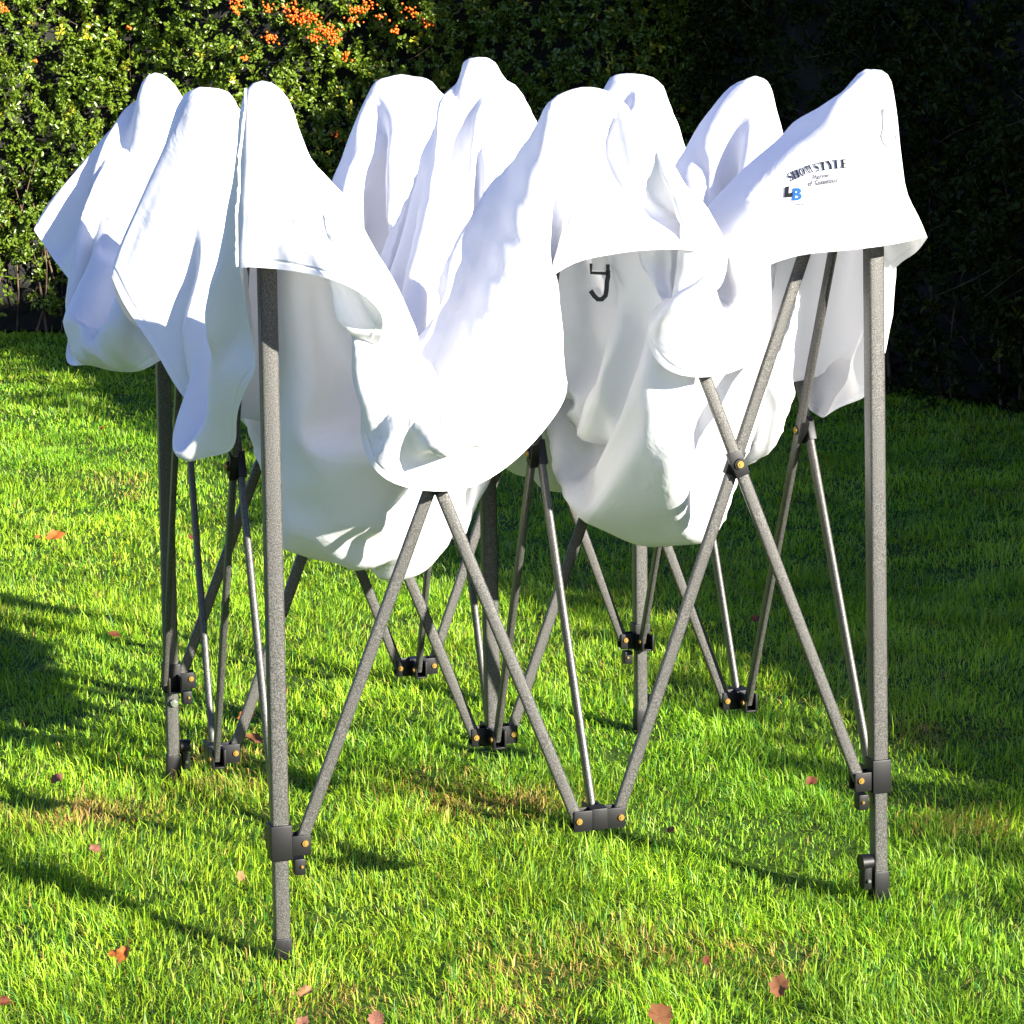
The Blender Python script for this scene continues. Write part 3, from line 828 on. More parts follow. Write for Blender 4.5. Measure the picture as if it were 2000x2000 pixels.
26,2,-32,-30,-22,15,16,9,9,-6,-4,7,-7,-3,0,28,-66,-2,0,-1,-1,1,0,0,4,2,3,9,5,27,-22,-1,9,9,8,-56,27,14,12,16,7,74,-71,-15,-60,-31,-22,56,41,29,-65,58,
-29,-14,-17,0,31,13,10,-29,-12,-13,20,11,11,-9,-15,-13,-1,-6,-4,0,-5,-2,-3,20,12,9,-10,-11,-54,21,41,3,4,-5,80,-32,-42,9,-75,-5,-61,105,26,-15,-18,1,
60,-7,-11,3,-17,-6,3,7,4,-37,33,22,-9,-6,-5,46,1,0,-18,-71,-30,-1,-15,-12,-22,132,77,35,-123,-71,9,41,9,-77,-22,20,51,44,14,5,9,-2,18,11,11,-78,-34,
-32,68,14,3,-7,-2,-5,-3,9,3,-40,-4,0,3,5,-2,16,16,8,23,-7,-12,-12,20,18,0,-3,-7,-12,3,1,4,4,0,3,4,2,-1,2,-1,-19,-18,-26,70,-54,-22,-23,20,5,7,-21,-5,
3,6,3,19,21,3,-143,17,38,56,-1,-19,-24,-14,5,31,26,4,61,-12,-7,-68,5,-2,56,-14,54,13,-2,-7,-3,-53,-28,-16,-3,-1,25,17,11,-36,39,15,-28,-26,-12,36,6,
-5,6,-3,-9,-14,-12,-5,-9,5,3,-6,5,2,-1,28,-66,-2,0,-1,0,1,0,0,1,1,-2,6,3,37,-11,6,-4,-5,-5,-18,44,29,-56,-36,-20,75,46,29,21,-89,-33,-30,-14,-10,30,
75,37,-61,13,-44,-9,-10,3,17,7,3,18,15,16,-17,-14,-16,-2,-8,-6,-1,-3,-3,7,-28,-15,-52,62,55,55,-24,-41,30,-45,-10,-1,-37,1,-36,92,18,-27,-14,3,47,-1,
-6,2,-7,-1,3,-13,-6,-5,29,15,-32,2,2,18,8,6,33,-60,-26,-27,-8,-6,-48,76,51,46,-109,-58,15,81,25,-88,22,46,93,-37,-50,-21,-26,1,-14,19,-3,3,19,3,22,3,
3,18,4,9,-28,-1,-12,18,-15,-11,-44,29,15,-11,-65,-36,11,73,38,26,-6,-9,-5,17,17,-4,-3,-8,-11,4,1,4,3,1,3,5,3,3,2,2,13,19,28,-40,-41,-67,67,-82,-22,-7,
4,4,23,36,1,-138,47,45,133,-5,-18,-111,-11,9,30,16,-2,67,-17,-7,-69,14,1,72,-25,50,-24,11,-4,32,-28,-10,-41,-38,-23,14,1,5,20,35,16,-51,17,4,-11,-15,
-6,37,0,-9,-37,-17,-14,21,16,9,10,-5,-3,8,-11,-5,0,29,-66,-2,-1,-1,-1,0,0,0,1,1,-2,0,1,35,7,11,-20,-38,-17,19,55,29,-62,-4,3,-9,-4,-5,97,13,18,-20,
-76,-36,7,-2,1,-23,84,30,-32,-15,-48,28,21,23,-12,-10,-10,-5,-4,-2,-1,-5,-4,1,5,3,-5,2,-3,43,-61,-22,1,-21,10,-4,15,-2,-29,69,15,-12,-6,3,9,2,0,24,
-19,-7,-6,6,2,2,0,-2,-21,20,13,-11,1,1,55,-26,-11,-28,-39,-19,-81,46,33,96,-66,-37,-20,71,27,-43,42,36,64,-87,-55,-39,-20,2,1,52,19,4,-45,-16,-6,-2,
-6,61,65,37,-36,-8,-22,-22,-2,-6,-34,33,37,52,-18,-32,41,42,61,-115,-62,-76,68,30,16,0,16,16,-9,-4,-7,-9,3,2,4,4,2,5,4,3,3,6,6,-5,-5,-11,29,20,45,-19,
-10,-43,19,-13,-33,-103,20,88,149,-63,-96,-58,24,17,3,7,0,59,-36,4,-87,34,-13,63,-37,55,-27,16,-5,1,6,6,11,-57,-32,-54,-10,-5,49,13,8,0,37,18,-54,-7,
-8,2,1,3,29,-12,-16,15,9,-1,-19,-16,-8,-8,4,1,-9,12,6,-1,28,-66,0,0,0,-1,0,-1,-1,-2,0,-2,0,1,30,17,15,-6,-32,-14,18,16,10,-45,38,22,-38,-43,-16,7,38,
13,107,-25,1,-38,-49,-29,26,34,20,-57,40,7,-31,-41,-51,7,11,5,21,20,10,7,31,34,0,6,10,1,6,14,0,-5,-25,2,-42,-38,-5,11,8,3,-6,-1,-21,4,4,38,-10,-6,1,
-4,-1,-6,3,2,0,8,3,-26,8,6,33,-2,0,13,-54,-24,-103,26,23,87,-64,-30,0,107,42,-4,29,18,13,-133,-59,-71,-13,16,21,112,29,22,-29,-22,9,23,19,2,9,2,-14,
-21,-22,15,7,0,-17,-5,-1,-5,16,14,13,5,-1,-32,-38,-42,137,-12,55,-101,67,-10,-8,-6,1,-2,-4,-7,-8,4,3,5,3,2,5,7,9,2,3,4,-3,-3,-7,-6,-4,-21,23,25,54,
-87,-50,89,85,67,-94,-76,-58,-59,57,-15,-27,104,-52,24,-92,55,-14,46,-26,65,-38,26,-9,13,-8,2,17,-1,4,-69,-62,-41,66,23,18,-7,-9,-3,-20,51,18,-33,-17,
-11,-2,7,6,31,-22,-20,-34,-8,-8,19,7,-1,6,3,4,5,6,8,0,29,-64,0,-1,-2,-1,-1,-1,-3,-2,-1,-3,-8,-1,25,34,22,6,-37,-17,2,2,1,-7,44,27,-49,-7,-1,-27,-50,
-16,21,67,25,103,-61,-21,-27,-16,-10,-6,62,21,-47,-10,-9,48,45,24,-25,-14,-22,-7,-33,-34,-1,-16,-8,0,-9,-4,1,-11,-6,1,47,27,1,-5,-1,-5,4,3,10,-1,-1,8,
-8,-3,2,-2,-1,-8,4,2,-5,11,3,-7,3,2,44,-33,-12,-99,-20,2,59,-35,-19,15,118,54,28,-16,-7,-56,-117,-44,-65,21,27,103,74,-5,-9,-13,-3,-10,-21,-4,-18,42,
20,0,-7,-13,-17,-27,-12,-53,-42,24,78,70,-19,-16,-15,-8,64,4,15,26,29,76,-70,24,-53,-85,-13,73,171,-40,-95,-96,45,9,-8,-8,-4,13,13,21,0,1,1,-6,2,-12,
3,4,-10,29,19,69,-58,-27,71,-56,-17,-122,-27,-157,48,29,143,68,-11,15,-26,15,36,-73,158,-84,-14,-8,-15,12,-17,25,-9,-19,17,2,29,-37,0,-17,-2,-23,-41,
-23,-13,42,28,19,-47,38,9,-36,-72,-19,34,63,15,7,-31,-20,23,29,8,-20,-21,-15,-4,2,4,-6,6,8,1,28,-61,1,-1,-2,-2,-1,-2,-1,-4,-3,-6,-18,-5,6,66,42,38,
-38,-22,-27,-31,-19,21,44,27,-40,14,6,51,4,30,-113,-42,-36,37,53,24,84,-84,-47,2,29,19,-67,39,5,-4,-24,-16,60,52,48,-33,-12,-38,1,-4,-1,1,-13,-25,-21,
37,69,5,-10,-24,16,-40,-45,-19,12,10,35,-18,-7,-9,6,2,0,1,0,-9,4,1,-4,6,0,24,-2,0,-51,-66,-16,9,-14,-7,43,110,58,35,-58,-38,-110,-62,-8,-12,26,10,101,
21,-10,-54,45,20,10,-65,-19,-1,39,5,-13,-8,-1,-34,-45,11,-17,-21,10,58,71,-40,1,63,70,8,-29,-49,34,18,32,12,-10,4,-39,14,-2,12,8,4,-59,-6,-26,-74,-42,
73,151,58,8,-18,-2,-12,0,1,-3,15,-4,18,14,-52,86,-173,-77,-65,4,-33,-56,71,54,141,26,51,-23,32,-67,23,22,-66,-36,-39,82,-10,-43,97,-51,117,-45,-79,5,
-33,29,-28,41,-16,13,-35,-8,19,7,35,-45,-8,-57,18,22,18,-85,8,-6,1,-19,-5,36,27,7,7,-30,-18,0,22,7,-2,-9,-9,-1,-3,1,-2,0,3,3,28,-55,5,-1,-4,-4,3,-2,0,
2,-2,11,1,-4,-79,25,73,112,6,-20,-7,-27,-32,-8,-29,-18,-37,54,27,16,3,22,66,-17,1,-134,-3,-14,17,24,12,77,-68,-70,-36,76,90,-2,-9,-22,-19,-22,-37,65,
37,74,-30,-4,-62,-26,8,100,29,-6,-96,-28,-45,-44,-8,37,37,46,-37,-30,-9,5,5,-5,4,1,1,0,0,-14,3,1,4,8,-6,6,-72,-12,-54,7,0,83,91,42,-31,-116,-63,-59,
76,54,28,-39,-29,75,21,16,-13,1,1,-7,-53,17,-39,66,-9,-5,-12,-4,28,-29,-8,36,33,22,20,11,-9,-152,23,81,-14,22,-32,181,-29,-5,-4,-38,80,-88,80,-118,
-90,-42,49,128,11,-103,-119,-39,192,112,76,-94,7,-23,38,14,-24,26,-13,38,-29,10,-33,63,-181,-17,-82,157,27,96,6,-15,-10,62,8,-147,-26,-40,-54,-106,83,
28,-18,-48,112,71,-79,59,23,-52,-27,-81,147,-31,130,-62,-58,-34,27,-7,11,-32,-13,-86,5,-37,67,-4,22,1,52,27,-83,-107,-34,38,99,17,6,-4,1,-28,-45,-26,
27,27,9,3,-2,-4,-1,-2,0,-2,-4,0,6,28,-43,10,-5,-5,-9,9,-1,-5,14,-1,-5,40,38,-79,-125,-29,59,113,74,55,-10,-50,5,-18,-32,-16,21,53,5,-2,-12,-92,-14,16,
101,24,-1,-85,-18,-7,74,7,46,0,-5,-18,-17,10,-25,4,0,10,-17,-7,-48,48,15,45,38,-14,-42,-131,-32,-65,35,59,54,7,-24,-21,-2,0,4,19,-8,-18,22,-19,-4,-11,
10,9,-18,2,7,9,-21,-23,-40,-27,0,87,41,22,-26,-50,-18,28,97,54,-32,-129,-51,48,81,38,-18,17,15,-68,24,28,-16,-21,-16,27,-44,-24,-7,-7,3,3,-12,1,-11,
32,1,-23,37,98,112,30,-106,-22,-217,79,-28,143,63,20,76,-85,-148,-87,40,172,84,-33,-132,-89,83,15,83,-107,95,-24,49,-1,-22,16,-2,54,-33,-69,-160,69,
-36,-51,-46,181,75,-3,-38,39,-132,20,2,39,-127,83,-32,34,-8,35,91,-110,56,-95,108,23,-1,-44,-137,-56,54,127,53,-138,78,-65,118,-154,133,-35,33,-31,
-49,-53,-46,23,3,61,22,19,-75,44,41,-13,-49,-67,73,29,32,-21,0,2,-18,-27,-22,4,4,-3,1,0,-1,0,-2,0,-1,-4,1,6,28,-19,9,-5,-6,-8,9,-5,-5,9,-37,-82,-19,
72,75,55,21,-18,-14,-14,41,4,-1,-3,-1,0,5,4,-29,-9,-7,-25,-38,-2,63,-46,-27,-13,88,39,10,5,-18,18,4,4,-11,-13,6,-9,-2,4,-10,5,-7,23,15,12,0,-163,-81,
-28,153,75,90,-17,-79,12,-51,71,-38,-4,19,-46,-14,-50,50,-5,37,-39,3,11,-45,76,-11,-60,-5,-41,-42,29,53,62,-38,-6,22,-38,15,27,-39,-52,-1,36,49,31,
-12,-24,6,20,13,-7,67,16,3,-70,-30,-55,43,-8,30,8,-18,8,-6,-9,21,10,-12,21,34,96,-82,-26,-148,124,43,50,-29,35,-22,-11,-218,27,-2,211,71,-24,-169,-89,
48,13,38,-14,109,44,-28,3,-43,35,-3,42,-25,-53,-144,45,87,43,-15,-45,136,-77,-23,-7,-12,30,-35,46,-52,-3,-117,79,-133,17,-7,122,53,-28,20,11,-43,-16,
-23,1,15,40,70,-71,-97,-41,62,8,6,-13,186,54,-40,-179,-160,28,38,115,-38,-34,15,50,50,-83,12,-16,82,-28,101,-118,-4,-114,100,18,5,-34,-26,-16,0,-2,-8,
5,7,7,2,-1,3,-1,1,1,3,27,25,2,-1,-1,-6,1,14,-25,-8,42,-55,-34,-69,50,74,-49,0,5,47,45,1,10,8,15,-23,38,-122,81,-105,103,-37,21,0,-32,15,14,-2,44,-41,
49,-20,23,-21,10,2,-10,-16,9,-11,10,-25,40,-5,34,-42,-58,-95,84,132,81,-110,-119,-120,114,1,132,-40,55,-93,26,-13,15,16,-18,91,-67,7,-109,61,9,5,-2,
-3,-6,5,7,49,27,-50,-22,-40,51,37,-18,40,4,-17,-44,27,-1,32,-8,-13,-52,8,5,-67,-39,2,-26,-53,-17,96,23,63,-4,20,-23,11,11,-12,4,26,-23,4,20,-10,2,
-140,79,-17,5,-23,42,100,-2,-127,10,-30,186,8,-9,-174,-37,23,18,-16,2,45,69,-19,65,-47,21,-6,18,-8,-15,-87,22,33,13,-1,-62,132,-72,71,-71,41,-8,-79,
36,-130,0,-37,51,0,51,14,91,6,-22,31,-96,-66,-80,-12,92,68,-9,6,23,8,-62,-103,95,-1,38,-38,45,-15,-160,-62,40,187,110,-46,-140,16,14,15,-46,56,58,-69,
-91,-55,80,94,-3,8,-42,-8,-16,14,13,-62,-42,6,44,30,1,8,-4,-6,2,1,12,3,1,-7,-2,26,50,5,0,2,1,2,6,-8,-1,11,-2,10,-1,-17,36,-97,-14,-16,-22,51,12,75,
-35,-28,32,-12,19,-30,-17,-28,5,13,32,-28,70,-11,37,-5,-11,5,-15,14,-7,12,2,-13,-9,6,-4,-3,-9,26,1,-63,46,-5,86,-157,38,-31,102,-34,38,-14,10,-154,56,
-36,93,1,21,-29,4,-17,-6,5,-2,99,-50,5,-87,44,1,6,-2,-8,13,9,60,15,-18,-109,-49,5,31,35,-6,107,-3,-16,-123,33,9,113,-1,-22,-1,-6,2,-60,29,15,45,-4,
-32,-48,-56,52,-2,-10,-4,-5,25,-3,9,-4,10,-95,-42,-39,138,52,35,-51,34,-30,76,-14,-4,-134,3,3,6,-62,16,8,64,-19,81,2,7,10,-34,11,-9,-45,9,-4,-26,10,
-31,152,-77,77,-90,52,-61,-76,21,-116,53,-51,125,-56,60,-40,141,-71,33,-104,44,-76,26,-25,42,61,25,84,-7,-116,-56,-163,2,-6,181,-2,17,17,-6,-53,-150,
167,13,65,-197,-57,-6,51,110,70,43,-51,-7,13,10,5,16,57,-43,29,-4,56,-52,-153,-103,-41,149,85,28,-37,-19,1,-6,-2,23,0,-6,-4,-4,-5,6,0,27,60,5,2,1,8,1,
2,39,9,-8,-51,-11,10,0,1,3,19,-30,14,-46,47,-33,7,-3,2,-9,15,-21,-37,-44,12,88,55,-16,6,-28,22,-1,5,-5,-17,9,-4,15,2,-13,2,-3,8,-5,11,-62,1,6,25,31,
-17,24,-95,-29,52,135,-27,-62,-138,44,50,62,-73,23,-22,29,0,15,-7,-3,-35,13,3,4,56,-24,10,-53,22,-5,2,8,27,29,-17,40,2,-6,-110,-60,9,6,44,-4,140,-18,
-15,-161,16,17,107,40,-19,35,-32,-8,-104,-1,33,48,37,-30,-18,-23,18,4,-58,17,10,0,-3,-4,-13,9,-14,115,-58,21,-26,19,-44,6,-6,-26,-58,13,-1,19,-6,59,
46,-9,41,-40,16,-4,-36,9,-12,-36,10,-15,140,-66,59,-96,51,-82,-67,6,-83,68,-46,124,-69,60,-42,170,-67,30,-168,58,-5,121,-28,-56,-67,29,73,94,-48,-107,
-179,-63,67,187,18,-17,-11,6,-29,-184,41,22,161,-4,-50,-46,-36,140,15,-49,-40,41,75,-37,-7,-4,4,6,8,38,6,-44,15,-15,25,-13,4,-20,-14,11,20,-3,-26,51,
-2,-13,-4,2,-7,-2,-3,-1,-4,2,26,64,0,1,2,1,1,1,-1,1,0,-6,2,-3,7,-6,-4,-2,13,-2,-28,7,-12,-4,-46,29,47,86,-96,-46,-20,43,62,-18,21,-3,-24,15,-7,29,-19,
-13,3,1,19,1,-12,-2,-1,2,-5,8,-6,-2,10,-52,-10,-48,101,-14,4,-11,22,30,-21,-15,11,-17,-35,-47,35,37,-31,27,10,-2,-6,-18,1,2,-16,29,-5,1,2,0,4,-15,9,
-9,10,-5,72,12,-15,2,22,-3,-103,-78,13,-1,61,-5,146,-22,-13,-169,-17,17,98,70,-15,31,-21,-7,-62,-36,24,15,35,-11,-3,20,-16,-91,-89,6,124,85,6,-4,-25,
8,-39,33,-21,-47,-30,1,0,-31,11,21,58,-18,67,-12,11,8,-41,12,-18,-43,10,0,118,-51,39,-77,38,-77,-67,5,-75,71,-42,116,-75,55,-30,175,-62,6,-186,55,35,
120,-16,-28,13,-8,-8,-40,41,-96,-17,-165,102,79,31,-28,-11,82,-48,-120,24,25,65,8,4,29,-135,6,-90,-23,48,128,128,-15,-23,1,-43,0,-26,54,-3,27,29,3,
-24,-28,-21,45,9,10,-18,-4,-11,13,-10,-3,2,-4,-3,-1,-1,-3,-1,1,-5,-1,2,27,64,0,0,2,0,1,2,-1,-1,0,0,6,-6,-2,-3,3,0,10,-9,-32,-6,-5,18,49,-41,-35,-104,
64,70,89,-45,11,-34,23,-1,0,0,-14,22,-13,-7,-1,0,21,-1,-10,-4,2,0,1,0,-1,-2,-21,33,-22,-6,0,2,-2,3,5,35,-34,17,-8,11,-56,-20,16,1,-31,5,37,-16,22,5,
-1,-5,-33,19,1,0,21,-5,1,-21,7,-1,4,-1,-6,28,-6,87,-25,-11,-17,48,-3,-94,-95,17,0,79,-8,137,-18,-10,-163,-55,16,73,74,-10,9,3,-3,-5,-16,4,-13,-22,14,
43,24,-5,-12,14,-15,-5,7,-1,-51,4,-14,-18,-49,13,1,27,-10,62,32,-3,33,-42,15,-17,-49,12,9,84,-33,19,-41,20,-59,-76,9,-80,69,-40,109,-79,48,-16,179,
-56,-13,-189,53,58,111,-14,-55,29,-17,4,-5,-1,-17,21,-25,125,-78,49,-138,72,-38,1,-14,13,89,12,-39,-58,3,29,-47,-16,-73,72,29,76,-26,-25,5,-6,-3,-3,
48,-17,8,-31,17,-10,-1,-3,-5,3,-19,26,5,4,-3,-2,-11,10,-13,-5,5,-6,1,1,-2,0,-2,4,-2,0,1,26,63,0,1,3,0,0,1,0,0,1,-2,7,-6,4,-8,-2,-6,19,-7,-32,-8,-4,5,
-61,22,-4,81,-34,64,-7,5,-3,-31,19,5,24,-14,-62,19,-21,32,-5,17,55,-23,-8,-32,31,-5,7,-6,1,-26,-28,37,6,5,-5,-6,-8,-2,-12,23,-9,77,-44,-15,-81,56,6,
-21,-43,19,9,-30,2,46,-4,16,-26,0,0,-18,34,-3,0,4,1,7,-38,4,-12,44,-7,1,14,-2,94,-47,-9,-31,71,-4,-85,-111,19,8,94,-10,109,-9,-7,-100,-55,11,29,46,-3,
0,-4,1,0,-8,3,22,44,-30,-6,-30,26,-27,29,-19,-42,-30,-1,1,-17,7,31,49,-14,58,-22,13,-1,-45,11,4,32,-13,2,5,1,-30,-83,16,-95,55,-39,100,-75,41,-4,182,
-48,-22,-188,52,69,101,-12,-68,47,-27,29,-14,9,-40,5,0,80,29,-70,-174,-95,-1,97,57,86,-26,-68,15,26,95,-51,17,-11,8,38,-3,29,-51,-151,11,-19,61,7,35,
89,-44,14,-13,2,2,1,-3,-17,-9,12,6,-44,22,8,28,-10,-12,-12,8,-8,-1,5,0,5,-1,-2,5,-3,3,-2,1,1,27,65,0,0,2,0,0,1,1,-1,-1,-14,7,16,17,-7,-20,-19,21,-13,
-26,-25,2,-1,4,-1,34,39,-17,41,-32,18,-3,-5,4,-20,33,-23,3,-4,6,-48,3,-20,16,28,2,39,-139,47,14,42,4,-128,-21,-45,19,13,18,88,49,20,-16,11,-7,45,2,
-24,-2,8,-2,-69,-10,22,-3,-34,10,21,-29,1,32,6,15,-36,12,1,-6,34,-7,-6,-19,4,15,-41,3,2,82,-13,-30,-11,4,113,-52,-9,-43,83,-3,-74,-124,19,26,111,-12,
50,-20,-1,-46,-48,14,12,30,-6,18,36,-24,-27,-66,36,13,67,-30,-35,-1,-9,-21,-45,11,15,35,-10,58,12,1,21,-51,15,-6,-3,-1,-2,36,-10,0,-73,19,-110,24,-34,
86,-60,33,9,180,-43,-28,-185,53,75,95,-15,-76,57,-33,33,-17,13,-44,13,-17,-52,-9,-16,22,-168,46,10,180,-30,27,-36,40,10,31,-15,-29,-151,41,39,163,
-161,-30,-137,-56,20,138,156,-1,-4,-15,-28,-38,31,53,13,-9,4,-3,-2,-22,-7,9,14,-26,16,8,9,-6,-14,-10,11,-32,-29,10,16,26,-2,3,8,-4,3,1,-3,2,26,65,0,0,
2,0,0,1,-3,0,3,23,12,-41,-20,-13,39,-25,20,-21,-15,-27,7,-6,23,-13,67,13,0,6,-26,14,2,13,-9,-29,19,-13,5,-3,2,6,21,-2,-22,-151,29,49,106,5,-28,-70,8,
79,78,-113,-49,32,68,-67,-4,19,11,-102,27,39,95,-38,41,-62,2,-63,68,-6,-36,-38,23,6,-34,8,35,-20,-3,-6,13,19,-24,21,-3,13,40,-10,-20,-61,10,0,-9,1,55,
79,-15,-82,-21,7,135,-44,-10,-58,82,0,-59,-127,17,35,110,-14,9,-8,-5,-2,-16,5,-22,-40,18,32,49,-13,-13,17,-15,-53,-27,-4,3,-7,4,34,33,-11,55,-30,14,
-4,-27,7,-3,27,-7,13,-32,10,-110,-23,-22,62,-38,22,23,175,-38,-29,-181,53,77,95,-18,-85,59,-35,38,-18,14,-32,16,-14,-61,-13,-8,35,-163,35,-42,153,-41,
47,21,17,7,-113,50,-9,-48,-5,14,205,-58,-45,-195,-116,55,138,187,0,-3,-45,-31,-76,29,-1,37,-15,41,42,-23,26,-16,6,-26,-4,7,19,-16,9,0,-6,4,-18,-7,7,
12,-3,7,-11,9,4,-2,5,-7,0,13,-8,3,25,67,-1,1,0,1,0,1,5,6,-3,-23,8,12,26,-5,-21,-44,5,-7,-8,-54,13,34,78,-25,37,-24,12,1,-26,13,-13,42,-24,-24,3,-3,11,
19,-1,45,-119,25,14,31,0,-116,-62,-53,0,-6,-8,67,102,96,56,-59,-149,8,6,9,-104,91,115,7,-22,-12,83,-3,-23,-12,4,-1,-77,15,12,-11,-35,15,18,-39,7,30,
-8,-6,-22,18,23,-16,34,-10,21,32,-8,-14,-96,13,-30,44,-3,98,45,-12,-121,-24,9,145,-19,-12,-58,54,4,-46,-101,15,38,82,-9,-18,-32,2,17,5,8,6,22,-11,-46,
21,-23,-15,-37,11,29,40,-11,51,-14,6,6,-48,13,-3,18,-6,9,7,2,-82,-66,-6,23,-17,10,42,168,-34,-30,-178,52,72,101,-22,-91,53,-36,46,-16,16,-33,19,-13,
-76,-37,-7,33,-139,33,-30,141,-41,13,18,-1,93,-29,65,-41,-27,10,64,94,-49,-131,-158,-140,79,150,154,-21,-65,20,2,13,-10,-10,-14,-3,2,-45,10,-13,48,
-14,105,7,-20,-65,3,16,25,-13,4,-1,-13,7,-14,-3,6,-26,5,6,20,1,2,4,1,0,7,10,-7,4,26,66,-2,0,2,-2,-1,0,-6,-7,4,17,16,-13,-6,8,-3,-47,-18,-5,-2,13,-5,
66,16,-2,8,-21,8,1,8,-3,-39,25,-19,35,10,8,14,-135,19,-85,11,-18,-38,5,-23,86,-13,49,16,104,10,0,-112,-25,15,131,9,37,-66,-79,13,12,-16,-107,39,110,
-67,-31,-30,174,-32,0,-54,83,-17,-65,-31,25,-2,-27,10,36,-39,5,3,1,-4,-24,25,20,4,42,-14,7,17,-2,6,-117,10,-48,91,-4,107,11,-8,-117,-33,8,110,20,-11,
-40,25,4,-25,-75,16,22,52,-4,6,39,-35,-5,-17,19,-53,-19,-9,19,6,2,29,7,-6,39,-44,15,-2,-2,0,-1,39,-6,-43,-86,6,-24,-9,1,63,159,-34,-34,-174,54,69,112,
-27,-98,41,-35,57,-11,18,-51,19,-16,-69,-71,0,29,-95,24,-15,131,-37,-13,-12,-3,151,-33,93,-61,36,-33,52,29,10,-179,-104,-137,141,140,99,-16,-110,56,7,
-67,-30,-4,-3,4,-11,144,-16,-27,-71,12,0,-5,-1,12,52,-15,24,1,-6,23,-9,5,2,-25,14,-25,-2,5,24,9,6,-17,-1,-2,-9,0,1,-7,-8,4,5,25,65,-2,0,2,0,0,2,6,2,
-1,4,8,-10,-22,17,-8,-41,-66,7,43,77,-16,42,-30,11,-8,6,-2,-22,29,-23,46,-13,20,-43,-127,5,-52,29,-12,16,-16,4,88,80,19,-11,46,-36,-28,-128,27,5,72,
13,-11,-77,-7,46,131,-64,6,-111,6,15,43,-30,-25,68,60,-141,-5,11,164,-101,6,-87,123,-19,-25,-46,23,-2,-39,12,46,-25,0,-21,5,-1,-19,37,17,25,37,-17,
-20,4,5,28,-123,7,-45,121,-7,87,-11,-3,-93,-50,8,77,52,-9,-34,7,-3,5,-6,-3,-10,-48,29,-20,59,-36,-12,-16,3,28,14,-7,51,-39,12,-1,-19,5,-11,61,-11,-8,
-91,15,-56,-19,-4,75,155,-34,-36,-168,55,64,124,-34,-108,23,-33,70,-3,20,-80,6,-21,-37,-108,16,11,-25,7,4,114,-30,1,-4,3,95,30,16,-31,9,-49,29,-57,
132,-109,-6,-217,156,63,66,-89,-177,132,19,4,-38,-27,113,25,-4,16,-11,52,-141,-4,-47,161,-11,-2,-95,15,-13,40,-11,40,37,-13,17,-8,1,13,-30,16,-20,1,5,
-23,10,5,14,-4,2,9,2,-2,5,-2,1,6,25,65,-3,-1,2,-3,-1,1,-7,-2,4,18,21,-16,-46,1,-11,-6,-5,4,72,7,-1,5,-17,3,2,-6,1,16,6,6,-72,-97,-12,-21,26,-5,24,-17,
6,68,44,6,-27,-47,-12,-4,89,23,1,-9,12,5,-33,-1,0,42,-5,-44,28,-15,79,16,-60,-5,-132,15,10,24,2,26,7,4,-111,128,11,98,-132,12,-116,100,3,3,-22,8,9,
-64,18,40,-7,-5,-40,11,0,-5,44,14,39,29,-15,-45,-5,8,42,-125,6,-40,137,-9,73,-16,-2,-72,-69,9,57,65,-6,-43,-59,14,0,78,-29,-11,-4,-2,21,-1,2,33,-33,3,
7,-38,10,-15,71,-13,18,-74,17,-71,-38,-2,75,154,-37,-34,-166,54,53,138,-41,-116,1,-29,84,11,22,-102,-20,-20,-6,-101,22,-8,36,-11,27,78,-17,8,1,3,66,
15,9,-5,-5,3,-20,6,-15,29,-22,-114,87,-21,114,-25,-56,47,-27,49,4,-72,-62,30,42,-39,-29,-14,5,10,-39,124,-8,71,-154,-5,-88,139,-1,19,-81,9,-9,69,-17,
63,2,0,12,-27,6,-31,8,7,12,0,12,-12,7,-5,-8,-5,2,-5,0,2,6,24,64,-2,-1,3,-4,1,-1,-5,17,-8,42,20,-20,-96,-79,21,72,77,-14,24,-30,6,-2,1,0,16,-13,6,-58,
-84,-12,-26,20,-2,37,-15,7,58,76,-3,-17,-40,6,7,37,-4,-30,21,24,-55,45,-111,2,-12,-1,7,11,28,49,-30,64,-73,-39,22,98,62,-63,-31,5,2,-24,14,-4,100,
-106,-4,-40,57,16,13,6,-14,-100,10,38,-6,-15,5,30,-74,16,22,4,-4,-50,27,-2,12,39,14,47,21,-15,-64,-7,10,50,-127,6,-32,145,-10,55,-18,-1,-57,-65,17,40,
63,-13,7,-33,7,-45,2,-11,36,-4,-6,13,-36,4,-13,79,-9,32,-52,15,-72,-62,3,65,154,-43,-29,-163,55,40,150,-48,-121,-24,-24,98,28,23,-114,-51,-16,11,-76,
21,-12,63,-18,43,59,-10,17,4,4,73,-6,14,-19,2,-5,29,-17,11,13,-31,14,-21,-70,36,5,15,-3,15,29,-30,-13,27,4,22,11,-15,-80,-101,38,-20,39,-4,-16,-2,-4,
1,71,-6,95,-125,-12,-111,103,7,13,-44,2,46,78,-18,29,-38,12,-11,9,0,-33,16,-5,3,-52,23,10,35,-3,11,-16,6,6,26,64,-2,-2,2,-4,3,-2,-13,17,-9,-33,-44,6,
36,53,-11,42,-12,-2,6,-10,2,11,-30,6,-42,-63,-10,-42,13,-3,60,-8,8,34,91,-8,-8,-70,12,-34,115,-28,13,-67,41,38,-85,-51,-50,131,47,-39,14,-47,13,-11,
37,5,-20,4,-11,-6,2,-13,34,-35,100,-37,0,0,-13,3,-128,58,2,104,-15,-19,19,-75,31,-28,85,-37,-58,-13,35,-30,-28,16,55,-70,10,-2,7,-1,-46,48,-9,19,24,
18,58,18,-17,-79,-4,13,47,-133,8,-20,146,-13,29,-19,-10,-10,11,-3,-3,-20,18,10,1,-12,1,-71,8,-6,86,-7,41,-30,7,-62,-84,12,50,154,-50,-21,-161,56,24,
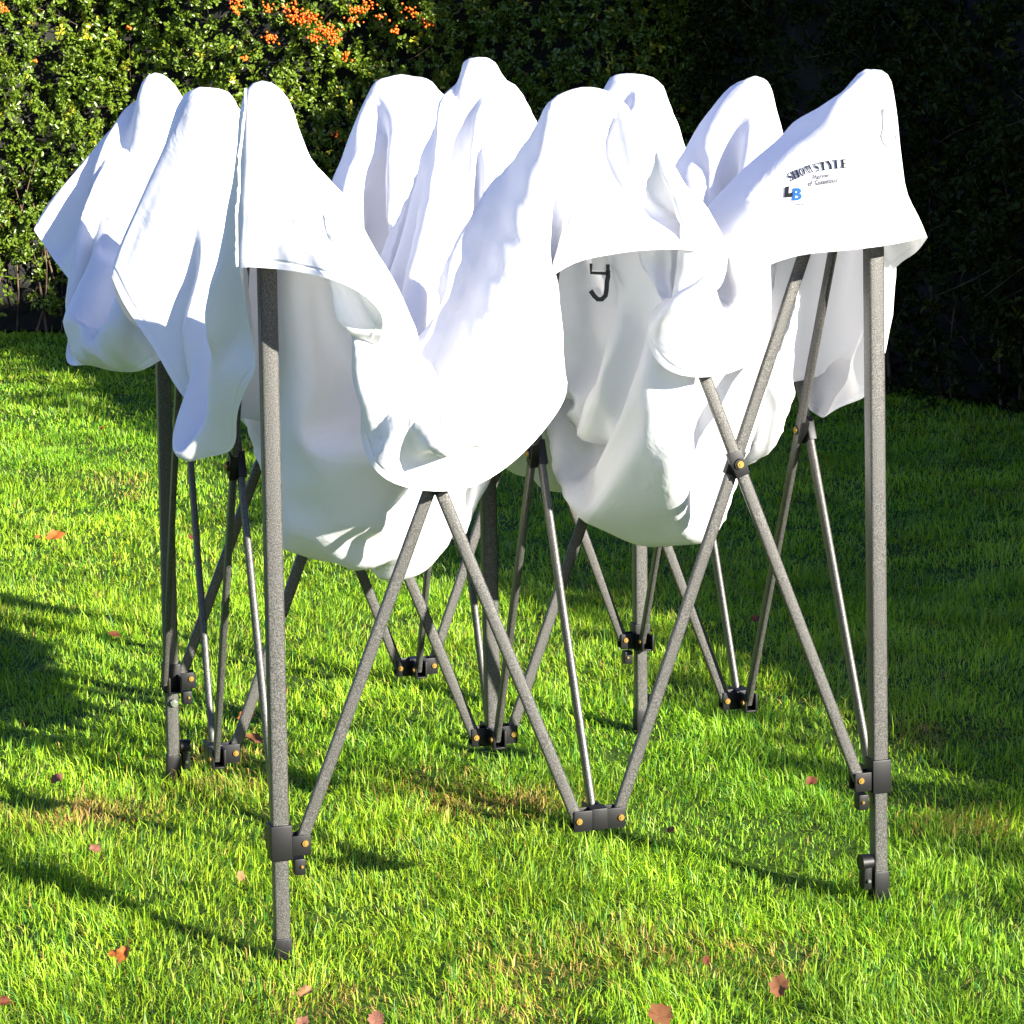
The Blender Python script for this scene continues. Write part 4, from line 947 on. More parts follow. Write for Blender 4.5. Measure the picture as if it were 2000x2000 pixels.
158,-56,-122,-50,-16,113,49,23,-120,-83,-11,15,-41,13,-1,82,-21,53,38,-2,19,-1,5,38,-5,6,-27,7,-9,35,-10,10,12,-25,18,-6,-30,7,12,22,-49,2,28,-21,-19,
-5,74,57,-62,-37,-25,29,33,-70,44,10,36,-134,5,-7,10,0,-84,63,1,-6,-12,-2,105,-71,-11,-96,65,8,-7,14,-5,121,-1,-8,-46,23,8,-3,6,-1,-19,-13,11,5,-5,8,
-7,11,-3,5,26,66,0,-1,1,-5,-1,-3,-27,12,-11,6,3,0,33,12,-7,30,-18,4,2,-52,5,-23,-33,-7,-55,-2,-5,77,8,7,9,89,-9,7,-73,12,-57,108,-26,45,-32,11,5,-14,
4,-108,55,-4,132,-132,-7,-21,80,26,-59,-130,-10,-75,116,-24,60,36,24,3,13,-27,-47,-20,11,116,11,-10,34,-56,8,-151,59,4,119,-1,-22,15,-92,34,-61,111,
-31,0,-13,11,-65,-42,33,75,-69,5,-28,9,3,-28,70,-16,10,1,25,72,17,-21,-77,7,11,23,-122,15,16,119,-11,-13,-72,13,-10,66,-19,30,-87,6,-8,90,-13,34,-12,
5,-43,-101,22,31,151,-58,-12,-159,57,10,162,-60,-119,-72,-7,123,70,18,-118,-125,-1,9,15,1,22,84,-18,50,16,2,11,-3,3,8,0,1,-13,9,-4,39,-1,14,28,-77,37,
-15,-51,-9,-9,-18,-17,-23,-8,-19,7,56,53,-67,-60,-9,8,124,18,-52,-61,-27,114,73,0,-80,-23,5,47,-95,14,55,-6,-19,-72,133,-4,-41,-88,7,89,-51,-7,-75,49,
5,23,68,-5,60,-25,0,-3,10,-2,-32,-5,12,-3,-5,9,16,-1,0,5,28,68,0,-4,2,3,-5,-1,-42,9,-14,21,19,-6,47,-17,0,-3,-74,1,0,5,-1,-56,-22,-5,81,32,5,-7,71,-9,
15,-57,9,-74,93,-22,55,-11,5,-45,-132,39,-38,154,-40,94,-156,26,-43,131,7,-106,-108,-25,74,130,8,67,-123,50,6,99,-137,-94,-129,119,60,157,-56,-104,
-69,7,100,59,-10,78,-75,11,-168,52,6,129,10,-25,21,-107,31,-100,117,-10,58,-4,-19,-97,-43,44,89,-75,5,-45,13,4,-4,83,-23,-12,-15,29,84,18,-23,-43,4,
10,-19,-80,23,17,57,-7,14,-49,2,-24,70,-26,31,6,6,-13,-115,30,7,146,-67,0,-155,61,-2,162,-63,-117,-92,-1,140,84,16,-121,-144,7,0,74,-14,46,58,-10,27,
0,1,28,-20,5,16,-14,3,15,-17,5,20,-31,10,-59,-91,1,-19,-1,-27,1,5,-1,9,3,6,2,104,59,7,-61,3,-59,2,-25,14,-37,1,93,128,21,-136,-91,-21,55,73,12,16,62,
-43,-50,-117,48,76,-51,-11,-2,166,-23,-88,-107,16,74,-46,-3,-61,60,3,56,46,-5,28,-7,2,-14,11,-1,-10,-20,22,-12,1,0,1,28,78,-2,0,-5,-4,7,-13,-31,-10,
-5,52,-2,-6,16,-62,-1,10,18,3,-48,-46,-3,72,55,1,-15,41,-8,18,-32,7,-91,75,-21,59,0,3,-56,-145,37,73,106,-14,21,-70,1,-32,110,-37,-120,-30,9,148,4,14,
-78,11,-121,-20,-11,44,-23,-42,83,16,55,-24,-23,-78,19,49,68,-8,-45,-30,0,22,43,-10,83,-35,5,-132,16,12,115,30,-25,50,-112,22,-135,100,12,106,7,-41,
-121,-27,45,81,-85,12,-45,18,-2,19,73,-18,-46,-31,29,69,49,-35,37,-1,-27,-49,-15,44,-40,21,-40,52,-14,42,9,-87,22,-14,126,-60,12,-154,64,-7,158,-66,
-107,-100,5,155,83,17,-151,-133,4,26,123,-29,97,11,-4,25,-42,3,4,-13,8,-14,-8,0,-2,-14,1,-3,-19,2,-9,-21,2,23,24,1,-7,19,-1,-3,25,-2,-13,53,-8,-18,
-75,77,5,-32,-7,-71,79,-35,-10,-41,11,0,29,-28,53,18,17,-26,-20,-1,-11,-39,21,83,86,-56,-106,-71,44,40,-84,8,83,147,-34,-125,-87,18,42,-43,-1,-8,48,4,
47,21,3,6,20,-4,-21,-11,12,0,11,-11,-3,21,111,6,1,-21,-4,21,-39,3,-6,4,28,-68,-11,10,-2,5,1,-17,5,25,95,-18,-52,28,-20,35,-17,18,-104,17,-33,131,-22,
44,-88,-131,29,63,134,-31,-62,19,-33,-63,-34,-16,43,14,46,78,-16,-20,-15,17,16,-19,-44,48,-34,12,-53,-15,-4,5,2,13,-5,-7,-17,3,7,8,-1,-2,4,-2,-1,4,-1,
18,7,-3,46,0,-2,-55,2,8,37,36,-16,79,-86,10,-149,55,33,133,16,-53,-116,-3,36,49,-91,29,-40,45,-12,54,43,-24,-45,-52,36,1,45,-9,46,29,-41,6,-80,56,-1,
-8,-1,-28,72,-42,18,-94,39,-12,121,-55,-98,-92,7,146,63,17,-147,-63,-14,101,105,-23,80,-82,14,-26,-7,-2,-7,12,1,4,-12,0,-4,-9,1,-4,-10,1,-3,-6,-3,-3,
5,-4,1,21,-6,-10,16,-2,-15,12,-3,-5,-18,9,17,-22,-97,-77,79,68,18,-7,67,66,14,-48,-93,-45,43,33,19,1,-2,-3,-1,-3,-7,5,-28,-60,26,108,86,-63,-97,-26,
29,-16,-82,21,115,90,-26,-107,-57,13,7,-1,-3,20,33,-10,34,12,9,-4,-8,24,-6,-7,6,-28,55,35,2,8,-41,21,-25,61,55,-38,-25,-13,55,-9,22,-16,18,-79,41,-37,
-10,-8,0,66,-18,35,-118,-20,-32,128,5,57,-137,-32,-49,68,75,-34,1,-17,18,-22,-24,5,23,20,5,-20,-25,-15,16,-35,-4,-5,7,13,18,19,31,-13,2,1,-10,-3,3,0,
4,-2,-2,-2,-2,1,0,-2,3,5,-1,1,1,-1,6,4,-2,15,3,-2,-6,3,1,-6,3,2,15,21,-9,86,-32,-3,-120,0,42,94,11,-36,-83,19,13,26,-77,35,-8,67,-33,-1,-2,2,-8,-48,
36,0,-20,5,37,60,-12,-62,2,-56,58,-43,58,-12,56,-40,-65,-41,-5,115,34,10,-91,-8,-19,109,-10,6,13,-40,0,-42,53,-8,0,-10,4,5,-10,2,8,-12,1,2,-4,0,-1,-1,
-3,-3,2,-2,-5,2,-3,-5,10,-2,-14,9,-4,-16,7,-2,-20,-2,8,-32,19,12,-29,-30,-25,161,-3,29,-124,7,40,104,-2,-49,2,2,-2,-30,32,3,-75,-13,30,31,25,-35,-51,
-57,45,86,34,-37,-74,1,6,-4,-4,-6,35,16,-1,-6,-16,2,-4,-1,4,-3,4,3,20,16,-20,8,-4,37,0,68,5,-5,-8,28,2,5,-17,6,-5,5,62,-35,31,-126,45,-52,63,-4,25,40,
-19,21,-102,-5,-36,70,27,15,-35,-2,-25,75,-14,16,-44,13,7,-35,-26,-19,23,12,4,3,3,2,-9,-17,-4,14,5,0,-8,-6,-4,1,6,7,-8,7,5,-4,4,2,-3,0,1,-2,-2,0,1,-1,
-1,0,-1,1,1,-1,1,2,-1,0,6,0,-1,2,3,-2,-2,4,-1,-10,4,3,-17,-5,2,41,13,1,-5,-4,-3,42,-10,-6,-39,12,9,-10,-59,47,64,24,-46,-60,32,7,6,6,-23,1,-1,11,-1,
-4,-4,0,2,8,-44,-18,-10,48,20,2,-4,0,9,50,-24,-2,-51,23,-11,-2,2,13,19,-11,-6,4,-5,-4,2,-1,-4,3,-2,-3,-1,0,-2,-1,0,-1,-1,-3,-1,-3,0,0,-4,2,-1,-6,1,0,
-8,-1,1,-8,1,4,-4,4,11,24,-3,0,-17,18,9,-11,5,-12,-32,-36,32,49,32,-22,-44,-5,-6,83,3,-31,-43,-2,40,20,8,-19,-78,-44,22,69,41,-9,-45,-31,21,53,18,-29,
-18,1,2,-13,-1,9,13,6,6,12,1,1,-11,4,-24,0,68,-5,4,-8,-29,-7,6,20,3,-1,-6,-46,-7,-28,130,-21,42,-95,36,-18,-32,-27,-23,100,-3,36,-58,24,-11,-43,-32,
-15,-5,-2,4,47,34,14,25,-23,18,-4,7,-6,-10,12,-2,2,-12,0,-3,-4,0,1,-10,-3,2,0,0,7,1,-1,2,2,1,-1,3,3,-4,3,-1,-3,2,3,3,-1,1,2,-1,1,3,2,-2,0,1,-1,-2,2,2,
-9,3,4,-11,5,4,30,-5,-16,-31,14,-8,-14,-6,24,39,0,-15,-22,2,-7,26,-31,-33,-26,35,38,1,0,5,-1,0,5,0,0,3,2,-1,1,-2,-2,-19,-20,-4,7,35,4,13,-13,4,-21,
-42,-17,0,66,5,19,-31,9,-23,48,-24,33,-26,11,-7,-7,3,-2,5,-2,1,-10,-2,-3,-9,-1,-3,-6,-5,-4,-6,-4,-3,-3,-3,-2,-2,-2,-4,4,4,-1,9,4,2,1,4,6,-29,-10,21,
43,32,-37,66,-41,1,-83,40,11,15,-4,-12,48,-7,13,-104,9,38,63,3,-49,-77,-49,14,54,49,-1,17,-6,-14,-2,1,12,23,-5,1,-18,0,13,5,-5,-9,-12,6,-17,-6,-8,-13,
4,14,35,-20,48,-18,-1,8,42,-4,-1,-55,36,10,23,16,4,7,-63,-2,-32,129,-54,25,-102,64,-4,12,-4,1,67,-45,3,-15,10,-5,-46,16,-17,61,-49,64,-41,60,-35,6,-8,
0,10,-6,-4,-14,-1,-13,14,-28,9,-25,-3,-17,-4,4,8,8,-4,-2,6,0,3,1,8,5,-6,14,2,-4,-6,1,3,-4,2,7,-3,-3,3,6,-5,2,5,0,0,1,1,6,-8,0,15,-23,-5,-32,57,7,46,
-68,-11,-3,9,-1,-74,68,11,55,-78,-31,-28,66,30,-49,-1,18,81,-26,-56,-48,44,39,-49,-44,-47,56,30,59,-20,-8,-34,54,-18,9,-102,-4,-8,-11,-40,10,44,75,24,
4,-2,0,58,-4,30,-37,9,-29,45,-26,3,-30,12,-1,-2,-1,2,-14,-5,-4,-20,3,-1,-6,-12,-2,-3,-11,-7,-2,-7,-7,1,-1,-2,7,6,-2,23,8,-10,32,4,12,-40,38,-13,-83,
-69,56,71,57,-59,13,-4,6,-56,-13,35,24,27,-3,91,-94,-89,-139,30,68,79,57,1,-6,-1,1,-30,-1,23,43,9,-20,-26,-11,25,26,0,-4,16,-18,-11,-7,6,17,-6,3,17,0,
-14,-48,-10,1,-81,3,8,17,-4,-55,15,-37,48,-10,14,71,30,50,1,21,-47,-4,-21,125,-54,11,-148,17,-46,69,47,57,-25,-10,-11,22,-2,-3,-7,-6,-26,84,-39,58,-3,
-22,-6,-5,-20,-6,-7,24,-6,-28,33,-40,-106,-15,35,64,1,12,7,-13,-4,13,6,4,13,11,-1,3,22,-12,-8,-49,-3,6,-12,4,4,6,0,-1,30,-7,4,1,-1,11,-8,1,4,-50,-8,
-20,77,-3,33,-76,-2,-16,78,19,-112,14,-15,105,-113,-35,-55,109,36,-26,1,13,54,-59,-64,-69,51,35,46,-44,-29,45,44,29,-66,-67,-34,-7,55,32,35,27,17,67,
-56,-4,-89,47,-5,-23,-100,-17,-20,49,8,-7,28,7,23,31,23,18,17,18,74,-27,4,-78,11,-28,73,-25,7,-82,35,13,-3,-28,-3,11,-8,-3,0,-9,-4,-7,-8,-5,-12,3,-1,
3,-41,-1,8,-20,3,94,6,-16,-32,104,-43,-82,3,68,67,2,-13,25,-11,-11,32,-37,-16,-7,16,40,-22,24,-23,12,-21,-6,16,-28,-6,4,-40,-2,-27,-46,9,10,17,-3,-2,
29,-4,-15,30,16,18,-27,-4,-46,34,-30,13,5,-5,4,56,-24,-1,-12,-25,-12,-10,-11,45,-115,28,-33,18,-24,-67,84,0,43,47,28,-4,4,2,104,-22,15,-130,-61,-75,
139,41,71,-79,47,-1,16,-3,-22,-112,-81,-13,18,48,-2,23,33,13,73,23,7,-117,-89,92,100,65,-70,25,9,-14,-55,-92,33,20,33,14,23,18,-2,53,-3,15,8,-22,-23,
-21,-69,-33,-16,80,-19,13,-11,12,-9,-53,4,17,-6,-4,0,88,10,8,-24,1,-59,73,16,-100,-82,-43,176,-3,-6,-160,43,37,31,26,-2,44,-129,-69,-51,107,44,62,-68,
-39,-21,46,2,-21,-46,-2,52,54,27,-35,-96,-22,-49,96,28,61,35,22,70,-68,-4,-70,59,-1,-58,-108,-25,25,-16,6,-33,39,-1,-10,41,11,2,41,21,120,14,43,-23,
-1,1,74,-84,-23,-44,61,-7,-42,8,-4,-23,-16,-5,-23,-22,-11,-16,-41,-19,5,-6,22,6,14,-1,10,-38,0,47,-38,24,29,-2,-21,2,64,-44,5,25,5,-88,-69,-9,2,149,
14,89,-123,4,-28,-25,4,-8,2,8,12,0,-1,24,71,-8,-30,31,4,-8,-18,2,-11,5,0,-32,25,-12,13,1,14,-13,-5,5,-6,-12,-80,-2,64,34,33,11,20,-64,-4,-32,51,-125,
10,11,9,-1,-72,37,-15,4,66,18,33,27,21,0,-4,1,-31,-16,-33,147,-57,26,-178,-17,-40,99,43,-13,17,62,110,38,-18,0,-170,-99,50,62,128,-87,74,-7,36,-146,
-126,52,108,116,-33,24,3,-39,36,-45,-58,-27,-95,-1,-15,-18,-7,16,156,30,36,-103,13,1,-12,0,-1,83,2,-62,39,8,-62,-21,-2,9,22,10,-41,-142,-61,150,119,
31,-162,-59,4,49,73,10,68,-147,-78,-64,183,69,43,-160,-52,-29,101,16,26,-66,-21,25,65,23,-50,-77,-2,16,96,3,38,-146,-13,-101,106,21,80,46,27,63,-64,
-2,-36,62,3,-117,-62,-31,56,-81,6,4,3,1,-30,23,-5,-26,21,-3,6,72,15,85,45,28,69,-67,16,-3,-16,0,-8,10,-1,-3,10,-3,-35,23,-10,-18,-17,-25,-9,-30,-13,1,
-16,2,23,2,-17,-4,25,-14,11,-84,38,5,28,-12,13,7,8,0,-15,-4,5,72,9,-11,30,16,10,-66,-29,-54,79,10,18,-24,-6,6,-18,4,-27,-20,-1,-9,15,2,-12,19,0,21,
-10,-10,-2,-40,-20,0,53,-40,3,-66,-33,7,71,25,38,-9,15,-104,-7,-25,81,-103,10,6,12,1,-57,11,-17,-31,51,2,104,64,40,-92,-53,-39,-27,-13,-6,162,19,34,
-105,1,-47,-16,17,19,-5,-5,-9,-24,18,20,160,-22,81,-10,-85,17,-62,99,-128,12,1,14,-28,-121,-9,-24,-32,44,41,27,-32,38,138,40,13,-49,-7,-42,56,12,-39,
16,7,-48,-21,3,24,2,-3,0,25,11,-15,-178,-72,69,189,53,-114,-138,-14,19,94,22,130,-101,-84,-127,141,84,60,-169,-74,28,108,12,-23,0,0,-1,15,21,-1,-18,
-23,-5,-2,9,-12,-93,6,-23,106,-7,99,-118,3,-134,94,11,83,55,29,70,-66,2,-13,46,6,-131,1,-26,6,-93,-10,39,-32,7,-3,4,1,-28,14,-4,-29,49,1,31,79,16,88,
6,27,26,-32,6,-16,8,-3,-2,2,0,3,-11,-1,-18,-22,-51,1,-23,-19,10,-29,9,1,-29,19,2,61,-24,-8,-54,15,14,15,4,-14,-39,24,15,1,-5,3,86,-23,9,13,26,-47,14,
-22,-24,32,22,-20,-65,-7,2,10,3,3,12,-5,-5,14,7,23,-33,-25,8,54,37,-16,51,-49,16,-1,1,-25,-89,-27,60,96,38,-5,0,-3,-98,-45,-23,92,-66,12,-5,10,-1,-28,
2,-11,-51,37,-6,92,85,40,-5,-12,-5,-15,-7,-22,-86,-3,83,39,-57,-107,4,38,20,40,-32,-24,-19,-1,-10,28,55,29,38,-39,2,-21,-70,-9,25,53,13,16,21,-1,-43,
64,48,-2,-16,-7,-38,10,11,-9,-6,1,-30,-16,-1,39,20,0,-79,-28,5,107,-138,-81,-46,192,70,-44,-161,-24,-10,102,23,156,-61,-76,-170,85,84,142,-79,-80,-17,
2,9,-70,62,18,66,-69,-15,-27,58,2,-23,-53,-5,67,20,15,-64,15,-3,7,-94,8,-49,91,-11,128,-86,9,-144,77,6,70,67,27,82,-59,6,0,17,3,-106,45,-11,-45,-78,
-20,27,-56,0,31,-19,6,-18,9,-3,-32,24,-3,-13,63,2,62,67,27,96,-39,29,-28,5,-7,-4,5,-11,-1,-8,-9,-4,-23,-36,7,-44,-16,-8,-42,13,8,19,-1,-9,-7,3,21,8,
13,6,33,-12,-62,75,-8,14,-164,12,-53,150,-11,86,-18,18,-25,-76,0,-2,57,13,-6,17,1,-52,-16,1,61,-38,-30,-8,87,32,-26,-96,-63,11,-4,-73,-18,8,7,3,55,18,
-38,-14,2,81,7,3,36,4,16,-139,-77,-38,94,-26,14,-27,6,-6,13,-7,-2,-68,34,-11,32,63,12,-7,-11,-3,14,-3,-12,2,-82,-4,-26,54,5,54,-23,-7,0,-17,4,-24,69,
-7,62,-47,20,6,47,16,15,16,10,-111,39,67,57,-12,-47,-59,-4,16,25,2,-7,-21,-7,1,10,15,4,-83,-75,-12,169,-66,-73,-136,133,73,16,-138,-27,-30,98,25,169,
-28,-68,-186,38,75,165,-18,-70,-85,-76,0,13,129,31,57,-102,-19,-74,73,5,30,-71,-22,24,75,27,-8,-13,-10,26,-24,5,-101,6,-5,50,-90,6,-58,71,-4,132,-63,
6,-142,68,4,54,70,24,96,-48,14,4,-10,-3,-71,69,-1,-74,-40,-20,-7,-72,-10,44,-48,7,7,2,1,-28,15,-4,-26,25,-7,-6,87,7,157,17,56,-9,-32,38,-7,2,-11,-14,
14,-62,-49,32,54,67,-19,-79,-80,-176,19,37,29,-20,21,113,-12,-72,21,3,77,-127,7,8,99,5,19,-50,20,-16,-12,0,-15,42,3,-19,22,1,-23,9,-4,1,11,-4,-19,10,
-1,-1,-81,-42,25,86,58,-14,14,-61,5,-2,-2,14,-1,-1,13,12,1,-102,-15,23,15,-5,-6,108,85,9,-79,-134,-27,68,3,10,-43,11,-9,40,-17,4,-73,59,-7,26,33,5,22,
-26,-16,30,77,51,-84,-132,-52,90,33,1,-31,86,17,-12,-160,-10,81,97,22,-3,48,14,-152,10,73,142,-15,-95,-115,11,61,62,9,-18,-40,-5,10,-28,-9,-1,-38,-94,
-27,175,-2,-53,-170,59,65,43,-91,-21,-39,97,22,174,-17,-60,-188,11,63,149,40,-44,-87,-131,-18,70,133,26,-6,-120,-21,-24,85,-2,2,-1,-3,-2,12,21,-1,-19,
-24,15,15,12,25,-8,5,-9,25,7,-91,-55,-10,57,-58,1,-62,57,3,135,-60,5,-142,63,0,35,64,18,109,-20,24,16,-52,-3,-39,78,4,-78,7,-15,-48,-59,-17,21,-77,-2,
40,-25,11,2,1,2,-22,10,-11,-25,-2,-10,43,133,-34,55,21,59,11,-20,89,50,-65,-108,-162,-64,-21,101,125,7,-4,-21,0,-42,12,2,74,-48,9,-23,48,10,11,-31,-4,
-7,-3,7,-16,-19,6,-18,15,-3,-17,4,-5,-24,5,2,-19,36,12,43,-78,-50,27,12,7,18,41,14,8,34,-55,-8,-2,0,-12,6,3,-14,-14,-7,110,-24,12,-141,38,-8,-3,-91,
15,33,129,-8,7,-121,-14,32,1,2,-21,9,-5,28,-19,0,-55,90,3,34,-19,-12,-15,22,3,106,6,44,-116,7,-40,34,-94,-15,26,82,9,5,48,44,-143,-33,64,180,-8,-108,
-126,31,82,68,4,-24,-56,-4,16,-47,-43,-12,18,-89,-37,138,22,-28,-150,-8,51,25,-9,-12,-32,90,16,171,-15,-53,-184,-1,59,106,59,-23,-10,-132,-49,64,124,
47,-71,-135,-33,35,81,-5,-55,8,10,57,-35,-6,-22,54,1,-24,-59,-2,7,46,0,36,8,10,34,-47,-1,-72,74,11,-35,-86,-11,51,-33,1,-71,58,4,144,-63,8,-146,60,-5,
18,45,11,101,25,27,42,-87,1,-20,60,5,-58,44,-7,-66,-24,-16,-21,-71,-17,20,-43,3,34,-40,20,4,-1,7,-3,-16,9,-24,90,-68,29,21,-14,22,30,19,32,-8,10,-6,
-19,-3,-7,29,6,44,-53,13,-8,4,1,-3,23,-1,-41,47,13,-9,-12,4,-28,-32,3,-4,4,-6,-15,-13,-6,-7,-4,0,89,-2,-24,-31,71,41,-29,-5,-4,-25,-51,-20,-15,25,-56,
5,-8,-5,14,-6,-4,18,17,9,-26,12,-7,84,-55,18,-151,20,-2,32,-65,7,-12,59,-12,4,-10,-4,13,-10,-7,-19,19,6,-6,0,6,68,17,-23,-22,26,10,-7,-4,-6,34,-3,2,
-5,0,-5,12,25,6,-120,-3,105,176,-22,-119,-117,49,89,62,0,-24,-78,-7,19,-40,-78,-27,65,-60,-36,87,24,-10,-126,-14,35,2,62,1,-14,33,11,166,-13,-48,-186,
-17,56,97,62,-27,45,-59,-27,8,47,29,-31,-84,-41,12,14,4,-48,52,11,49,-23,4,-49,25,0,18,-59,-19,27,70,22,-59,-84,-19,39,78,8,36,-27,6,2,18,6,-90,1,0,9,
-69,-8,46,-25,2,-83,65,5,156,-65,9,-154,59,-8,13,24,6,70,58,24,79,-87,12,0,-23,2,-34,96,3,-79,13,-14,-45,-53,-22,12,26,13,-5,-13,-14,-3,-29,-12,12,
-59,10,-11,-8,20,0,5,-25,121,62,-13,-36,40,16,-66,10,33,45,-6,-28,-12,3,8,-11,-2,6,15,10,2,-52,-65,-2,-2,-2,6,20,25,-13,-6,-21,-9,14,28,4,-6,21,10,16,
-80,-42,28,2,2,21,3,-2,11,25,-59,-8,7,4,-14,5,4,-19,-20,-9,49,20,2,6,-8,-2,-13,33,11,-86,-57,-1,27,-19,-2,-10,26,9,-5,12,6,32,-48,-29,-12,5,7,28,54,
-7,-5,6,-4,9,6,5,20,-6,2,4,-8,-14,-75,50,99,130,-58,-103,-83,61,81,35,-1,-16,-98,-22,20,-3,-105,-46,106,-14,-25,7,8,1,-108,-2,31,17,108,9,-27,-30,1,
169,7,-44,-189,-34,53,98,72,-27,43,-38,-18,-1,-18,-5,-3,-23,-9,-52,-21,-2,53,48,7,12,-14,5,-38,20,-6,-6,1,-5,-1,14,14,1,-10,-17,-20,1,9,-34,-65,4,87,
81,2,13,-60,-5,-44,80,17,-55,-53,-9,22,-43,-5,48,-24,1,-102,76,13,169,-78,2,-155,65,-9,14,10,6,31,63,13,86,-18,19,26,-109,2,-6,82,7,-72,62,-2,-79,-96,
-54,8,-41,16,3,-25,18,3,-14,23,16,41,-59,13,35,-11,1,69,44,-27,-11,13,82,-17,-41,-63,20,36,10,-2,-3,27,14,-3,-77,-82,0,15,31,6,-11,-13,10,43,40,-26,
-26,-40,-3,37,40,-3,60,-63,-21,-18,85,42,-28,-2,-1,-18,5,5,-19,25,-56,8,-9,-5,16,-8,-4,20,30,12,-61,-22,-13,67,11,9,-17,8,-4,82,-18,40,-175,33,-3,38,
-76,-36,2,-4,-8,-33,47,23,9,-20,-24,18,73,23,29,-167,4,-27,44,-24,52,91,-9,-8,39,47,53,-43,-39,-57,49,59,14,4,-5,-107,-44,14,51,-104,-61,80,14,-7,-57,
-5,10,-57,9,24,38,125,10,-51,-100,-12,177,63,-31,-190,-59,48,96,88,-24,34,-23,-13,9,-48,-15,11,16,5,-75,-46,-10,61,27,0,6,16,5,-17,19,-1,-46,-19,2,40,
-9,-3,-15,22,-6,-23,-32,4,41,24,4,-47,-28,-10,-7,66,26,85,-41,-14,-2,17,8,-82,18,7,-11,-51,-10,21,-30,-3,47,-19,-2,-108,95,24,168,-108,-7,-148,80,-8,
7,-69,6,4,107,4,77,36,18,70,-123,16,-8,-20,-2,-31,145,21,-82,-27,-54,13,3,5,-6,-6,-8,2,-2,7,2,4,11,-4,-7,-2,43,-10,-22,-30,13,21,29,-10,-10,6,15,4,
-102,-75,9,18,33,6,0,0,2,-1,2,6,41,21,-32,-32,-18,11,93,-27,-32,-80,67,40,13,-97,-42,30,5,3,8,-5,-9,14,22,-61,-6,12,7,-17,8,4,-22,-32,-13,77,37,18,
-30,-10,-11,2,-9,-4,31,3,22,7,31,16,-126,-26,-15,35,44,66,56,-9,26,46,-28,15,4,-3,2,-79,47,-107,-7,-16,-1,15,3,19,-1,-1,3,-4,3,3,24,10,-9,-126,-66,20,
127,-83,-73,3,15,8,-66,4,16,-33,2,15,53,143,14,-63,-147,-24,165,116,-10,-183,-100,33,88,110,-18,46,-37,-20,22,-53,-6,-17,81,24,-63,-104,-36,48,24,0,
12,17,4,5,20,4,-78,-3,-1,24,15,2,8,-6,1,8,-13,-7,4,14,10,-16,-1,-2,-6,24,5,-25,-36,-9,60,44,16,26,-88,-20,-31,92,24,-59,-42,-8,4,-32,-6,33,-31,-2,31,
-15,-4,-97,125,35,140,-161,-15,-85,179,-3,-32,-165,6,-13,91,-6,36,62,5,117,-39,28,-29,-132,-18,3,179,50,-96,-38,-68,24,15,21,-9,-12,-13,3,7,10,-1,4,7,
-13,0,10,5,1,-2,40,-1,-22,-92,-60,13,22,28,4,1,0,2,1,3,2,-4,-1,5,21,-18,-37,9,36,23,-24,16,16,94,-98,-61,-17,93,41,-27,4,-1,-7,5,9,-23,9,-64,10,8,4,
10,37,17,34,-7,-6,-73,-43,-24,70,32,17,-7,-13,-7,26,19,34,8,-21,-22,-48,64,77,-42,-95,-115,-12,37,31,2,-30,-19,-9,9,2,59,72,56,-20,-17,-17,15,11,24,
-1,-1,-6,16,9,-11,-121,-59,60,138,-75,-113,-72,10,31,-39,30,30,11,-37,-20,68,162,16,-70,-179,-30,130,163,12,-155,-147,11,78,138,-7,70,-75,-24,9,-17,2,
-67,89,23,28,-100,-43,8,18,8,-13,-13,-3,15,35,6,-25,35,12,6,-12,-2,-3,-13,-14,-8,-10,1,-4,-1,2,-7,-2,1,0,8,4,1,1,-2,-13,-48,-6,-4,84,18,68,-35,-6,1,
-4,-2,-83,31,17,-7,-34,-12,4,-38,-7,45,-23,1,-11,-14,-6,-30,156,40,39,-213,-21,26,212,3,-88,-170,6,-9,78,-4,14,58,12,124,12,23,-34,-183,-48,18,196,70,
-91,-66,-81,23,28,27,-2,7,10,-4,1,7,21,-3,-15,15,-6,-9,-57,6,38,-5,-14,-12,-3,-4,1,-1,-2,2,1,2,2,-3,-1,4,10,-24,-35,8,39,18,61,-83,-50,-67,89,44,44,9,
4,-16,-103,-42,21,2,-2,20,42,-52,-10,-5,-2,-11,-41,-18,-37,7,3,104,67,62,-154,-44,-13,123,-16,-56,8,39,41,-17,14,18,-3,2,33,-46,13,9,-28,-67,-92,6,25,
19,1,-10,-5,-9,-18,-13,44,61,37,2,2,18,8,2,-16,-70,-24,90,76,-95,-154,-56,8,47,-27,33,25,49,-62,-50,25,187,60,-66,-208,-35,89,202,13,-100,-189,-11,54,
166,7,80,-83,-28,-2,16,2,-90,54,27,80,-57,-37,-57,-47,-4,3,2,-2,46,36,3,-9,33,12,-35,5,-1,16,-10,-1,10,-6,-2,-8,-8,-1,-6,1,2,-2,-4,0,0,2,-2,-6,-2,-1,
-34,-31,-4,-16,18,6,79,54,10,17,-82,-19,-18,92,33,-73,-44,-13,5,3,-1,10,-62,-13,63,-8,5,-67,-6,-8,61,152,41,-80,-201,-23,117,180,3,-92,-185,21,-34,78,
-17,-1,80,23,116,38,37,9,-199,-67,-55,207,62,-18,-53,-61,1,10,24,-4,1,8,4,0,-3,3,1,0,-28,-11,7,-2,-2,-2,-3,-4,0,-6,-6,-2,3,2,3,0,6,6,-6,-40,-36,54,46,
5,-22,30,28,65,-105,-58,-47,-16,-7,20,111,47,-24,-2,0,-13,55,-43,-5,-42,-19,8,44,20,37,-6,-4,-23,-24,-23,-66,27,22,111,-29,129,-19,44,-89,-7,-3,9,1,
-1,4,-39,1,10,23,6,13,-18,0,-17,-1,2,-3,1,0,0,4,-4,4,-4,-1,-13,6,22,22,-36,-134,-100,-23,18,47,-2,6,6,24,-55,-34,25,195,76,-22,-220,-82,54,218,32,-74,
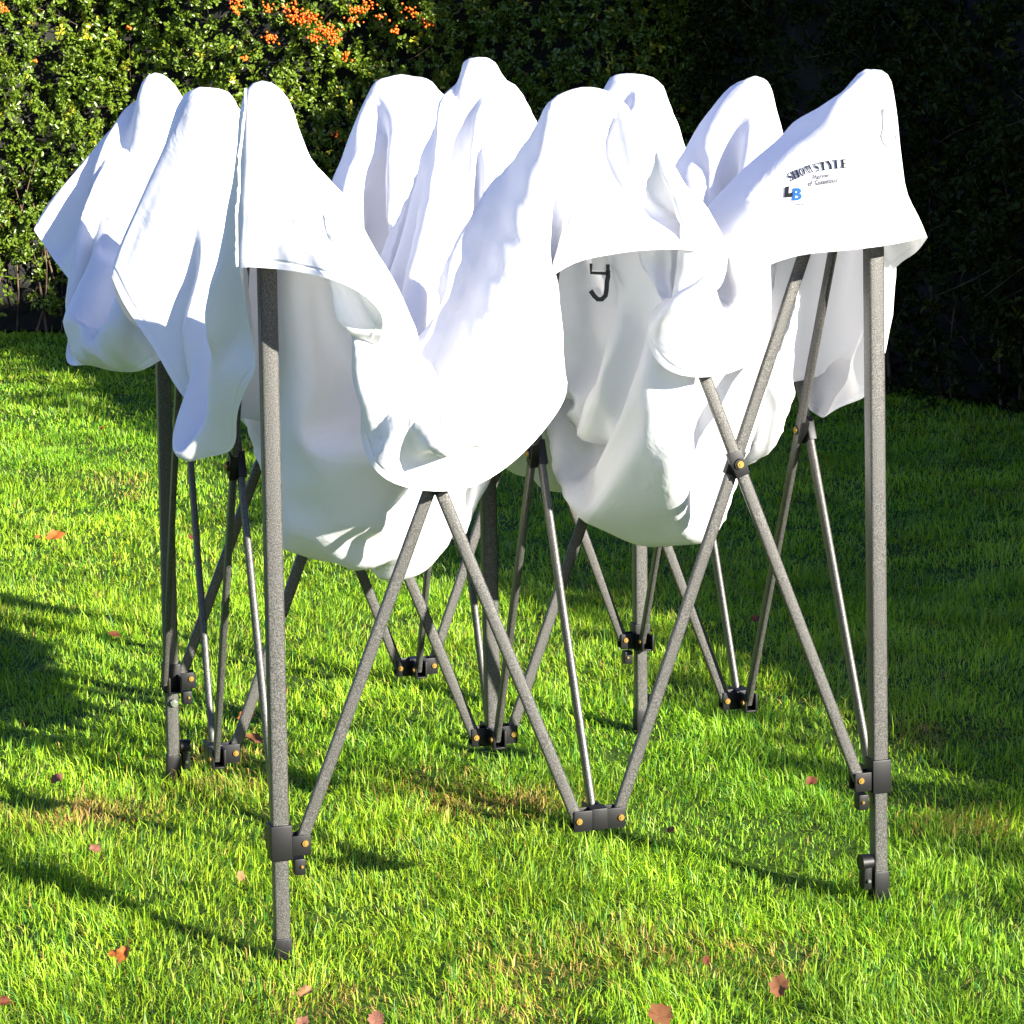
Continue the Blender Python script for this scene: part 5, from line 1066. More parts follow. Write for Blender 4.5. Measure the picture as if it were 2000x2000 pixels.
-213,-18,24,189,19,92,-87,-32,-2,17,2,-107,46,31,83,-19,-28,-12,-65,-18,3,10,1,-3,-17,-7,8,63,20,-18,6,4,-11,-8,-1,8,-10,0,11,-7,-1,-8,0,4,-3,0,-4,-2,
-3,-3,6,1,-2,6,2,4,-63,12,-1,30,-69,-19,-7,106,35,63,-39,-18,2,-1,1,-79,33,25,-9,-39,-18,-2,12,3,28,-82,-17,53,2,8,-97,28,-6,133,101,35,-171,-130,-15,
141,141,7,-45,-185,-7,-45,53,-10,-14,90,24,85,42,85,52,-201,-70,-99,196,61,17,-34,-81,-11,6,27,5,-1,-7,-1,1,5,-22,-10,1,-1,-2,-2,-3,-2,0,11,9,6,-28,
-22,-10,30,24,11,-28,-35,-26,70,35,-15,0,-126,-30,-57,127,42,48,18,12,-16,-109,-53,24,10,0,6,0,-70,6,41,19,-9,-44,-20,-36,4,3,7,48,20,116,-48,5,-73,
12,121,-20,49,-47,20,4,-8,7,-1,-24,-33,0,23,9,0,0,2,0,1,-5,1,-5,-3,1,-3,-3,0,-2,-2,15,-23,-44,-125,78,-15,32,-86,2,13,50,-20,-27,-48,127,144,21,-102,
-206,-68,56,216,73,-46,-226,-74,19,192,31,95,-87,-32,-5,19,3,-109,41,31,65,5,-15,21,-70,-30,-17,-19,-2,-42,-28,-4,55,131,53,-5,-37,-30,-9,-3,0,-15,
-10,1,-2,-8,3,8,-3,3,0,0,-1,0,-3,-3,-1,0,-5,3,5,1,6,9,3,0,28,11,-58,-49,-25,-13,4,8,87,44,11,2,-76,-31,-9,94,55,-70,-36,-21,2,-12,-5,-10,3,-2,55,-89,
-17,-30,9,10,-36,46,-6,179,35,30,-195,-92,-30,94,159,37,26,-195,-4,-75,42,-24,-33,99,17,94,11,122,78,-109,-82,-147,133,4,37,-22,-26,-10,1,13,0,1,2,
-24,-13,-4,0,-1,-1,18,14,8,-40,-26,-14,65,32,16,-22,-2,0,-34,-17,-18,86,-108,-56,-51,161,88,66,-117,-87,-47,-12,1,11,100,49,-26,-23,-16,-27,58,-38,8,
-48,-27,8,54,31,39,-7,-7,-19,-62,-59,27,72,144,-47,-6,-11,9,-3,3,2,3,-1,40,1,-58,-39,0,56,3,1,-6,-1,0,0,-3,1,-2,-5,2,-4,-10,3,-14,40,-23,76,-106,-34,
-142,14,-10,82,-24,-24,-30,138,118,57,-146,-173,-77,144,209,34,-112,-191,-97,23,158,104,94,-31,-46,4,-41,-32,-85,47,29,11,11,3,56,-101,-52,6,23,9,-88,
-43,-1,108,75,12,-34,22,14,-3,-16,-14,-4,5,5,-36,-10,6,-4,-9,5,13,-4,0,7,-4,-2,3,0,-3,2,4,-1,8,11,6,20,15,20,33,-48,-27,-118,58,14,22,-55,-29,13,77,
41,48,-42,-36,11,10,15,-68,22,19,-18,-28,-20,14,27,24,-36,-23,-24,135,-100,-20,-139,42,10,-12,-41,-3,179,121,32,-163,-121,-51,37,146,53,92,-177,4,-86,
40,-49,-45,107,65,52,-46,96,88,-51,-25,-94,110,-86,4,-15,18,-2,1,7,-40,-25,-24,13,19,13,-8,-9,0,106,11,14,-43,15,1,-75,-73,-66,65,75,71,-3,-8,-49,47,
-108,-52,-76,126,113,24,-81,-101,42,-4,3,-13,81,98,18,5,-85,-6,46,39,-10,-55,-30,-35,12,-13,0,48,153,29,9,-31,1,-10,1,1,2,3,-3,-2,3,-1,2,3,9,3,-14,2,
0,3,1,0,0,-1,0,-2,-1,0,0,-1,20,-5,-87,-135,-20,118,19,88,-110,48,-45,155,77,-33,-191,-127,-20,146,158,45,-147,-189,-75,75,148,118,88,11,-93,-3,-103,
-88,-50,101,64,-57,-9,9,119,-100,-59,-13,88,30,-92,-110,-25,103,43,-2,-77,101,75,34,-87,-80,-9,48,40,-43,-4,14,-6,-14,-14,-4,-6,13,24,-4,-7,19,-8,-4,
5,-4,0,10,9,2,18,6,-2,36,-9,-5,-27,18,-14,23,19,47,-83,-18,-16,-33,-15,-25,99,34,3,-23,-53,-35,-21,70,70,-17,-5,-8,-31,-51,-39,32,61,52,-59,-29,-35,
155,-118,-27,-68,176,58,-100,-134,-64,171,103,63,-101,-118,-80,-17,122,75,124,-136,-11,-93,68,-52,-61,33,99,54,-35,72,-30,-5,-20,26,56,-71,-24,-12,14,
77,15,29,47,-43,-1,-73,40,-29,3,1,9,-85,-35,-52,83,41,57,13,-50,49,-16,45,-69,-27,3,54,49,-68,-159,-19,71,112,-46,-3,-8,15,-72,-110,-6,27,95,-37,34,
-124,25,-8,34,2,-29,93,22,44,-72,-53,-27,12,39,17,-8,6,-3,11,-2,0,-1,6,3,-2,1,1,-5,4,-2,3,2,0,0,1,-1,2,-15,11,-9,56,-57,34,-73,-11,33,-66,51,-167,189,
-21,136,-220,-70,-70,180,163,8,-186,-109,9,134,62,83,73,-1,-129,-56,-112,-83,-100,127,143,-9,-23,10,151,-86,-135,-52,111,53,-35,-145,-43,73,63,11,4,
49,45,-26,6,-18,-9,-21,-22,-37,29,53,-12,9,8,-23,-15,-18,-37,-23,22,55,-1,-26,21,-6,12,8,-4,4,6,4,-6,16,8,-29,29,9,-3,-18,16,20,-6,-15,-1,-34,-9,26,
-41,-5,1,-8,39,38,89,-9,-75,21,-10,6,-47,13,18,-25,2,-6,-36,-58,-50,48,75,70,-50,-10,-20,54,-132,-82,87,145,115,-165,-69,-85,85,57,35,5,-69,-55,-70,
67,110,155,-73,-45,-127,52,-14,13,-2,-21,33,-49,166,-67,55,-86,9,-18,18,-49,-69,-40,-3,38,14,156,65,5,-118,-29,-21,80,18,44,-35,1,6,15,-3,-5,0,-2,-8,
-19,-6,6,10,-67,73,6,89,-92,40,-12,10,-3,-71,82,-10,75,-62,27,-37,119,-23,6,-19,1,21,-32,-55,-34,36,45,28,-7,4,-4,-4,5,-2,13,8,4,-5,-35,-30,20,39,34,
-26,6,-7,7,-1,-1,2,-9,5,-5,38,0,13,-91,-128,21,119,144,-131,-17,-81,156,-177,4,-123,192,82,97,-131,-116,32,160,53,-26,-13,48,-126,-156,-45,-40,60,87,
89,102,-56,-36,-56,28,-7,5,28,74,-14,-143,-132,36,68,34,-3,33,39,0,-6,-9,-19,6,-14,-8,13,97,-100,-61,-18,16,39,-28,-4,-9,29,90,29,23,-14,-23,0,-14,
-12,-26,-5,-7,4,-4,3,7,-13,-6,37,-40,-18,13,113,58,-77,-16,0,-9,-27,8,11,-23,-6,6,-12,5,-7,37,2,19,23,-10,-47,-13,5,6,-15,7,7,0,8,25,-73,-40,-72,30,
27,21,-3,15,15,-23,-74,-88,148,59,155,-82,16,-64,0,4,4,41,-61,-93,-138,24,88,193,-88,-29,-174,91,34,-10,-22,2,101,-114,85,-84,135,-60,132,0,0,-33,26,
1,-122,-151,9,86,155,-11,67,-32,18,3,-99,-137,-61,94,46,7,17,90,-8,-14,3,8,30,-38,-9,-88,81,-36,4,-6,0,83,-68,-15,41,62,9,-5,-6,-5,2,-2,0,4,1,-2,-4,
-3,1,18,-12,-1,-4,-5,4,-2,12,-5,-3,1,-4,-4,3,31,11,-9,0,-4,3,-7,5,-3,35,-2,15,-58,-149,-6,58,190,-42,5,-101,71,-115,53,-28,195,6,-40,-166,8,80,94,25,
-60,-12,4,-25,-49,6,-16,8,3,13,-4,-11,-38,-45,11,46,110,-29,-49,-45,-51,-65,46,47,64,-9,7,14,-1,3,5,-61,17,55,87,-76,-1,-74,54,25,-17,29,-64,-85,-119,
24,104,113,25,24,4,-44,-13,-34,52,-14,-35,9,-4,0,0,-1,0,4,8,26,-3,27,38,-35,-36,-134,71,27,68,-33,17,26,-45,-27,1,1,-32,3,-1,-4,13,2,38,7,-33,-1,8,0,
-13,5,2,12,-5,44,-15,6,-10,-10,1,-14,-1,-1,-2,4,9,18,-26,-28,-116,90,-1,148,-39,21,-60,-9,2,60,110,-75,-111,-161,67,17,146,-87,61,-88,66,-94,-94,-11,
92,62,-126,48,34,135,-17,-104,-27,-75,41,39,15,-28,-147,27,5,119,-28,37,5,70,-8,22,-35,-3,-111,50,58,135,-99,-57,-110,98,45,-12,-3,-11,101,-45,27,-20,
10,-6,39,56,-2,-3,0,-6,-2,3,0,2,0,5,5,-5,-8,9,-7,4,-2,-7,2,-1,8,-1,-1,2,-1,-1,0,29,5,-4,-7,2,0,29,-1,11,-62,-140,-11,46,160,5,28,-65,24,-164,-10,-49,
247,66,-17,-185,7,89,133,-3,-181,-23,13,86,-43,6,-64,-98,-15,72,97,28,-22,-5,-7,75,31,-38,-157,-5,-42,-10,31,60,68,-14,9,49,-17,-1,24,-46,-14,38,72,9,
-92,-37,8,41,-77,-1,-43,26,-6,70,14,22,-5,-33,-160,22,27,-27,-12,4,9,1,-2,110,5,14,-2,8,12,10,-8,-20,-79,26,3,1,8,43,112,-40,31,-18,-32,-29,5,11,-24,
-8,4,-21,-8,7,-24,6,-6,19,11,-13,28,12,-16,-33,20,-15,21,2,9,71,-29,28,-87,31,-18,11,-3,8,1,-1,2,4,1,19,-20,6,-89,39,-5,65,-1,1,-19,-18,6,41,119,-77,
-34,-139,54,-67,87,-37,72,-54,42,-16,-43,1,6,-2,-10,-3,104,-63,54,-53,64,-28,-25,22,-11,-86,-122,9,64,64,42,45,-76,13,-1,131,-64,-36,-145,71,62,113,
-49,-48,21,-9,16,-111,49,-27,5,1,-3,34,56,-3,1,-1,-6,-2,4,-10,-4,9,9,5,-7,7,1,-9,-10,10,-9,2,-1,9,2,1,-1,4,4,-2,24,-2,0,17,3,9,-49,-129,-7,67,105,11,
-14,21,1,-112,-118,-25,162,153,37,-180,-92,24,181,-8,-22,-15,18,26,-12,104,-123,-55,0,11,-9,0,-9,61,-25,71,-44,7,-124,21,10,84,-8,2,19,-9,-14,18,-5,
-5,2,8,2,-11,3,1,-5,-1,-14,30,-107,-25,-24,140,-32,53,-16,-17,-8,-3,43,-9,-26,27,-11,-26,-36,19,3,4,-3,10,-13,-1,-2,-24,1,3,-19,2,4,129,-62,-8,-1,-15,
30,-54,60,-21,1,7,10,4,-10,-5,-15,-1,-16,14,-8,6,-2,-1,25,-13,10,-26,21,-13,-1,25,-9,-2,15,-62,14,-15,67,0,-1,-2,-2,3,-3,1,-1,3,3,-2,4,6,-6,15,-3,-2,
-2,1,9,-15,0,0,-2,-5,24,-22,86,-130,61,-31,24,-74,11,-17,15,-3,62,-29,-137,4,56,110,9,-28,20,-101,6,5,25,2,1,60,-10,-66,27,6,-4,-79,44,-12,5,4,42,92,
-68,-77,-104,63,47,-22,7,-21,112,-45,25,4,0,3,31,55,-5,4,-1,-8,0,3,-16,-5,9,8,4,-5,8,6,-8,-7,5,-6,2,-2,5,1,-1,1,-3,2,0,49,5,5,-32,-115,-3,53,62,10,
-69,86,-15,7,-181,-1,32,217,24,-91,-156,23,130,37,3,-1,90,-52,-142,-9,4,-48,-59,-30,19,37,5,193,32,2,-104,13,-83,47,-7,97,-10,-12,12,-2,-4,3,-1,-1,-1,
2,1,-5,-2,1,2,30,3,-26,-29,-14,33,17,-1,3,-116,1,-23,115,-29,40,-12,12,-14,-2,0,0,-17,-5,5,-8,-5,2,21,-57,14,-7,54,-23,-6,-5,14,14,-22,8,-1,-28,10,-9,
69,-28,6,-2,1,-9,-6,6,-2,-15,4,-1,17,-15,12,6,1,-4,16,-7,7,9,-4,-8,0,1,5,-3,15,6,15,-29,-9,0,1,5,-5,9,2,-2,4,1,-3,4,1,-2,3,0,1,-1,-1,4,-4,1,7,-14,-7,
-7,18,19,28,-36,68,-136,53,-34,57,-78,9,-24,21,17,-24,-7,-94,83,47,70,-48,-27,-5,-8,0,6,-16,2,-25,67,-16,-59,-39,48,15,-8,-1,-9,-22,8,59,62,-34,-46,
25,-9,22,-112,45,-25,-3,1,2,29,52,-3,8,2,-8,3,4,-14,-1,5,1,-5,3,8,6,-10,-1,5,-7,0,-4,4,2,1,2,0,18,-4,32,-124,5,19,36,8,-55,106,-11,68,-154,5,-100,188,
13,33,-166,33,64,37,5,-16,111,-43,-59,6,-20,83,10,-22,7,0,3,-1,-6,3,-139,-3,-62,96,-20,111,-12,-7,-6,0,-3,1,1,1,-4,-1,-2,1,-9,-10,9,-28,-30,13,15,28,
-15,-5,2,-5,78,-40,4,19,-31,2,-86,115,-48,29,-55,41,-2,4,-6,-15,-4,3,-2,-7,5,-7,20,-22,7,-19,8,3,15,-3,11,-57,33,-24,75,-39,13,-30,23,2,5,-2,-7,-14,9,
-9,-3,5,17,20,-23,-30,19,-11,24,5,6,-63,-17,9,101,3,4,-25,-64,41,-88,76,-63,103,-8,28,-12,7,-8,0,2,-2,-1,1,0,0,-1,1,1,-1,2,0,-4,4,6,-1,3,-65,-43,25,
22,33,-17,20,49,-36,106,-108,16,-51,-42,-35,15,57,-7,1,-72,-24,-10,73,43,-1,-7,-4,-9,34,-14,6,-5,-5,-50,26,21,-3,-106,36,-11,81,-15,-31,-52,8,42,-22,
10,-20,109,-46,30,7,0,6,34,52,-6,2,5,-5,6,3,-8,-1,5,-22,-17,13,16,9,-14,31,33,-29,-24,-23,20,-33,-44,11,98,43,-25,-16,-32,22,-2,17,-4,47,-53,-10,-175,
106,22,116,-144,37,25,77,6,-60,104,-61,-62,-28,-31,-25,-35,-10,-23,-42,3,0,16,0,19,47,16,129,-24,77,-19,7,-15,-1,1,-4,0,13,-13,0,-3,1,2,2,-4,-18,-15,
10,32,24,-22,-49,-54,33,16,33,-20,14,6,-5,10,4,0,15,-124,25,18,100,-25,-26,8,-3,-15,-2,3,0,11,-10,-3,-20,6,-1,-1,-1,-1,5,-2,-6,27,-14,7,-9,12,2,-18,
13,2,6,-1,-3,-47,26,26,78,-56,-51,-26,26,66,-5,8,-115,8,-9,150,-38,13,-67,36,2,19,18,-17,-5,-4,8,-7,0,0,1,2,0,-1,2,0,0,1,0,1,-2,2,0,-3,3,-2,-16,13,-4,
6,-4,59,16,-32,-119,-59,54,20,24,-14,-3,42,-16,126,-14,-30,-33,-121,-26,5,72,21,-67,58,-17,54,-40,-1,6,-34,12,4,10,-8,-58,48,5,18,25,-30,-27,-138,76,
41,112,-43,-42,16,-7,19,-108,47,-30,-2,0,-4,27,59,3,5,6,-1,5,3,-2,1,2,-17,-6,3,5,3,-8,11,13,-13,-13,-4,-2,-1,8,1,67,-39,5,-11,-7,8,22,28,-12,-169,-41,
31,170,-8,32,-43,113,-31,-111,-15,-67,-21,-77,8,2,-12,-3,0,13,3,27,72,3,72,-4,52,44,-36,29,-17,3,-8,-4,11,-6,1,6,-5,-3,-2,0,1,17,-15,-11,-19,14,31,25,
-29,-16,-12,13,-30,-4,1,0,-13,7,17,11,-9,23,-8,-1,3,16,-4,-2,-127,26,8,114,-26,-26,-5,0,8,4,-10,-7,-19,9,-4,-5,2,-2,2,0,-2,0,0,7,-44,25,-15,56,-18,7,
-5,4,11,47,-38,-29,-46,43,30,23,-15,-51,10,-7,109,-23,6,-12,-7,4,-47,-1,21,10,32,-24,-2,-2,3,3,-1,3,0,0,2,-2,6,-4,2,-1,3,0,1,2,1,1,2,3,15,-11,-1,-14,
19,2,-2,-8,75,-13,-30,-152,-49,58,18,-23,-6,-16,26,4,110,66,-40,-62,-8,-55,77,-61,19,-32,33,0,12,-14,0,6,-37,10,-4,54,-24,-79,-67,71,44,109,-77,-55,
-110,66,42,-10,4,-19,104,-53,28,-7,-1,10,35,50,-9,-3,16,-1,0,8,-1,1,-1,-9,2,-1,-3,0,-4,3,6,-10,-9,1,-4,17,25,-15,30,-94,36,24,93,-38,-161,-48,28,128,
71,11,-76,16,-38,-62,-114,-8,12,15,8,22,58,-1,7,9,4,23,24,4,61,-28,46,-4,0,-2,15,-11,7,-6,-4,-5,-1,-5,-3,4,2,-3,-2,0,-1,-6,1,7,11,32,-26,-7,-11,10,
-11,-8,3,41,8,-14,-75,-51,29,28,41,-21,19,-5,0,-9,1,-3,-40,38,-33,114,-112,42,-68,64,-5,25,14,-26,-25,-34,20,-6,-1,4,-1,-1,2,2,9,5,12,-29,9,-37,34,
-12,9,-1,5,12,18,-10,-1,4,0,20,7,-6,34,-10,2,-5,-68,26,-11,74,-17,-18,-20,15,-9,33,-19,1,4,-1,15,-19,16,0,5,0,5,-15,12,2,-22,13,-6,-27,6,-9,-29,0,-11,
-30,-7,-25,-54,-39,-47,114,41,37,73,-15,136,-15,-41,-140,-32,51,4,66,-52,-24,-41,28,138,-16,-4,-81,27,-54,34,-13,5,11,-15,1,8,-13,0,4,2,-7,-51,37,20,
-24,-109,37,46,115,-50,-41,8,-5,17,-102,53,-28,11,-2,-2,24,60,1,6,7,0,1,8,2,1,2,-5,1,-2,-10,-3,-2,0,9,-12,-17,6,-14,65,-2,-5,11,30,-14,-145,-55,38,37,
46,-17,-8,1,3,-38,-89,-8,22,84,-8,21,21,6,12,5,6,20,9,7,49,-40,30,-6,-4,-3,-6,3,4,20,-9,4,-8,-20,-12,-2,-10,-2,7,2,-3,-6,-2,0,-1,9,4,-3,35,18,-41,-46,
9,37,58,-30,9,1,-1,-28,-2,-3,-11,-24,11,37,15,-10,-23,9,-10,35,-24,19,-127,-16,-30,164,40,2,-50,-52,34,-9,-17,-5,-1,24,-6,1,6,-3,-14,-70,9,-30,102,
-19,35,-19,17,-43,-34,-1,51,38,2,-3,20,-14,42,-8,-1,21,-31,9,14,-6,3,-123,13,21,73,23,-10,-66,44,-26,87,-67,45,-8,-10,-3,-7,-39,4,-10,-28,-1,-51,-41,
-21,-8,-9,-13,-6,-4,-12,8,12,9,19,30,30,56,-43,-34,-80,32,33,-34,87,13,129,92,-55,-10,-161,55,-93,123,-36,5,-5,-3,120,-23,3,-74,16,-50,43,-16,3,5,-7,
-2,14,-53,12,-45,73,-7,-13,-3,14,-24,-78,30,37,5,-2,3,85,-44,22,-72,37,12,50,33,-10,-14,29,-2,-4,12,2,1,6,-3,0,1,-16,-6,-1,-3,8,-21,-9,0,-23,103,-17,
23,-177,16,6,27,2,-11,8,16,4,-40,-37,-25,37,69,7,17,7,8,16,8,8,23,6,10,45,-54,17,-8,-36,-9,0,-20,-4,8,-23,-2,-25,-12,-16,3,2,1,-1,-4,1,-11,-4,5,9,1,3,
3,7,4,-67,6,36,37,97,-5,6,-12,-4,-54,-46,-7,101,70,-17,-70,-46,17,16,26,-12,70,-36,9,-22,20,-7,16,10,1,-108,-110,-9,25,34,5,36,36,6,2,18,-2,-7,-48,5,
20,46,0,34,-39,6,-120,8,-22,42,38,14,-11,-9,4,83,42,-22,32,-23,5,-46,-79,30,-74,112,-24,90,8,-9,75,-51,-17,-78,-116,43,-51,-29,-40,13,53,54,14,36,10,
-2,-13,2,31,25,3,-9,-8,-2,-14,-12,-3,-40,-46,-25,7,30,17,4,-40,-21,57,-1,-20,-5,-5,0,-39,-2,24,-66,147,14,129,-103,-6,-125,93,-8,23,34,-19,109,-24,2,
-77,13,-46,51,-18,3,4,-8,0,1,8,-11,-52,0,34,18,18,-20,-36,-3,3,-4,-70,37,-10,60,-30,2,5,77,-2,24,-9,0,3,8,2,1,9,5,1,7,-14,2,-5,-7,2,-20,-21,-3,-12,
-53,-9,5,43,3,-4,-13,41,-5,28,19,1,34,7,9,30,-8,9,34,-21,10,25,-44,4,2,-64,-3,-34,-9,-17,-42,1,-11,-7,-6,-5,-7,-17,-7,-9,-14,-4,5,0,-3,6,4,14,-15,10,
7,20,-24,-4,-22,7,23,48,-18,-23,-15,-3,9,-82,59,25,59,121,7,-60,-98,-6,55,101,-15,-19,-25,6,20,13,-5,44,-42,9,-18,23,-7,-4,18,-3,-45,-40,11,17,37,-24,
10,-37,20,11,37,-19,-10,-25,20,-10,13,-3,47,4,-4,14,-4,-8,-10,2,5,-2,-37,7,-37,-14,13,5,74,-19,28,-2,1,53,-68,10,-115,-74,12,83,13,-21,-64,-16,19,-7,
-45,-79,25,0,39,-117,32,-63,17,-6,34,13,7,27,21,12,31,46,102,38,-4,12,-7,8,25,-1,-24,-126,-10,30,-16,-9,8,6,-7,49,-17,-19,-64,47,32,28,-13,-3,-79,61,
2,15,74,-27,112,-22,-1,-77,10,-40,66,-29,-1,-3,-3,0,-47,30,7,-32,-37,30,33,34,-21,-1,-83,35,-35,100,-53,2,63,20,-2,-23,39,1,-3,17,5,3,17,29,1,20,-17,
23,-19,-21,-16,-24,-25,8,-9,-9,-7,-4,30,-9,-1,50,7,2,23,11,13,10,-47,6,4,-51,0,-24,-37,-10,-26,-19,-10,-21,-3,-5,-2,1,2,24,9,-2,-19,13,-7,-15,-5,3,0,
-26,-10,10,7,32,9,2,-6,-64,70,11,-48,88,-5,7,-12,14,0,-13,3,4,-13,-1,51,-57,6,18,-49,-21,-17,122,14,-8,-78,-4,-5,69,-1,33,30,-7,26,-6,-1,24,-31,6,-22,
25,-7,-15,0,0,-4,6,-8,2,-3,-7,1,3,10,-5,-1,2,4,-10,8,-2,3,0,32,-2,-2,-3,-24,-1,-9,2,6,1,-4,4,10,3,-3,17,-40,8,-74,-43,-1,16,8,1,-11,-12,5,107,103,-3,
-106,-94,31,-112,88,-76,135,-44,97,-6,9,-4,2,-2,-10,4,14,-4,-4,-51,-8,4,-34,-1,-78,96,-37,21,22,26,1,51,-44,-24,-100,33,22,-12,3,16,-17,-4,63,-9,1,17,
-7,-7,-77,26,11,-11,96,-25,108,-8,-9,-73,10,-35,83,-64,7,-29,53,-12,-45,-4,25,-17,-79,29,21,109,-54,36,-111,62,9,16,90,-8,16,-17,-1,7,4,-3,1,22,1,5,
13,27,-15,-63,-12,8,12,-26,43,-4,-2,-12,-4,23,-37,-4,27,-39,-3,-16,-64,-6,-56,-21,-14,-21,-17,4,9,-10,12,20,0,12,21,2,8,9,2,3,8,-9,14,-46,107,1,27,
-26,6,21,46,56,-5,22,-6,-1,4,6,96,-72,-54,-46,27,34,-22,-118,-99,-7,19,14,-10,8,5,-14,11,5,-32,33,25,10,2,-1,-15,75,17,-1,-57,-11,-19,52,2,56,51,-8,
12,-13,0,15,-10,1,-16,6,0,-7,-51,10,-4,29,-8,-5,22,-4,2,9,-3,-30,23,-26,82,-41,31,-67,-16,6,19,0,-2,-3,7,8,18,-19,-3,3,-25,2,-26,-42,5,-17,5,1,62,3,
-1,39,29,-4,-25,-56,-8,58,149,-39,-18,-12,29,-20,59,-74,-9,2,-55,-41,-1,95,2,1,18,-7,-12,22,-6,26,-57,37,-141,119,15,130,-112,-110,-129,102,65,132,
-87,-108,-85,34,20,-14,5,9,-46,14,27,-13,3,51,-17,-6,-13,-5,2,-53,96,-13,96,22,-15,-47,2,-29,63,-54,-1,-48,46,8,-12,0,5,-11,-55,26,-24,77,-51,-3,63,9,
4,-19,28,-11,-10,29,1,28,20,9,6,-62,16,-8,49,7,-33,-14,41,-95,-4,8,49,-12,-10,12,-9,0,-6,1,5,-20,3,32,41,-1,-1,66,-17,-19,29,-22,-27,23,-17,-13,2,-11,
-20,4,-13,13,1,9,97,-127,16,-110,75,-76,-12,-36,-48,-8,45,44,-44,-89,-47,-106,20,118,27,-101,35,29,95,91,13,-49,-14,10,-13,-3,14,-8,-5,6,-5,-4,31,-9,
-3,2,3,-9,-33,69,19,20,-55,-10,-21,36,4,43,48,-1,23,1,-2,4,13,-5,-17,-12,-1,4,-22,17,5,-31,-7,-7,77,-10,-15,3,-6,15,-5,17,-57,-49,2,74,-7,-9,29,-15,
-8,-10,1,7,-3,-16,9,-23,-31,12,72,46,-17,10,37,-11,-46,74,-26,31,-32,24,-106,13,42,103,-143,-14,-15,-12,4,19,53,31,42,79,-131,-66,-17,-109,-1,52,34,
-92,7,145,61,33,-105,-98,-89,151,147,80,-88,-145,-113,96,151,92,-68,-153,-42,16,31,36,-27,-34,-83,39,15,-6,3,-6,14,-8,54,-73,8,-37,61,1,65,43,-17,7,3,
-24,26,-6,-12,-40,1,24,0,5,-13,14,-59,33,-3,40,68,13,2,-41,-4,8,-38,17,-10,-36,-23,28,23,-8,-14,-23,22,9,17,-6,-6,10,13,-49,14,19,7,11,28,4,8,23,3,-6,
8,-25,-13,0,-52,7,15,42,11,-5,-30,0,2,64,1,0,-11,1,-40,69,-35,-105,13,-62,101,-30,31,10,32,78,-44,-60,-150,21,76,113,31,-16,-12,25,-16,-16,-56,35,17,
-61,-2,25,0,8,6,-58,-35,25,7,1,3,-31,-66,21,14,-19,7,36,-81,0,-11,63,6,1,6,-2,9,29,-6,35,26,2,17,11,-4,-4,24,3,-7,-12,-1,-6,13,2,5,-31,0,-9,1,4,-44,
-61,5,133,51,-15,-12,-42,2,-28,-2,-1,-3,-1,-1,31,-22,16,3,116,-43,10,-32,23,-69,49,-15,78,-74,38,-117,86,-46,160,-103,-17,-97,107,-31,26,-18,19,-90,
15,-48,-71,-54,-35,89,60,70,-70,-38,28,114,12,-98,-132,-27,98,107,49,-62,-125,-73,67,127,79,-41,-123,-86,65,149,70,-23,-107,-70,50,62,67,-42,-69,-79,
33,21,-37,21,-2,1,-6,34,-35,-7,-10,34,0,12,42,-3,63,4,-21,-35,16,-6,-3,9,-12,12,-15,5,1,40,45,5,3,-25,-8,6,-27,-3,-10,-69,-29,-67,30,20,-29,52,-9,22,
-19,17,61,-1,9,5,3,-7,11,-2,-35,10,-16,-11,15,-1,43,11,56,30,28,10,-41,-30,-15,49,28,16,-48,-32,-16,37,31,12,-36,-35,-10,89,6,37,-81,-2,-22,-59,-1,
-129,71,2,136,-54,6,5,49,-12,-26,-60,22,21,56,-24,-19,63,20,-19,-66,-20,19,69,23,-24,-63,-20,21,53,28,-22,-50,-21,19,8,31,-1,-66,-62,34,13,-3,-7,14,
-1,6,24,29,14,-10,-20,12,16,16,-17,2,5,10,3,-5,-9,-5,-5,4,24,-16,3,9,6,-7,15,-24,2,15,35,2,-85,-38,-3,20,25,-30,-76,43,-50,84,-21,43,-92,14,-40,98,
-17,39,-109,9,-39,104,-12,37,-3,51,5,-11,-54,-3,19,47,7,-18,-43,-10,90,2,78,-89,-4,-80,11,48,6,-7,-50,5,-3,51,-3,7,-52,-1,-17,51,3,18,-51,-6,-20,49,3,
16,-47,-6,-3,47,0,7,-46,-2,-21,41,7,24,-29,-10,18,34,-14,-96,-65,35,14,-27,11,15,-15,-2,-13,29,0,58,28,-9,-4,-52,30,-12,15,-5,-6,11,65,35,23,-40,36,
-16,-16,-40,-27,59,50,51,-93,-50,19,-37,-11,7,36,3,-28,13,-3,1,8,-16,13,-5,-5,20,3,9,14,8,3,-19,4,-67,11,-30,73,-11,28,-74,6,-25,74,-5,24,-77,10,-24,
78,-11,25,-89,9,-33,83,-11,30,3,42,14,-13,-39,-14,51,11,-24,-52,-11,25,64,10,-22,-59,-11,19,-62,11,19,72,-10,-22,-73,11,25,73,-12,-25,-62,11,25,61,
-11,-25,-58,10,24,70,14,-25,-50,-32,36,4,-21,9,-16,-25,13,40,51,8,8,8,-14,-4,9,8,-10,-6,-14,8,-11,20,15,-17,4,-49,25,-62,6,6,9,-85,-44,-23,177,64,11,
-69,-33,0,3,26,2,2,-27,-3,2,35,3,-3,-35,-3,2,34,3,7,-30,1,-109,-13,-37,118,17,39,-121,-22,-44,119,20,47,-91,5,-77,73,-5,81,89,-16,-90,-104,18,88,116,
-17,-48,-117,17,44,120,-22,-40,-120,23,39,119,-23,-40,-118,22,41,112,-20,-46,-111,21,47,110,-26,-46,-93,27,37,-106,-38,54,126,59,-42,-56,-26,14,8,8,
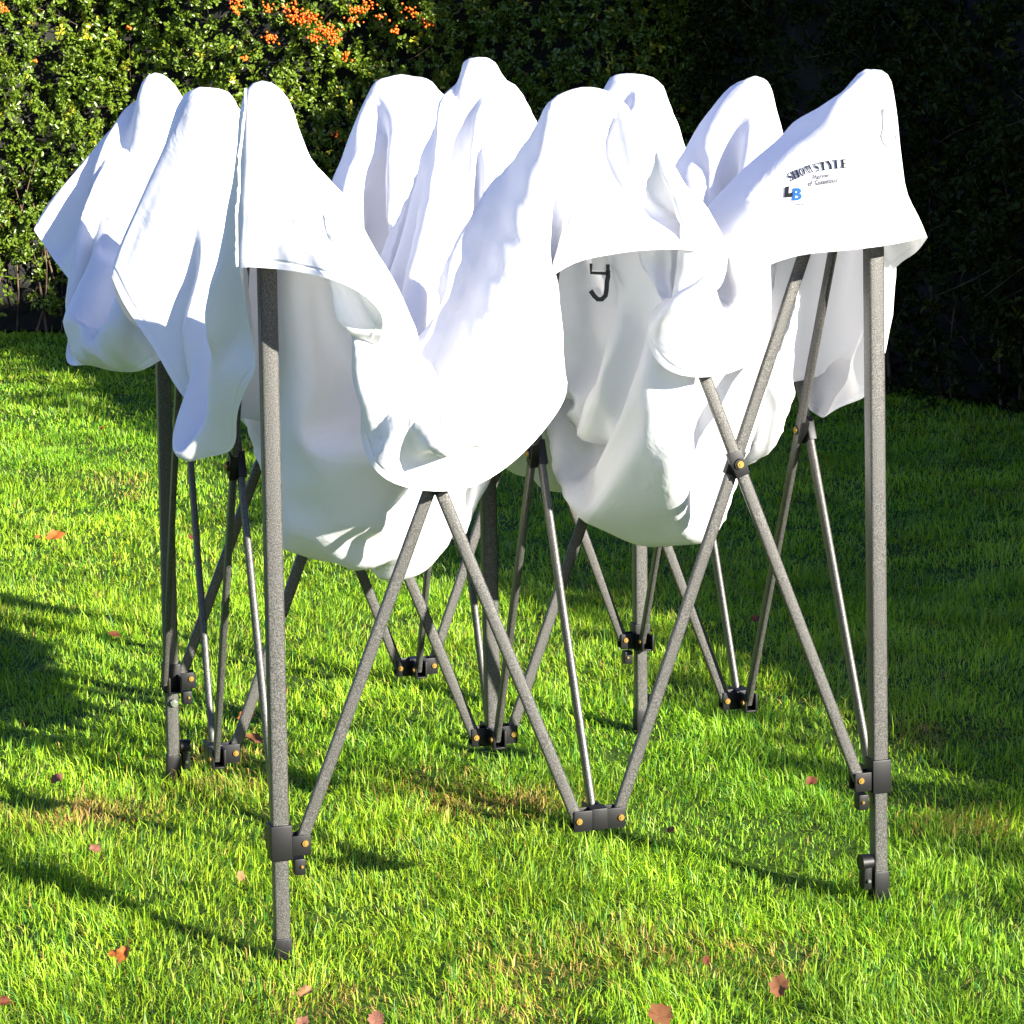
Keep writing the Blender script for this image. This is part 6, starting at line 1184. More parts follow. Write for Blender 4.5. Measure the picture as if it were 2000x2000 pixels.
-12,11,1,-17,-49,-6,22,5,25,-13,-37,48,16,11,61,35,-34,-46,35,20,13,-5,59,22,-71,-12,-27,74,-5,33,-40,33,-26,17,-43,4,-45,15,0,18,9,17,12,6,-12,9,11,
19,5,-82,12,-58,69,7,28,-66,-9,-24,10,18,5,-3,-19,-5,66,15,20,-65,-8,-21,69,4,21,-77,-6,-38,62,-26,125,-52,26,-120,-38,7,32,39,-8,-14,-19,17,7,15,-17,
-1,35,25,-15,-42,-21,19,73,0,-32,-70,-1,31,33,19,-21,-34,-18,22,52,-1,-32,-52,0,33,40,4,-31,-33,-7,17,22,3,-20,-22,-3,20,-11,4,46,11,-7,-33,14,4,37,
-14,0,-50,-44,-14,-34,44,14,34,-57,-18,-33,79,29,50,-108,-29,-52,92,22,48,3,9,-13,-12,-11,10,41,23,3,-43,-25,-4,17,13,-9,-12,-12,9,0,22,-2,-1,-24,1,
18,20,-6,-18,-21,4,6,27,-4,3,-23,-20,-114,-29,97,124,27,-93,-35,28,18,20,-34,-9,-12,28,3,14,-29,0,-17,30,4,19,-29,-2,-21,31,4,16,-32,-5,-10,27,1,-6,
-15,10,109,-27,-48,-116,29,51,89,-26,-41,-68,18,28,-13,13,5,13,-13,-5,-34,45,16,34,-48,-3,-7,-2,-82,-2,-24,-10,-17,-11,19,13,-12,22,12,-8,23,-12,13,0,
16,-31,30,15,-1,7,14,3,6,-8,6,-7,-2,0,-1,1,0,-1,1,0,1,1,3,0,-1,4,-1,0,3,0,-10,6,-1,9,-11,9,-4,-3,-3,-8,-5,-8,-18,-5,-18,6,-1,-52,-10,-13,21,-7,1,1,26,
-3,-30,-15,6,14,27,-6,-33,-20,7,24,28,-5,-33,-23,7,29,33,-4,-35,-29,7,33,15,30,-29,-29,-12,26,21,34,-20,-22,-23,18,18,23,-18,3,-2,17,-8,32,-14,-5,4,
-3,-10,-20,6,-13,-30,13,33,56,-15,-69,-54,29,49,-71,62,-92,91,-62,93,-103,96,-20,9,-20,96,27,16,-72,-28,-43,98,58,44,-50,-38,-45,74,72,28,-95,-63,-81,
93,59,61,-71,-53,-44,-91,-17,64,8,3,7,3,-8,-28,5,-2,14,11,2,12,14,2,-37,14,3,-6,12,5,26,7,5,-19,1,5,-17,-6,5,34,-11,0,4,-14,69,-62,-7,-14,6,-1,-8,-1,
1,-4,-2,1,-5,-2,3,-5,-4,3,-5,-7,4,-9,4,4,-4,-3,4,15,-4,-7,2,-1,-60,-96,-40,56,101,39,-40,-69,6,45,65,-10,9,12,0,-27,-7,-13,27,1,21,33,-6,13,21,6,15,
25,29,22,-3,24,19,5,23,15,-21,24,15,2,5,6,-26,15,9,8,-9,0,-12,-8,-4,12,-28,-11,4,-14,-5,0,-7,-1,-5,-16,0,-10,8,12,-54,14,54,50,-29,-64,8,9,-16,8,-15,
1,4,-3,0,4,-3,-2,-4,-21,7,10,-24,8,2,-3,-4,21,27,-18,-5,21,-17,-6,21,-21,-24,28,-24,-20,-7,-10,-44,-2,-9,10,7,-13,-17,-21,11,9,6,-17,0,-12,-7,8,-3,3,
0,-3,1,14,7,0,-35,7,10,60,0,7,-5,40,18,-26,-60,-40,38,93,60,-31,-104,-57,-53,13,6,102,23,20,-51,68,25,13,-124,-46,12,114,50,-22,-118,-50,44,109,57,
-41,-110,-49,67,77,81,2,14,16,-46,-77,-115,47,52,205,-55,92,-156,60,-153,79,-10,4,-2,-24,117,-70,10,-154,44,-14,140,-61,-32,-156,35,31,98,-34,7,-77,
51,23,80,-36,-121,31,-37,33,19,-2,75,-118,52,-85,106,-62,83,-95,57,-49,74,-37,-29,5,8,-14,23,-12,86,-83,20,-34,1,-20,10,25,-5,-14,16,-5,-20,-38,17,17,
86,7,-94,18,32,140,-80,-48,-116,110,63,121,-100,-47,-99,90,76,15,5,-10,-76,-36,25,30,10,-33,42,12,10,-38,-1,23,53,14,15,-10,-24,0,-84,-15,24,-4,8,-9,
213,-14,-35,-131,-1,104,43,49,-79,-56,-67,-121,96,24,60,-88,-4,-65,60,-83,9,-69,61,-20,89,-18,32,-63,39,-23,-7,-86,-2,-23,53,-13,92,1,40,-70,19,-33,
38,-49,16,-32,32,-22,52,24,39,-54,-20,-27,9,-6,6,-5,8,-12,-13,-7,0,4,4,1,4,-5,-4,3,3,-1,-17,5,15,16,-6,-7,-32,8,9,34,-15,-19,-44,15,25,52,-9,-23,-11,
-39,6,-12,57,2,-37,-25,16,68,5,-23,-13,-51,7,-2,80,7,-31,9,30,44,-21,-20,-4,60,81,-19,-54,94,-48,62,-131,57,-19,117,-76,-29,-49,-26,-31,-53,-2,23,-5,
69,42,12,106,-37,6,-30,34,-3,-47,-5,-14,10,16,2,-73,-41,-37,16,-16,-1,12,-89,-12,13,70,0,5,7,14,-30,-20,-39,7,-9,11,-17,9,-29,3,-27,33,0,27,1,24,-14,
0,31,-58,-1,-64,90,9,-25,-77,62,41,58,-45,-58,-40,87,18,3,-44,1,60,19,31,42,-52,-40,-72,70,-2,-7,-8,13,-21,0,8,61,-33,-4,-41,26,10,-36,22,-6,53,-25,2,
16,-15,0,2,-4,5,14,-16,-16,-42,93,-12,9,-76,18,-36,86,34,-74,-112,-45,46,36,11,-1,-1,-14,49,30,65,91,-6,-5,3,4,24,-8,3,5,14,18,-29,-27,-26,-39,-9,-1,
-1,-26,-20,-20,-41,-23,50,-54,-38,43,37,-35,-22,22,4,-6,-19,-18,1,3,12,-14,5,-12,-7,2,-6,-17,3,2,25,15,-7,-17,8,-2,1,-13,47,2,-1,13,6,1,5,4,0,3,5,1,2,
4,0,2,2,1,4,-4,-1,2,-3,1,2,1,-1,2,3,1,1,1,1,4,-3,-2,5,-5,0,5,-5,-2,3,-5,-1,2,-4,-3,-1,2,-5,-6,9,-6,3,9,-3,-1,7,-2,-3,4,-1,-3,1,0,-1,0,-1,-1,0,0,-2,0,
0,-2,-3,1,-1,-4,-1,0,-1,-1,-2,1,0,-1,2,0,-1,5,4,-1,5,4,-1,4,0,-5,0,-4,-11,23,-10,-20,-23,-5,-36,-13,-7,-82,2,-15,2,25,43,-9,-24,-71,29,9,74,-32,28,
-97,50,-27,99,-72,-57,-91,62,-9,8,-6,24,-17,19,18,-3,12,16,-13,12,11,5,5,8,2,4,-2,7,-1,9,4,2,-47,27,-7,52,-38,40,-3,3,-10,2,1,-13,-59,-1,-2,-21,-1,
-10,53,-11,-46,-7,10,3,17,-11,-20,-5,13,2,16,-14,-13,-9,15,6,18,-15,-11,-13,17,5,21,-13,-7,-23,23,3,2,9,3,-5,14,-1,2,1,0,8,29,-6,10,-12,1,-41,50,-4,
20,-16,-4,0,0,1,-4,-15,3,-21,-36,11,-32,51,2,26,-5,-13,-11,14,-7,56,-113,53,50,157,-40,-145,-62,-9,-10,-55,30,54,-36,30,-6,-4,-9,15,6,3,-14,-5,-7,88,
-16,35,-131,42,-21,60,-22,-16,-15,59,46,1,-14,-33,3,-6,24,4,-2,11,9,1,-38,13,2,2,13,3,20,11,4,-26,6,5,-12,1,4,32,-5,5,-6,-10,4,-20,-12,10,0,-7,-9,0,
-2,-6,-1,1,-4,-1,3,-4,-3,1,-5,-3,4,-4,-5,4,-3,-7,4,-4,-4,5,14,-1,-14,-2,-1,-9,3,0,7,-3,-3,-8,-4,-17,-7,19,-2,-3,-15,4,12,2,-2,-20,12,14,-27,9,11,12,
-23,-2,28,-27,2,27,-8,6,22,1,8,14,1,7,20,10,13,23,10,13,14,15,15,1,14,9,-12,24,12,-11,9,7,-3,8,2,-14,-57,-10,0,56,54,37,-83,-118,-52,64,125,6,51,-88,
22,-63,19,1,9,-2,5,14,-8,5,39,-23,-23,32,-24,-41,2,-12,-29,-4,-8,-41,-24,-1,-17,-35,7,-18,-32,9,14,20,-11,66,18,-15,-38,-35,4,40,20,-14,0,-1,-4,-5,-1,
-4,16,-3,1,-12,0,0,22,0,3,-3,3,5,-15,1,-5,48,6,19,-18,-8,-6,-26,-27,-13,39,98,39,6,-98,-22,-81,23,-17,95,-22,23,-22,97,16,-53,-135,-41,83,129,53,-105,
-122,-57,124,104,63,-150,-38,-65,104,-54,17,66,72,99,-130,-61,-132,99,-60,103,-46,139,-62,-52,23,-21,77,-169,68,-51,178,-60,24,-178,52,49,112,-6,1,
-17,7,-66,62,-44,-80,-56,-4,95,47,9,44,-121,37,-103,126,-57,112,-109,54,-101,85,-50,47,-13,13,-32,-9,-9,23,0,-2,-15,-7,-20,35,0,23,-6,-5,-3,2,22,3,-5,
-14,5,-28,-47,-6,57,83,15,-142,42,37,139,-123,-57,-118,134,53,56,-176,-46,43,87,3,14,59,20,-37,29,32,-122,-48,8,154,1,-60,-158,-64,23,161,77,-17,36,
-98,0,-6,96,23,-169,-4,-10,109,-106,-44,39,39,22,-6,122,81,-104,-93,-98,56,-55,12,-28,98,13,62,-28,5,-58,26,-3,14,-69,-19,-16,53,12,71,-7,10,-68,14,
-9,20,-62,-13,-4,62,15,28,-9,2,-38,-12,-11,12,-19,-8,5,29,12,-11,-1,-5,-3,-14,-5,1,15,5,1,-12,-4,-4,2,-1,7,-2,5,-8,8,0,10,-11,3,-15,11,1,20,-20,-3,
-47,24,11,41,-2,-5,4,-28,-8,-13,38,11,-19,-9,1,26,8,-1,1,-57,-11,24,11,-6,-61,97,57,-22,-103,-39,40,-7,-25,-8,-87,45,-45,56,-27,30,75,1,119,47,65,30,
-42,0,-22,27,-3,-118,30,-13,-28,-38,-23,0,-47,-14,23,-46,-4,46,-32,10,-28,2,-8,18,137,13,-34,-23,-8,-5,-36,-13,-14,9,-9,5,-6,3,-9,2,-9,-2,-18,17,3,10,
3,-30,9,33,28,26,-28,106,-98,-14,-71,95,-10,-74,-104,94,115,101,-109,-101,-1,65,23,-128,42,-31,62,-6,54,102,-69,63,4,-6,-97,1,54,-40,-88,63,13,2,4,1,
13,-15,24,-61,16,15,-18,10,0,6,-5,-27,23,2,1,56,-103,24,6,-25,-13,-13,-15,13,102,122,20,14,-5,-12,-21,0,-16,-8,-6,-33,-90,15,0,-30,-11,4,-21,-2,64,-1,
-98,24,-4,19,-43,6,-10,61,8,-3,80,55,11,-101,-11,-22,8,-17,-2,-24,18,1,-5,-16,-8,4,3,2,-13,6,-8,19,-11,-1,-18,20,19,-6,2,-13,2,3,0,4,-1,14,5,0,9,4,-1,
5,7,1,3,7,2,3,5,1,3,-5,-3,5,-12,1,4,-9,0,3,-2,-3,2,6,2,0,3,0,6,-4,0,7,-6,-1,7,-5,-1,5,-5,-1,0,-3,-2,-3,-1,-2,-18,11,-6,20,10,-1,2,7,1,-5,2,-1,-4,0,-2,
-2,-1,0,-1,1,-1,-1,-1,0,-4,-8,5,1,-5,-2,-2,-1,-4,-2,5,-5,-3,6,1,-3,2,3,-2,6,-1,-3,12,3,-4,-1,-5,-7,2,9,-9,13,7,-3,-13,-4,-80,19,19,-13,-51,-88,27,59,
123,-30,-59,-158,70,8,140,-67,-1,-165,99,-12,147,-103,-19,48,43,8,0,-4,-10,-44,-4,2,38,5,-16,-60,2,3,-33,5,19,-36,13,9,-1,4,81,-45,5,-137,158,-7,7,
-77,30,29,-42,32,88,-30,-2,33,22,17,-86,-24,-112,29,24,24,-1,-27,-44,-1,42,26,19,-46,-35,-12,44,27,30,-47,-38,-24,51,36,33,-51,-42,-22,54,33,3,20,-2,
3,20,-4,-4,24,1,11,-5,0,-45,39,0,45,-23,-2,-22,15,-2,6,-32,-3,-37,-26,13,8,0,-1,-5,-5,-4,82,70,7,-69,-27,-19,40,86,39,-82,-119,-41,176,53,90,-84,59,
-59,-88,-18,-13,17,17,9,-33,-57,17,-10,-47,-26,-8,92,47,30,-153,-2,-11,16,3,35,67,-1,-3,-16,-6,3,-6,29,4,-1,-16,9,0,-25,13,3,19,13,2,-3,12,5,-29,6,4,
14,0,5,18,-5,5,-23,-11,5,5,-12,-7,3,-6,-6,0,-1,-8,-2,1,-4,-1,1,-4,-1,2,-5,-5,3,-4,-5,6,-3,-5,3,-2,-5,4,6,-2,-12,1,0,-9,3,-1,2,2,2,-2,-6,-3,5,0,-7,1,2,
-2,0,0,2,-6,7,9,-42,5,5,-16,26,8,-1,-1,0,12,-37,-6,30,-32,0,34,-10,6,-1,6,1,-58,-6,7,-32,10,9,66,-32,6,35,-8,3,33,5,8,29,10,14,38,112,32,-4,-32,-44,
-32,90,76,-42,-20,-146,76,-119,127,-46,145,-72,-48,6,-18,-48,-15,-6,-42,-27,-1,-33,-61,20,49,35,-26,-12,-43,9,5,-11,4,16,17,-6,36,31,-18,42,-2,-4,-73,
-48,12,46,44,-18,2,-11,0,-13,6,-6,2,1,-3,17,-8,2,-15,0,-2,14,-10,0,6,11,9,-19,4,-4,8,-19,2,50,60,29,-46,-66,-28,23,-6,6,-4,108,29,18,-121,-24,-83,43,
-14,103,-19,28,-9,77,11,-87,-120,-44,119,115,54,-140,-100,-57,133,39,40,-124,51,-23,53,-75,-10,28,58,22,-26,18,-9,-35,6,-9,92,-153,58,-79,179,-58,56,
-175,53,39,110,-8,-59,22,-27,-60,-3,-13,-35,-49,5,113,58,5,25,-125,38,-102,138,-60,116,-124,58,-119,100,-57,93,-18,24,-85,-16,-21,66,6,12,-20,2,-12,8,
-2,1,10,0,6,-7,-14,-3,12,19,3,-8,1,4,2,-13,2,-31,-39,-7,62,73,14,-140,60,38,131,-129,-47,-64,123,18,-22,-170,-5,11,23,-4,66,50,-11,11,75,24,-131,17,
39,49,-4,-17,-88,-91,-7,85,104,-11,89,-135,-23,-27,81,11,-7,24,-3,-97,-106,-1,51,54,-26,49,-26,15,-58,62,2,62,-5,7,-28,17,1,-20,-64,-19,-18,27,5,72,
18,16,-38,19,-3,-9,-67,-19,-17,45,9,62,0,10,-43,11,-7,0,-40,-10,-8,22,2,14,10,4,-17,-12,-11,3,-3,3,2,14,5,4,-11,-7,2,2,0,-7,-3,4,-2,2,2,2,-3,1,-13,14,
6,21,-19,-6,-3,14,3,-39,3,9,46,-12,-11,-2,-15,-2,-28,32,10,1,-5,0,27,3,-3,-22,-45,-7,19,4,-5,-1,23,7,-38,0,7,-4,31,8,66,32,24,76,-65,22,-26,39,-3,-93,
35,-19,-58,-76,-24,31,-56,-4,36,-23,8,26,-12,8,-33,8,-9,-49,80,-6,84,74,25,-47,-24,-8,-16,-61,-23,-2,10,-1,-7,0,-7,1,-4,-2,-4,3,-8,1,-7,11,-1,-12,7,0,
23,6,-28,-57,35,12,93,-25,112,-78,-26,-37,54,-8,-114,-92,91,160,70,-95,-105,41,28,-16,-126,67,32,-25,1,-62,87,-25,127,58,-67,55,-29,11,-91,43,0,-54,7,
32,-36,-32,42,-1,-33,29,12,-27,19,30,-36,9,-27,17,-13,49,28,80,46,17,30,-77,-105,-139,66,-18,-4,-76,62,-28,35,-26,-2,9,1,-4,31,-13,-15,58,116,-46,-65,
-71,33,-68,33,-6,139,3,-6,5,69,20,-75,-77,-34,-10,31,4,-1,-17,-4,-12,13,-2,1,-14,-8,-1,2,0,-12,4,-4,5,-2,0,-18,15,9,15,0,1,-3,0,2,3,1,3,4,-1,5,4,-1,3,
7,1,4,8,-1,3,15,0,3,17,-1,2,-24,10,4,-30,11,6,-10,-21,6,22,7,-7,10,-4,12,-12,-2,11,-7,0,9,-9,1,4,-6,-1,1,-1,-1,0,11,-5,12,3,-5,-3,7,4,-2,10,3,-13,0,
-2,-5,-2,-1,0,-2,-1,2,0,-1,-1,7,-6,-12,-28,10,4,-5,-10,-4,6,-12,-5,19,-6,-7,27,3,-4,31,14,1,29,9,1,-53,-17,-14,34,29,5,-50,-8,-8,35,-12,-11,-1,1,-83,
-20,-26,4,47,71,-18,-79,-134,50,95,139,-57,-54,-145,97,58,139,-92,0,-156,95,-29,27,-47,-95,24,-10,-2,97,2,8,-40,-4,29,74,2,0,8,9,13,9,-5,-54,-77,1,7,
81,30,44,-184,-53,23,181,-1,-73,-40,36,7,17,-11,-20,-53,-1,77,109,22,45,-73,-69,3,43,55,30,-87,-40,-10,81,45,15,-55,-34,-85,103,71,79,-117,-82,-81,
102,62,41,-51,-46,11,-22,-8,5,-13,-1,13,-28,5,-66,54,-25,45,-37,26,-55,13,-11,53,-32,-7,-42,-41,8,-18,-2,9,23,24,-17,47,-60,32,-62,98,-44,101,39,54,
-71,-133,-41,31,160,38,-36,-67,-31,107,-53,62,-14,65,-1,-124,32,-49,-38,-23,4,48,58,41,-18,-99,-73,-47,40,84,-13,-42,-8,76,19,-33,-8,-10,21,4,-7,11,3,
-1,-28,10,1,0,14,2,16,11,3,-26,12,4,-11,6,5,26,1,4,-9,-6,4,-17,-9,8,25,-13,-17,0,-6,-6,0,-2,-7,-1,2,-4,-1,2,-4,-3,1,-5,-4,4,-4,-5,4,-3,-5,4,-3,-4,3,0,
-2,-7,2,-1,-4,2,0,1,4,0,11,-7,-17,-7,-4,5,0,0,1,2,-2,4,-31,2,-5,74,11,11,-91,-29,-2,-23,42,11,-3,36,10,0,-4,-1,2,-43,-11,41,-51,-2,89,14,3,-27,-9,0,
-123,22,11,-25,46,27,3,17,8,-2,7,4,7,-65,-30,39,-34,-26,77,-7,-20,62,18,25,-141,92,-30,-27,-65,48,7,-32,21,10,37,-26,-7,-22,10,82,80,-47,-49,-80,35,2,
25,-6,25,29,-12,32,5,-9,19,-3,1,-73,-43,9,41,52,-16,33,-22,2,-47,10,-4,24,2,-5,-7,2,-2,17,-11,3,-15,-1,-3,5,-6,-1,21,5,7,-26,2,-3,5,-3,3,13,-17,0,47,
80,37,-82,-82,-44,74,0,21,-27,103,19,7,-130,-26,-73,49,-12,109,8,36,-8,37,2,-104,-88,-42,128,104,57,-114,-93,-55,45,12,11,-20,12,-4,67,22,24,-102,25,
-30,118,-132,62,-104,169,-58,75,-173,52,22,132,-20,-122,-15,-23,25,0,4,-40,-34,-2,125,45,12,8,-113,34,-106,138,-63,122,-132,62,-128,111,-61,118,-28,
31,-121,-10,-29,109,7,25,-59,2,-22,28,1,4,-5,0,-2,10,-1,6,-5,-15,-4,9,11,2,-8,14,3,-1,-25,0,16,26,9,-47,-72,-11,71,73,10,-140,83,45,119,-83,-38,-23,
55,2,-4,-124,-19,-77,-27,29,58,16,-19,65,57,-2,-39,54,11,-61,47,22,-64,-94,-4,19,66,1,145,-77,-31,-87,79,13,52,-54,-19,-32,-10,-4,-13,3,-4,24,42,19,
18,-8,0,-59,-36,-17,9,-12,-2,43,57,21,7,-7,0,-51,-39,-20,0,0,1,49,38,17,-9,2,-1,-34,-29,-16,7,-8,-2,3,28,6,-4,-3,-1,-4,-15,-8,-1,5,4,5,12,6,6,-12,-7,
0,2,-2,-3,-1,3,-2,1,1,-6,1,3,8,-10,-2,-36,29,13,45,-45,-16,-18,37,10,-24,-1,6,41,-27,-13,-1,11,3,-39,9,6,16,7,-1,17,-18,-7,-11,-12,-3,7,-4,2,-41,28,
10,65,52,31,64,-58,4,-67,65,-3,-89,-56,-27,26,-83,-4,47,-17,15,6,0,2,-29,2,-11,-47,63,-6,39,77,22,80,6,24,-78,-11,-21,-19,-74,-28,2,12,2,-3,1,-4,-4,1,
-6,0,-3,-2,-2,-1,-4,0,1,6,-3,-13,7,3,9,4,-25,3,25,-1,-40,7,19,78,-23,73,-42,-22,35,7,-7,-169,-54,79,180,47,-76,-62,39,2,-106,-56,61,73,-89,22,-23,0,2,
-17,142,-69,142,-39,-6,-24,4,-2,-47,47,-1,-57,8,30,-31,-18,37,-24,-36,50,93,-39,96,-50,-43,-71,-31,121,-97,51,37,138,-68,-60,-62,78,-127,-49,50,18,
-36,52,39,-27,-38,130,5,5,-124,-12,-107,26,11,160,15,3,-29,52,13,-38,-78,-29,-25,12,-1,0,13,-1,-11,-14,-3,-8,9,-4,2,-10,-6,-7,3,1,-7,2,-4,1,-2,4,-10,
16,7,9,4,-6,-4,-10,9,5,6,-1,2,-1,3,-1,-4,5,9,6,1,-1,-14,5,10,-11,5,26,60,-9,55,-51,12,2,-26,10,-26,83,-11,-44,-47,17,10,3,5,-6,0,6,-7,0,8,-6,-1,8,-4,
-2,7,-2,-2,4,4,-2,10,7,4,-2,6,0,-9,7,-1,-9,2,-1,-3,-1,0,-4,-1,-1,-3,-1,-1,-4,0,3,-2,7,-59,-29,40,17,5,23,32,9,9,29,9,0,0,-1,-11,-35,-13,-96,-7,-18,75,
31,12,-84,-14,-15,70,-14,3,-77,24,-3,-11,2,-82,-22,-45,-2,-4,-27,22,89,109,-31,-114,-135,64,77,142,-98,-84,-129,97,53,147,-86,105,-120,77,14,41,3,-86,
-97,-12,-94,55,-12,61,-41,41,-40,27,-36,-26,26,-4,54,134,12,-40,-124,-31,65,160,43,-106,-168,-7,97,67,-58,31,85,90,-14,-14,-25,4,-20,123,0,23,-17,9,9,
-56,21,-27,-65,-104,4,35,41,12,-22,61,-116,-66,-68,101,51,56,-35,-28,9,-9,1,4,-7,-1,7,-16,2,-40,34,-12,77,-46,30,-114,20,-43,86,-15,16,-57,-61,-1,-40,
18,14,22,-8,-7,10,74,-14,-4,-20,-11,38,-120,88,-22,90,-91,62,107,50,13,-166,29,-32,150,-56,-10,-11,29,44,-47,-10,5,-58,9,-25,127,14,-137,-50,-16,19,8,
-19,-1,37,50,-7,-11,1,39,-34,-33,-4,-5,27,3,-6,-13,4,-1,-17,9,0,18,13,2,-8,13,3,-30,11,4,15,6,5,12,0,4,-25,-4,6,7,-10,6,24,-12,-19,1,-7,-6,-1,-1,-6,0,
1,-4,-2,1,-4,-2,3,-5,-3,2,-4,-6,5,-3,-5,4,-1,-5,2,-8,-1,5,2,-1,2,3,-1,4,2,2,-25,5,-21,42,-23,11,-31,6,-5,39,-10,11,1,4,0,-77,-9,-10,118,56,29,-92,-95,
-22,-41,35,5,-20,43,9,5,42,14,-1,2,-1,-10,-75,-18,115,-34,-5,41,48,8,-66,-52,-13,-76,4,15,-17,22,13,-28,67,38,7,27,21,-4,-74,-28,13,-15,-24,6,-22,18,
5,-4,5,27,67,-59,-12,-44,25,85,54,-36,-70,-72,36,4,46,-14,12,20,-9,46,-14,0,10,11,-4,-78,-52,11,44,62,-16,52,-31,4,-84,18,-3,53,1,-5,-12,2,-4,3,1,0,
11,-12,3,-11,-4,-3,-5,3,-3,23,-5,5,-8,-3,1,-21,24,0,40,-26,7,-44,-14,-12,97,76,46,-123,-64,-49,107,-3,30,-32,96,14,-13,-131,-32,-52,37,-8,93,58,38,9,
-26,-2,-99,-52,-40,98,98,54,-65,-86,-46,-11,38,4,-24,6,-9,123,-93,59,-138,139,-59,106,-159,52,-9,147,-26,-132,-63,-10,107,40,5,-86,-51,-7,128,30,23,2,
-87,24,-113,130,-65,126,-135,65,-131,119,-63,132,-38,37,-141,0,-34,133,-3,32,-80,11,-30,30,1,7,6,-2,-1,-8,-1,-3,10,-3,8,-1,-12,-4,4,1,0,-5,23,3,4,-17,
2,-7,-8,-2,19,44,12,-56,-99,-9,72,49,-2,-94,120,49,0,-24,1,12,13,-4,72,-76,-52,-82,-97,19,-22,16,9,106,49,-13,-11,-50,6,-14,152,13,-108,-54,0,-25,-9,
6,163,-11,-33,-36,20,6,-18,-25,-15,-21,20,3,51,6,12,-60,2,-8,21,-56,-10,0,76,19,48,-28,1,-73,4,-11,21,-48,-9,11,72,19,38,-24,2,-62,-3,-14,11,-21,-4,
-5,13,2,13,18,3,-15,-17,-5,2,-6,-4,-1,12,6,6,7,6,7,-9,-7,2,-1,-4,-3,0,2,-3,0,1,-2,-1,2,-6,3,3,12,-13,-4,-43,31,15,52,-46,-18,-33,39,12,-6,2,2,30,-44,
-14,-8,43,9,-29,-14,1,29,4,-4,-8,-17,-7,0,-24,1,13,90,35,85,-55,2,-118,58,-8,-21,-114,-15,62,-41,10,3,-1,5,-48,23,-17,-31,54,4,34,77,25,84,1,29,-3,3,
-2,-90,-22,-36,-3,-68,-20,2,14,3,-2,1,-3,-3,1,-4,-3,0,-5,-1,-2,-2,-1,-4,-1,-1,5,3,0,-12,4,3,0,4,-18,19,20,-9,-31,11,-4,0,3,41,48,-31,-17,-7,9,125,-19,
-30,-191,-48,78,160,46,-71,39,-22,10,-152,81,15,-15,-101,36,55,-74,17,-63,110,-37,139,27,-44,12,-52,17,-23,31,-12,-47,24,-5,70,10,9,-26,-12,-20,-82,
18,15,-17,-152,61,98,93,-79,-32,-12,3,60,36,21,-1,-10,0,-69,85,17,67,-68,-11,-114,-27,-7,149,25,24,-45,46,6,-19,-81,-24,-58,17,0,24,-6,-8,-5,6,-2,-12,
-11,-2,-3,1,-4,1,-6,-6,-10,7,0,1,-2,-2,-7,1,7,-2,15,6,5,2,-5,-4,2,-2,3,-2,3,1,-1,4,8,1,3,-11,-24,10,26,44,-7,-35,-28,12,10,-54,10,23,114,-19,60,-33,3,
29,-105,33,-56,89,-6,10,-8,5,-7,-1,4,-5,0,7,-7,1,10,-5,-2,8,-1,-4,4,3,-1,9,7,4,-4,7,0,-8,7,0,-6,2,-2,-3,-1,0,-4,-1,-1,-5,-1,-1,-5,-5,-10,-6,70,96,35,
-5,-19,-11,-4,-36,-19,-8,-36,-18,-23,-35,-13,-105,30,-9,130,12,14,-103,4,-11,64,2,3,-65,6,-7,86,-29,0,-3,-6,-83,20,36,-4,-2,7,-11,-85,-99,39,117,96,
-37,-71,-141,92,79,93,-59,35,-63,74,-137,40,-109,102,-22,44,44,99,8,-29,-76,-25,-92,138,48,1,-2,7,-42,-10,-7,-35,-83,-28,25,48,4,-12,-82,-30,137,119,
13,-120,-39,15,16,-63,-47,47,121,75,7,-76,-78,-36,-58,-2,-2,-41,4,-51,135,68,123,-42,-64,-24,-76,-8,-15,130,40,47,-66,-23,-10,14,3,5,-7,-2,3,-9,2,-15,
16,0,26,-4,2,-113,-36,-8,80,32,8,-82,-80,9,13,28,9,8,-26,-14,38,25,-18,-9,-58,30,-4,-20,34,4,26,-30,27,-33,88,-47,13,-80,12,110,-32,48,-105,8,-55,114,
-36,97,59,74,-19,0,11,33,-84,-42,-4,34,3,-129,45,158,91,-10,-187,-91,23,65,17,-39,-23,-2,-5,11,4,-7,-28,4,-2,11,10,2,13,13,2,-31,12,3,-9,11,3,25,6,5,
-15,1,5,-18,-5,4,30,-11,8,0,-12,-17,14,-6,-6,-1,-2,-6,-2,1,-5,-1,2,-4,-2,2,-4,-4,4,-6,-4,4,-2,-6,4,-1,-4,1,-14,-3,18,3,-1,12,3,1,-2,4,-2,33,-18,15,
-83,27,-35,80,-37,27,-84,20,-28,86,-15,31,-2,2,0,-102,-32,-27,113,118,49,-39,-133,-27,-44,2,-7,-42,22,-1,-22,50,11,15,59,19,-16,-8,-3,56,-130,-28,76,
52,2,1,-2,-1,-78,-40,0,60,-9,5,-50,1,-11,-100,83,70,28,-64,-14,3,3,-4,47,48,-56,-26,-32,28,87,27,-30,-85,-43,28,9,47,-14,23,13,-5,61,-32,6,-18,26,-9,
-84,-50,13,51,78,-17,61,-52,7,-103,24,-4,79,-2,-5,-31,4,-3,9,-2,-2,2,0,1,14,-17,3,-10,1,-4,-13,7,-4,9,-10,3,21,1,5,-31,10,-3,-3,-8,1,64,8,15,-96,-19,
-21,132,48,46,-140,-40,-46,116,-6,29,-18,90,18,-46,-115,-40,-6,-5,1,39,109,25,17,-79,-8,-23,2,-8,22,13,7,-60,13,-22,99,-47,44,-156,69,-46,143,-110,48,
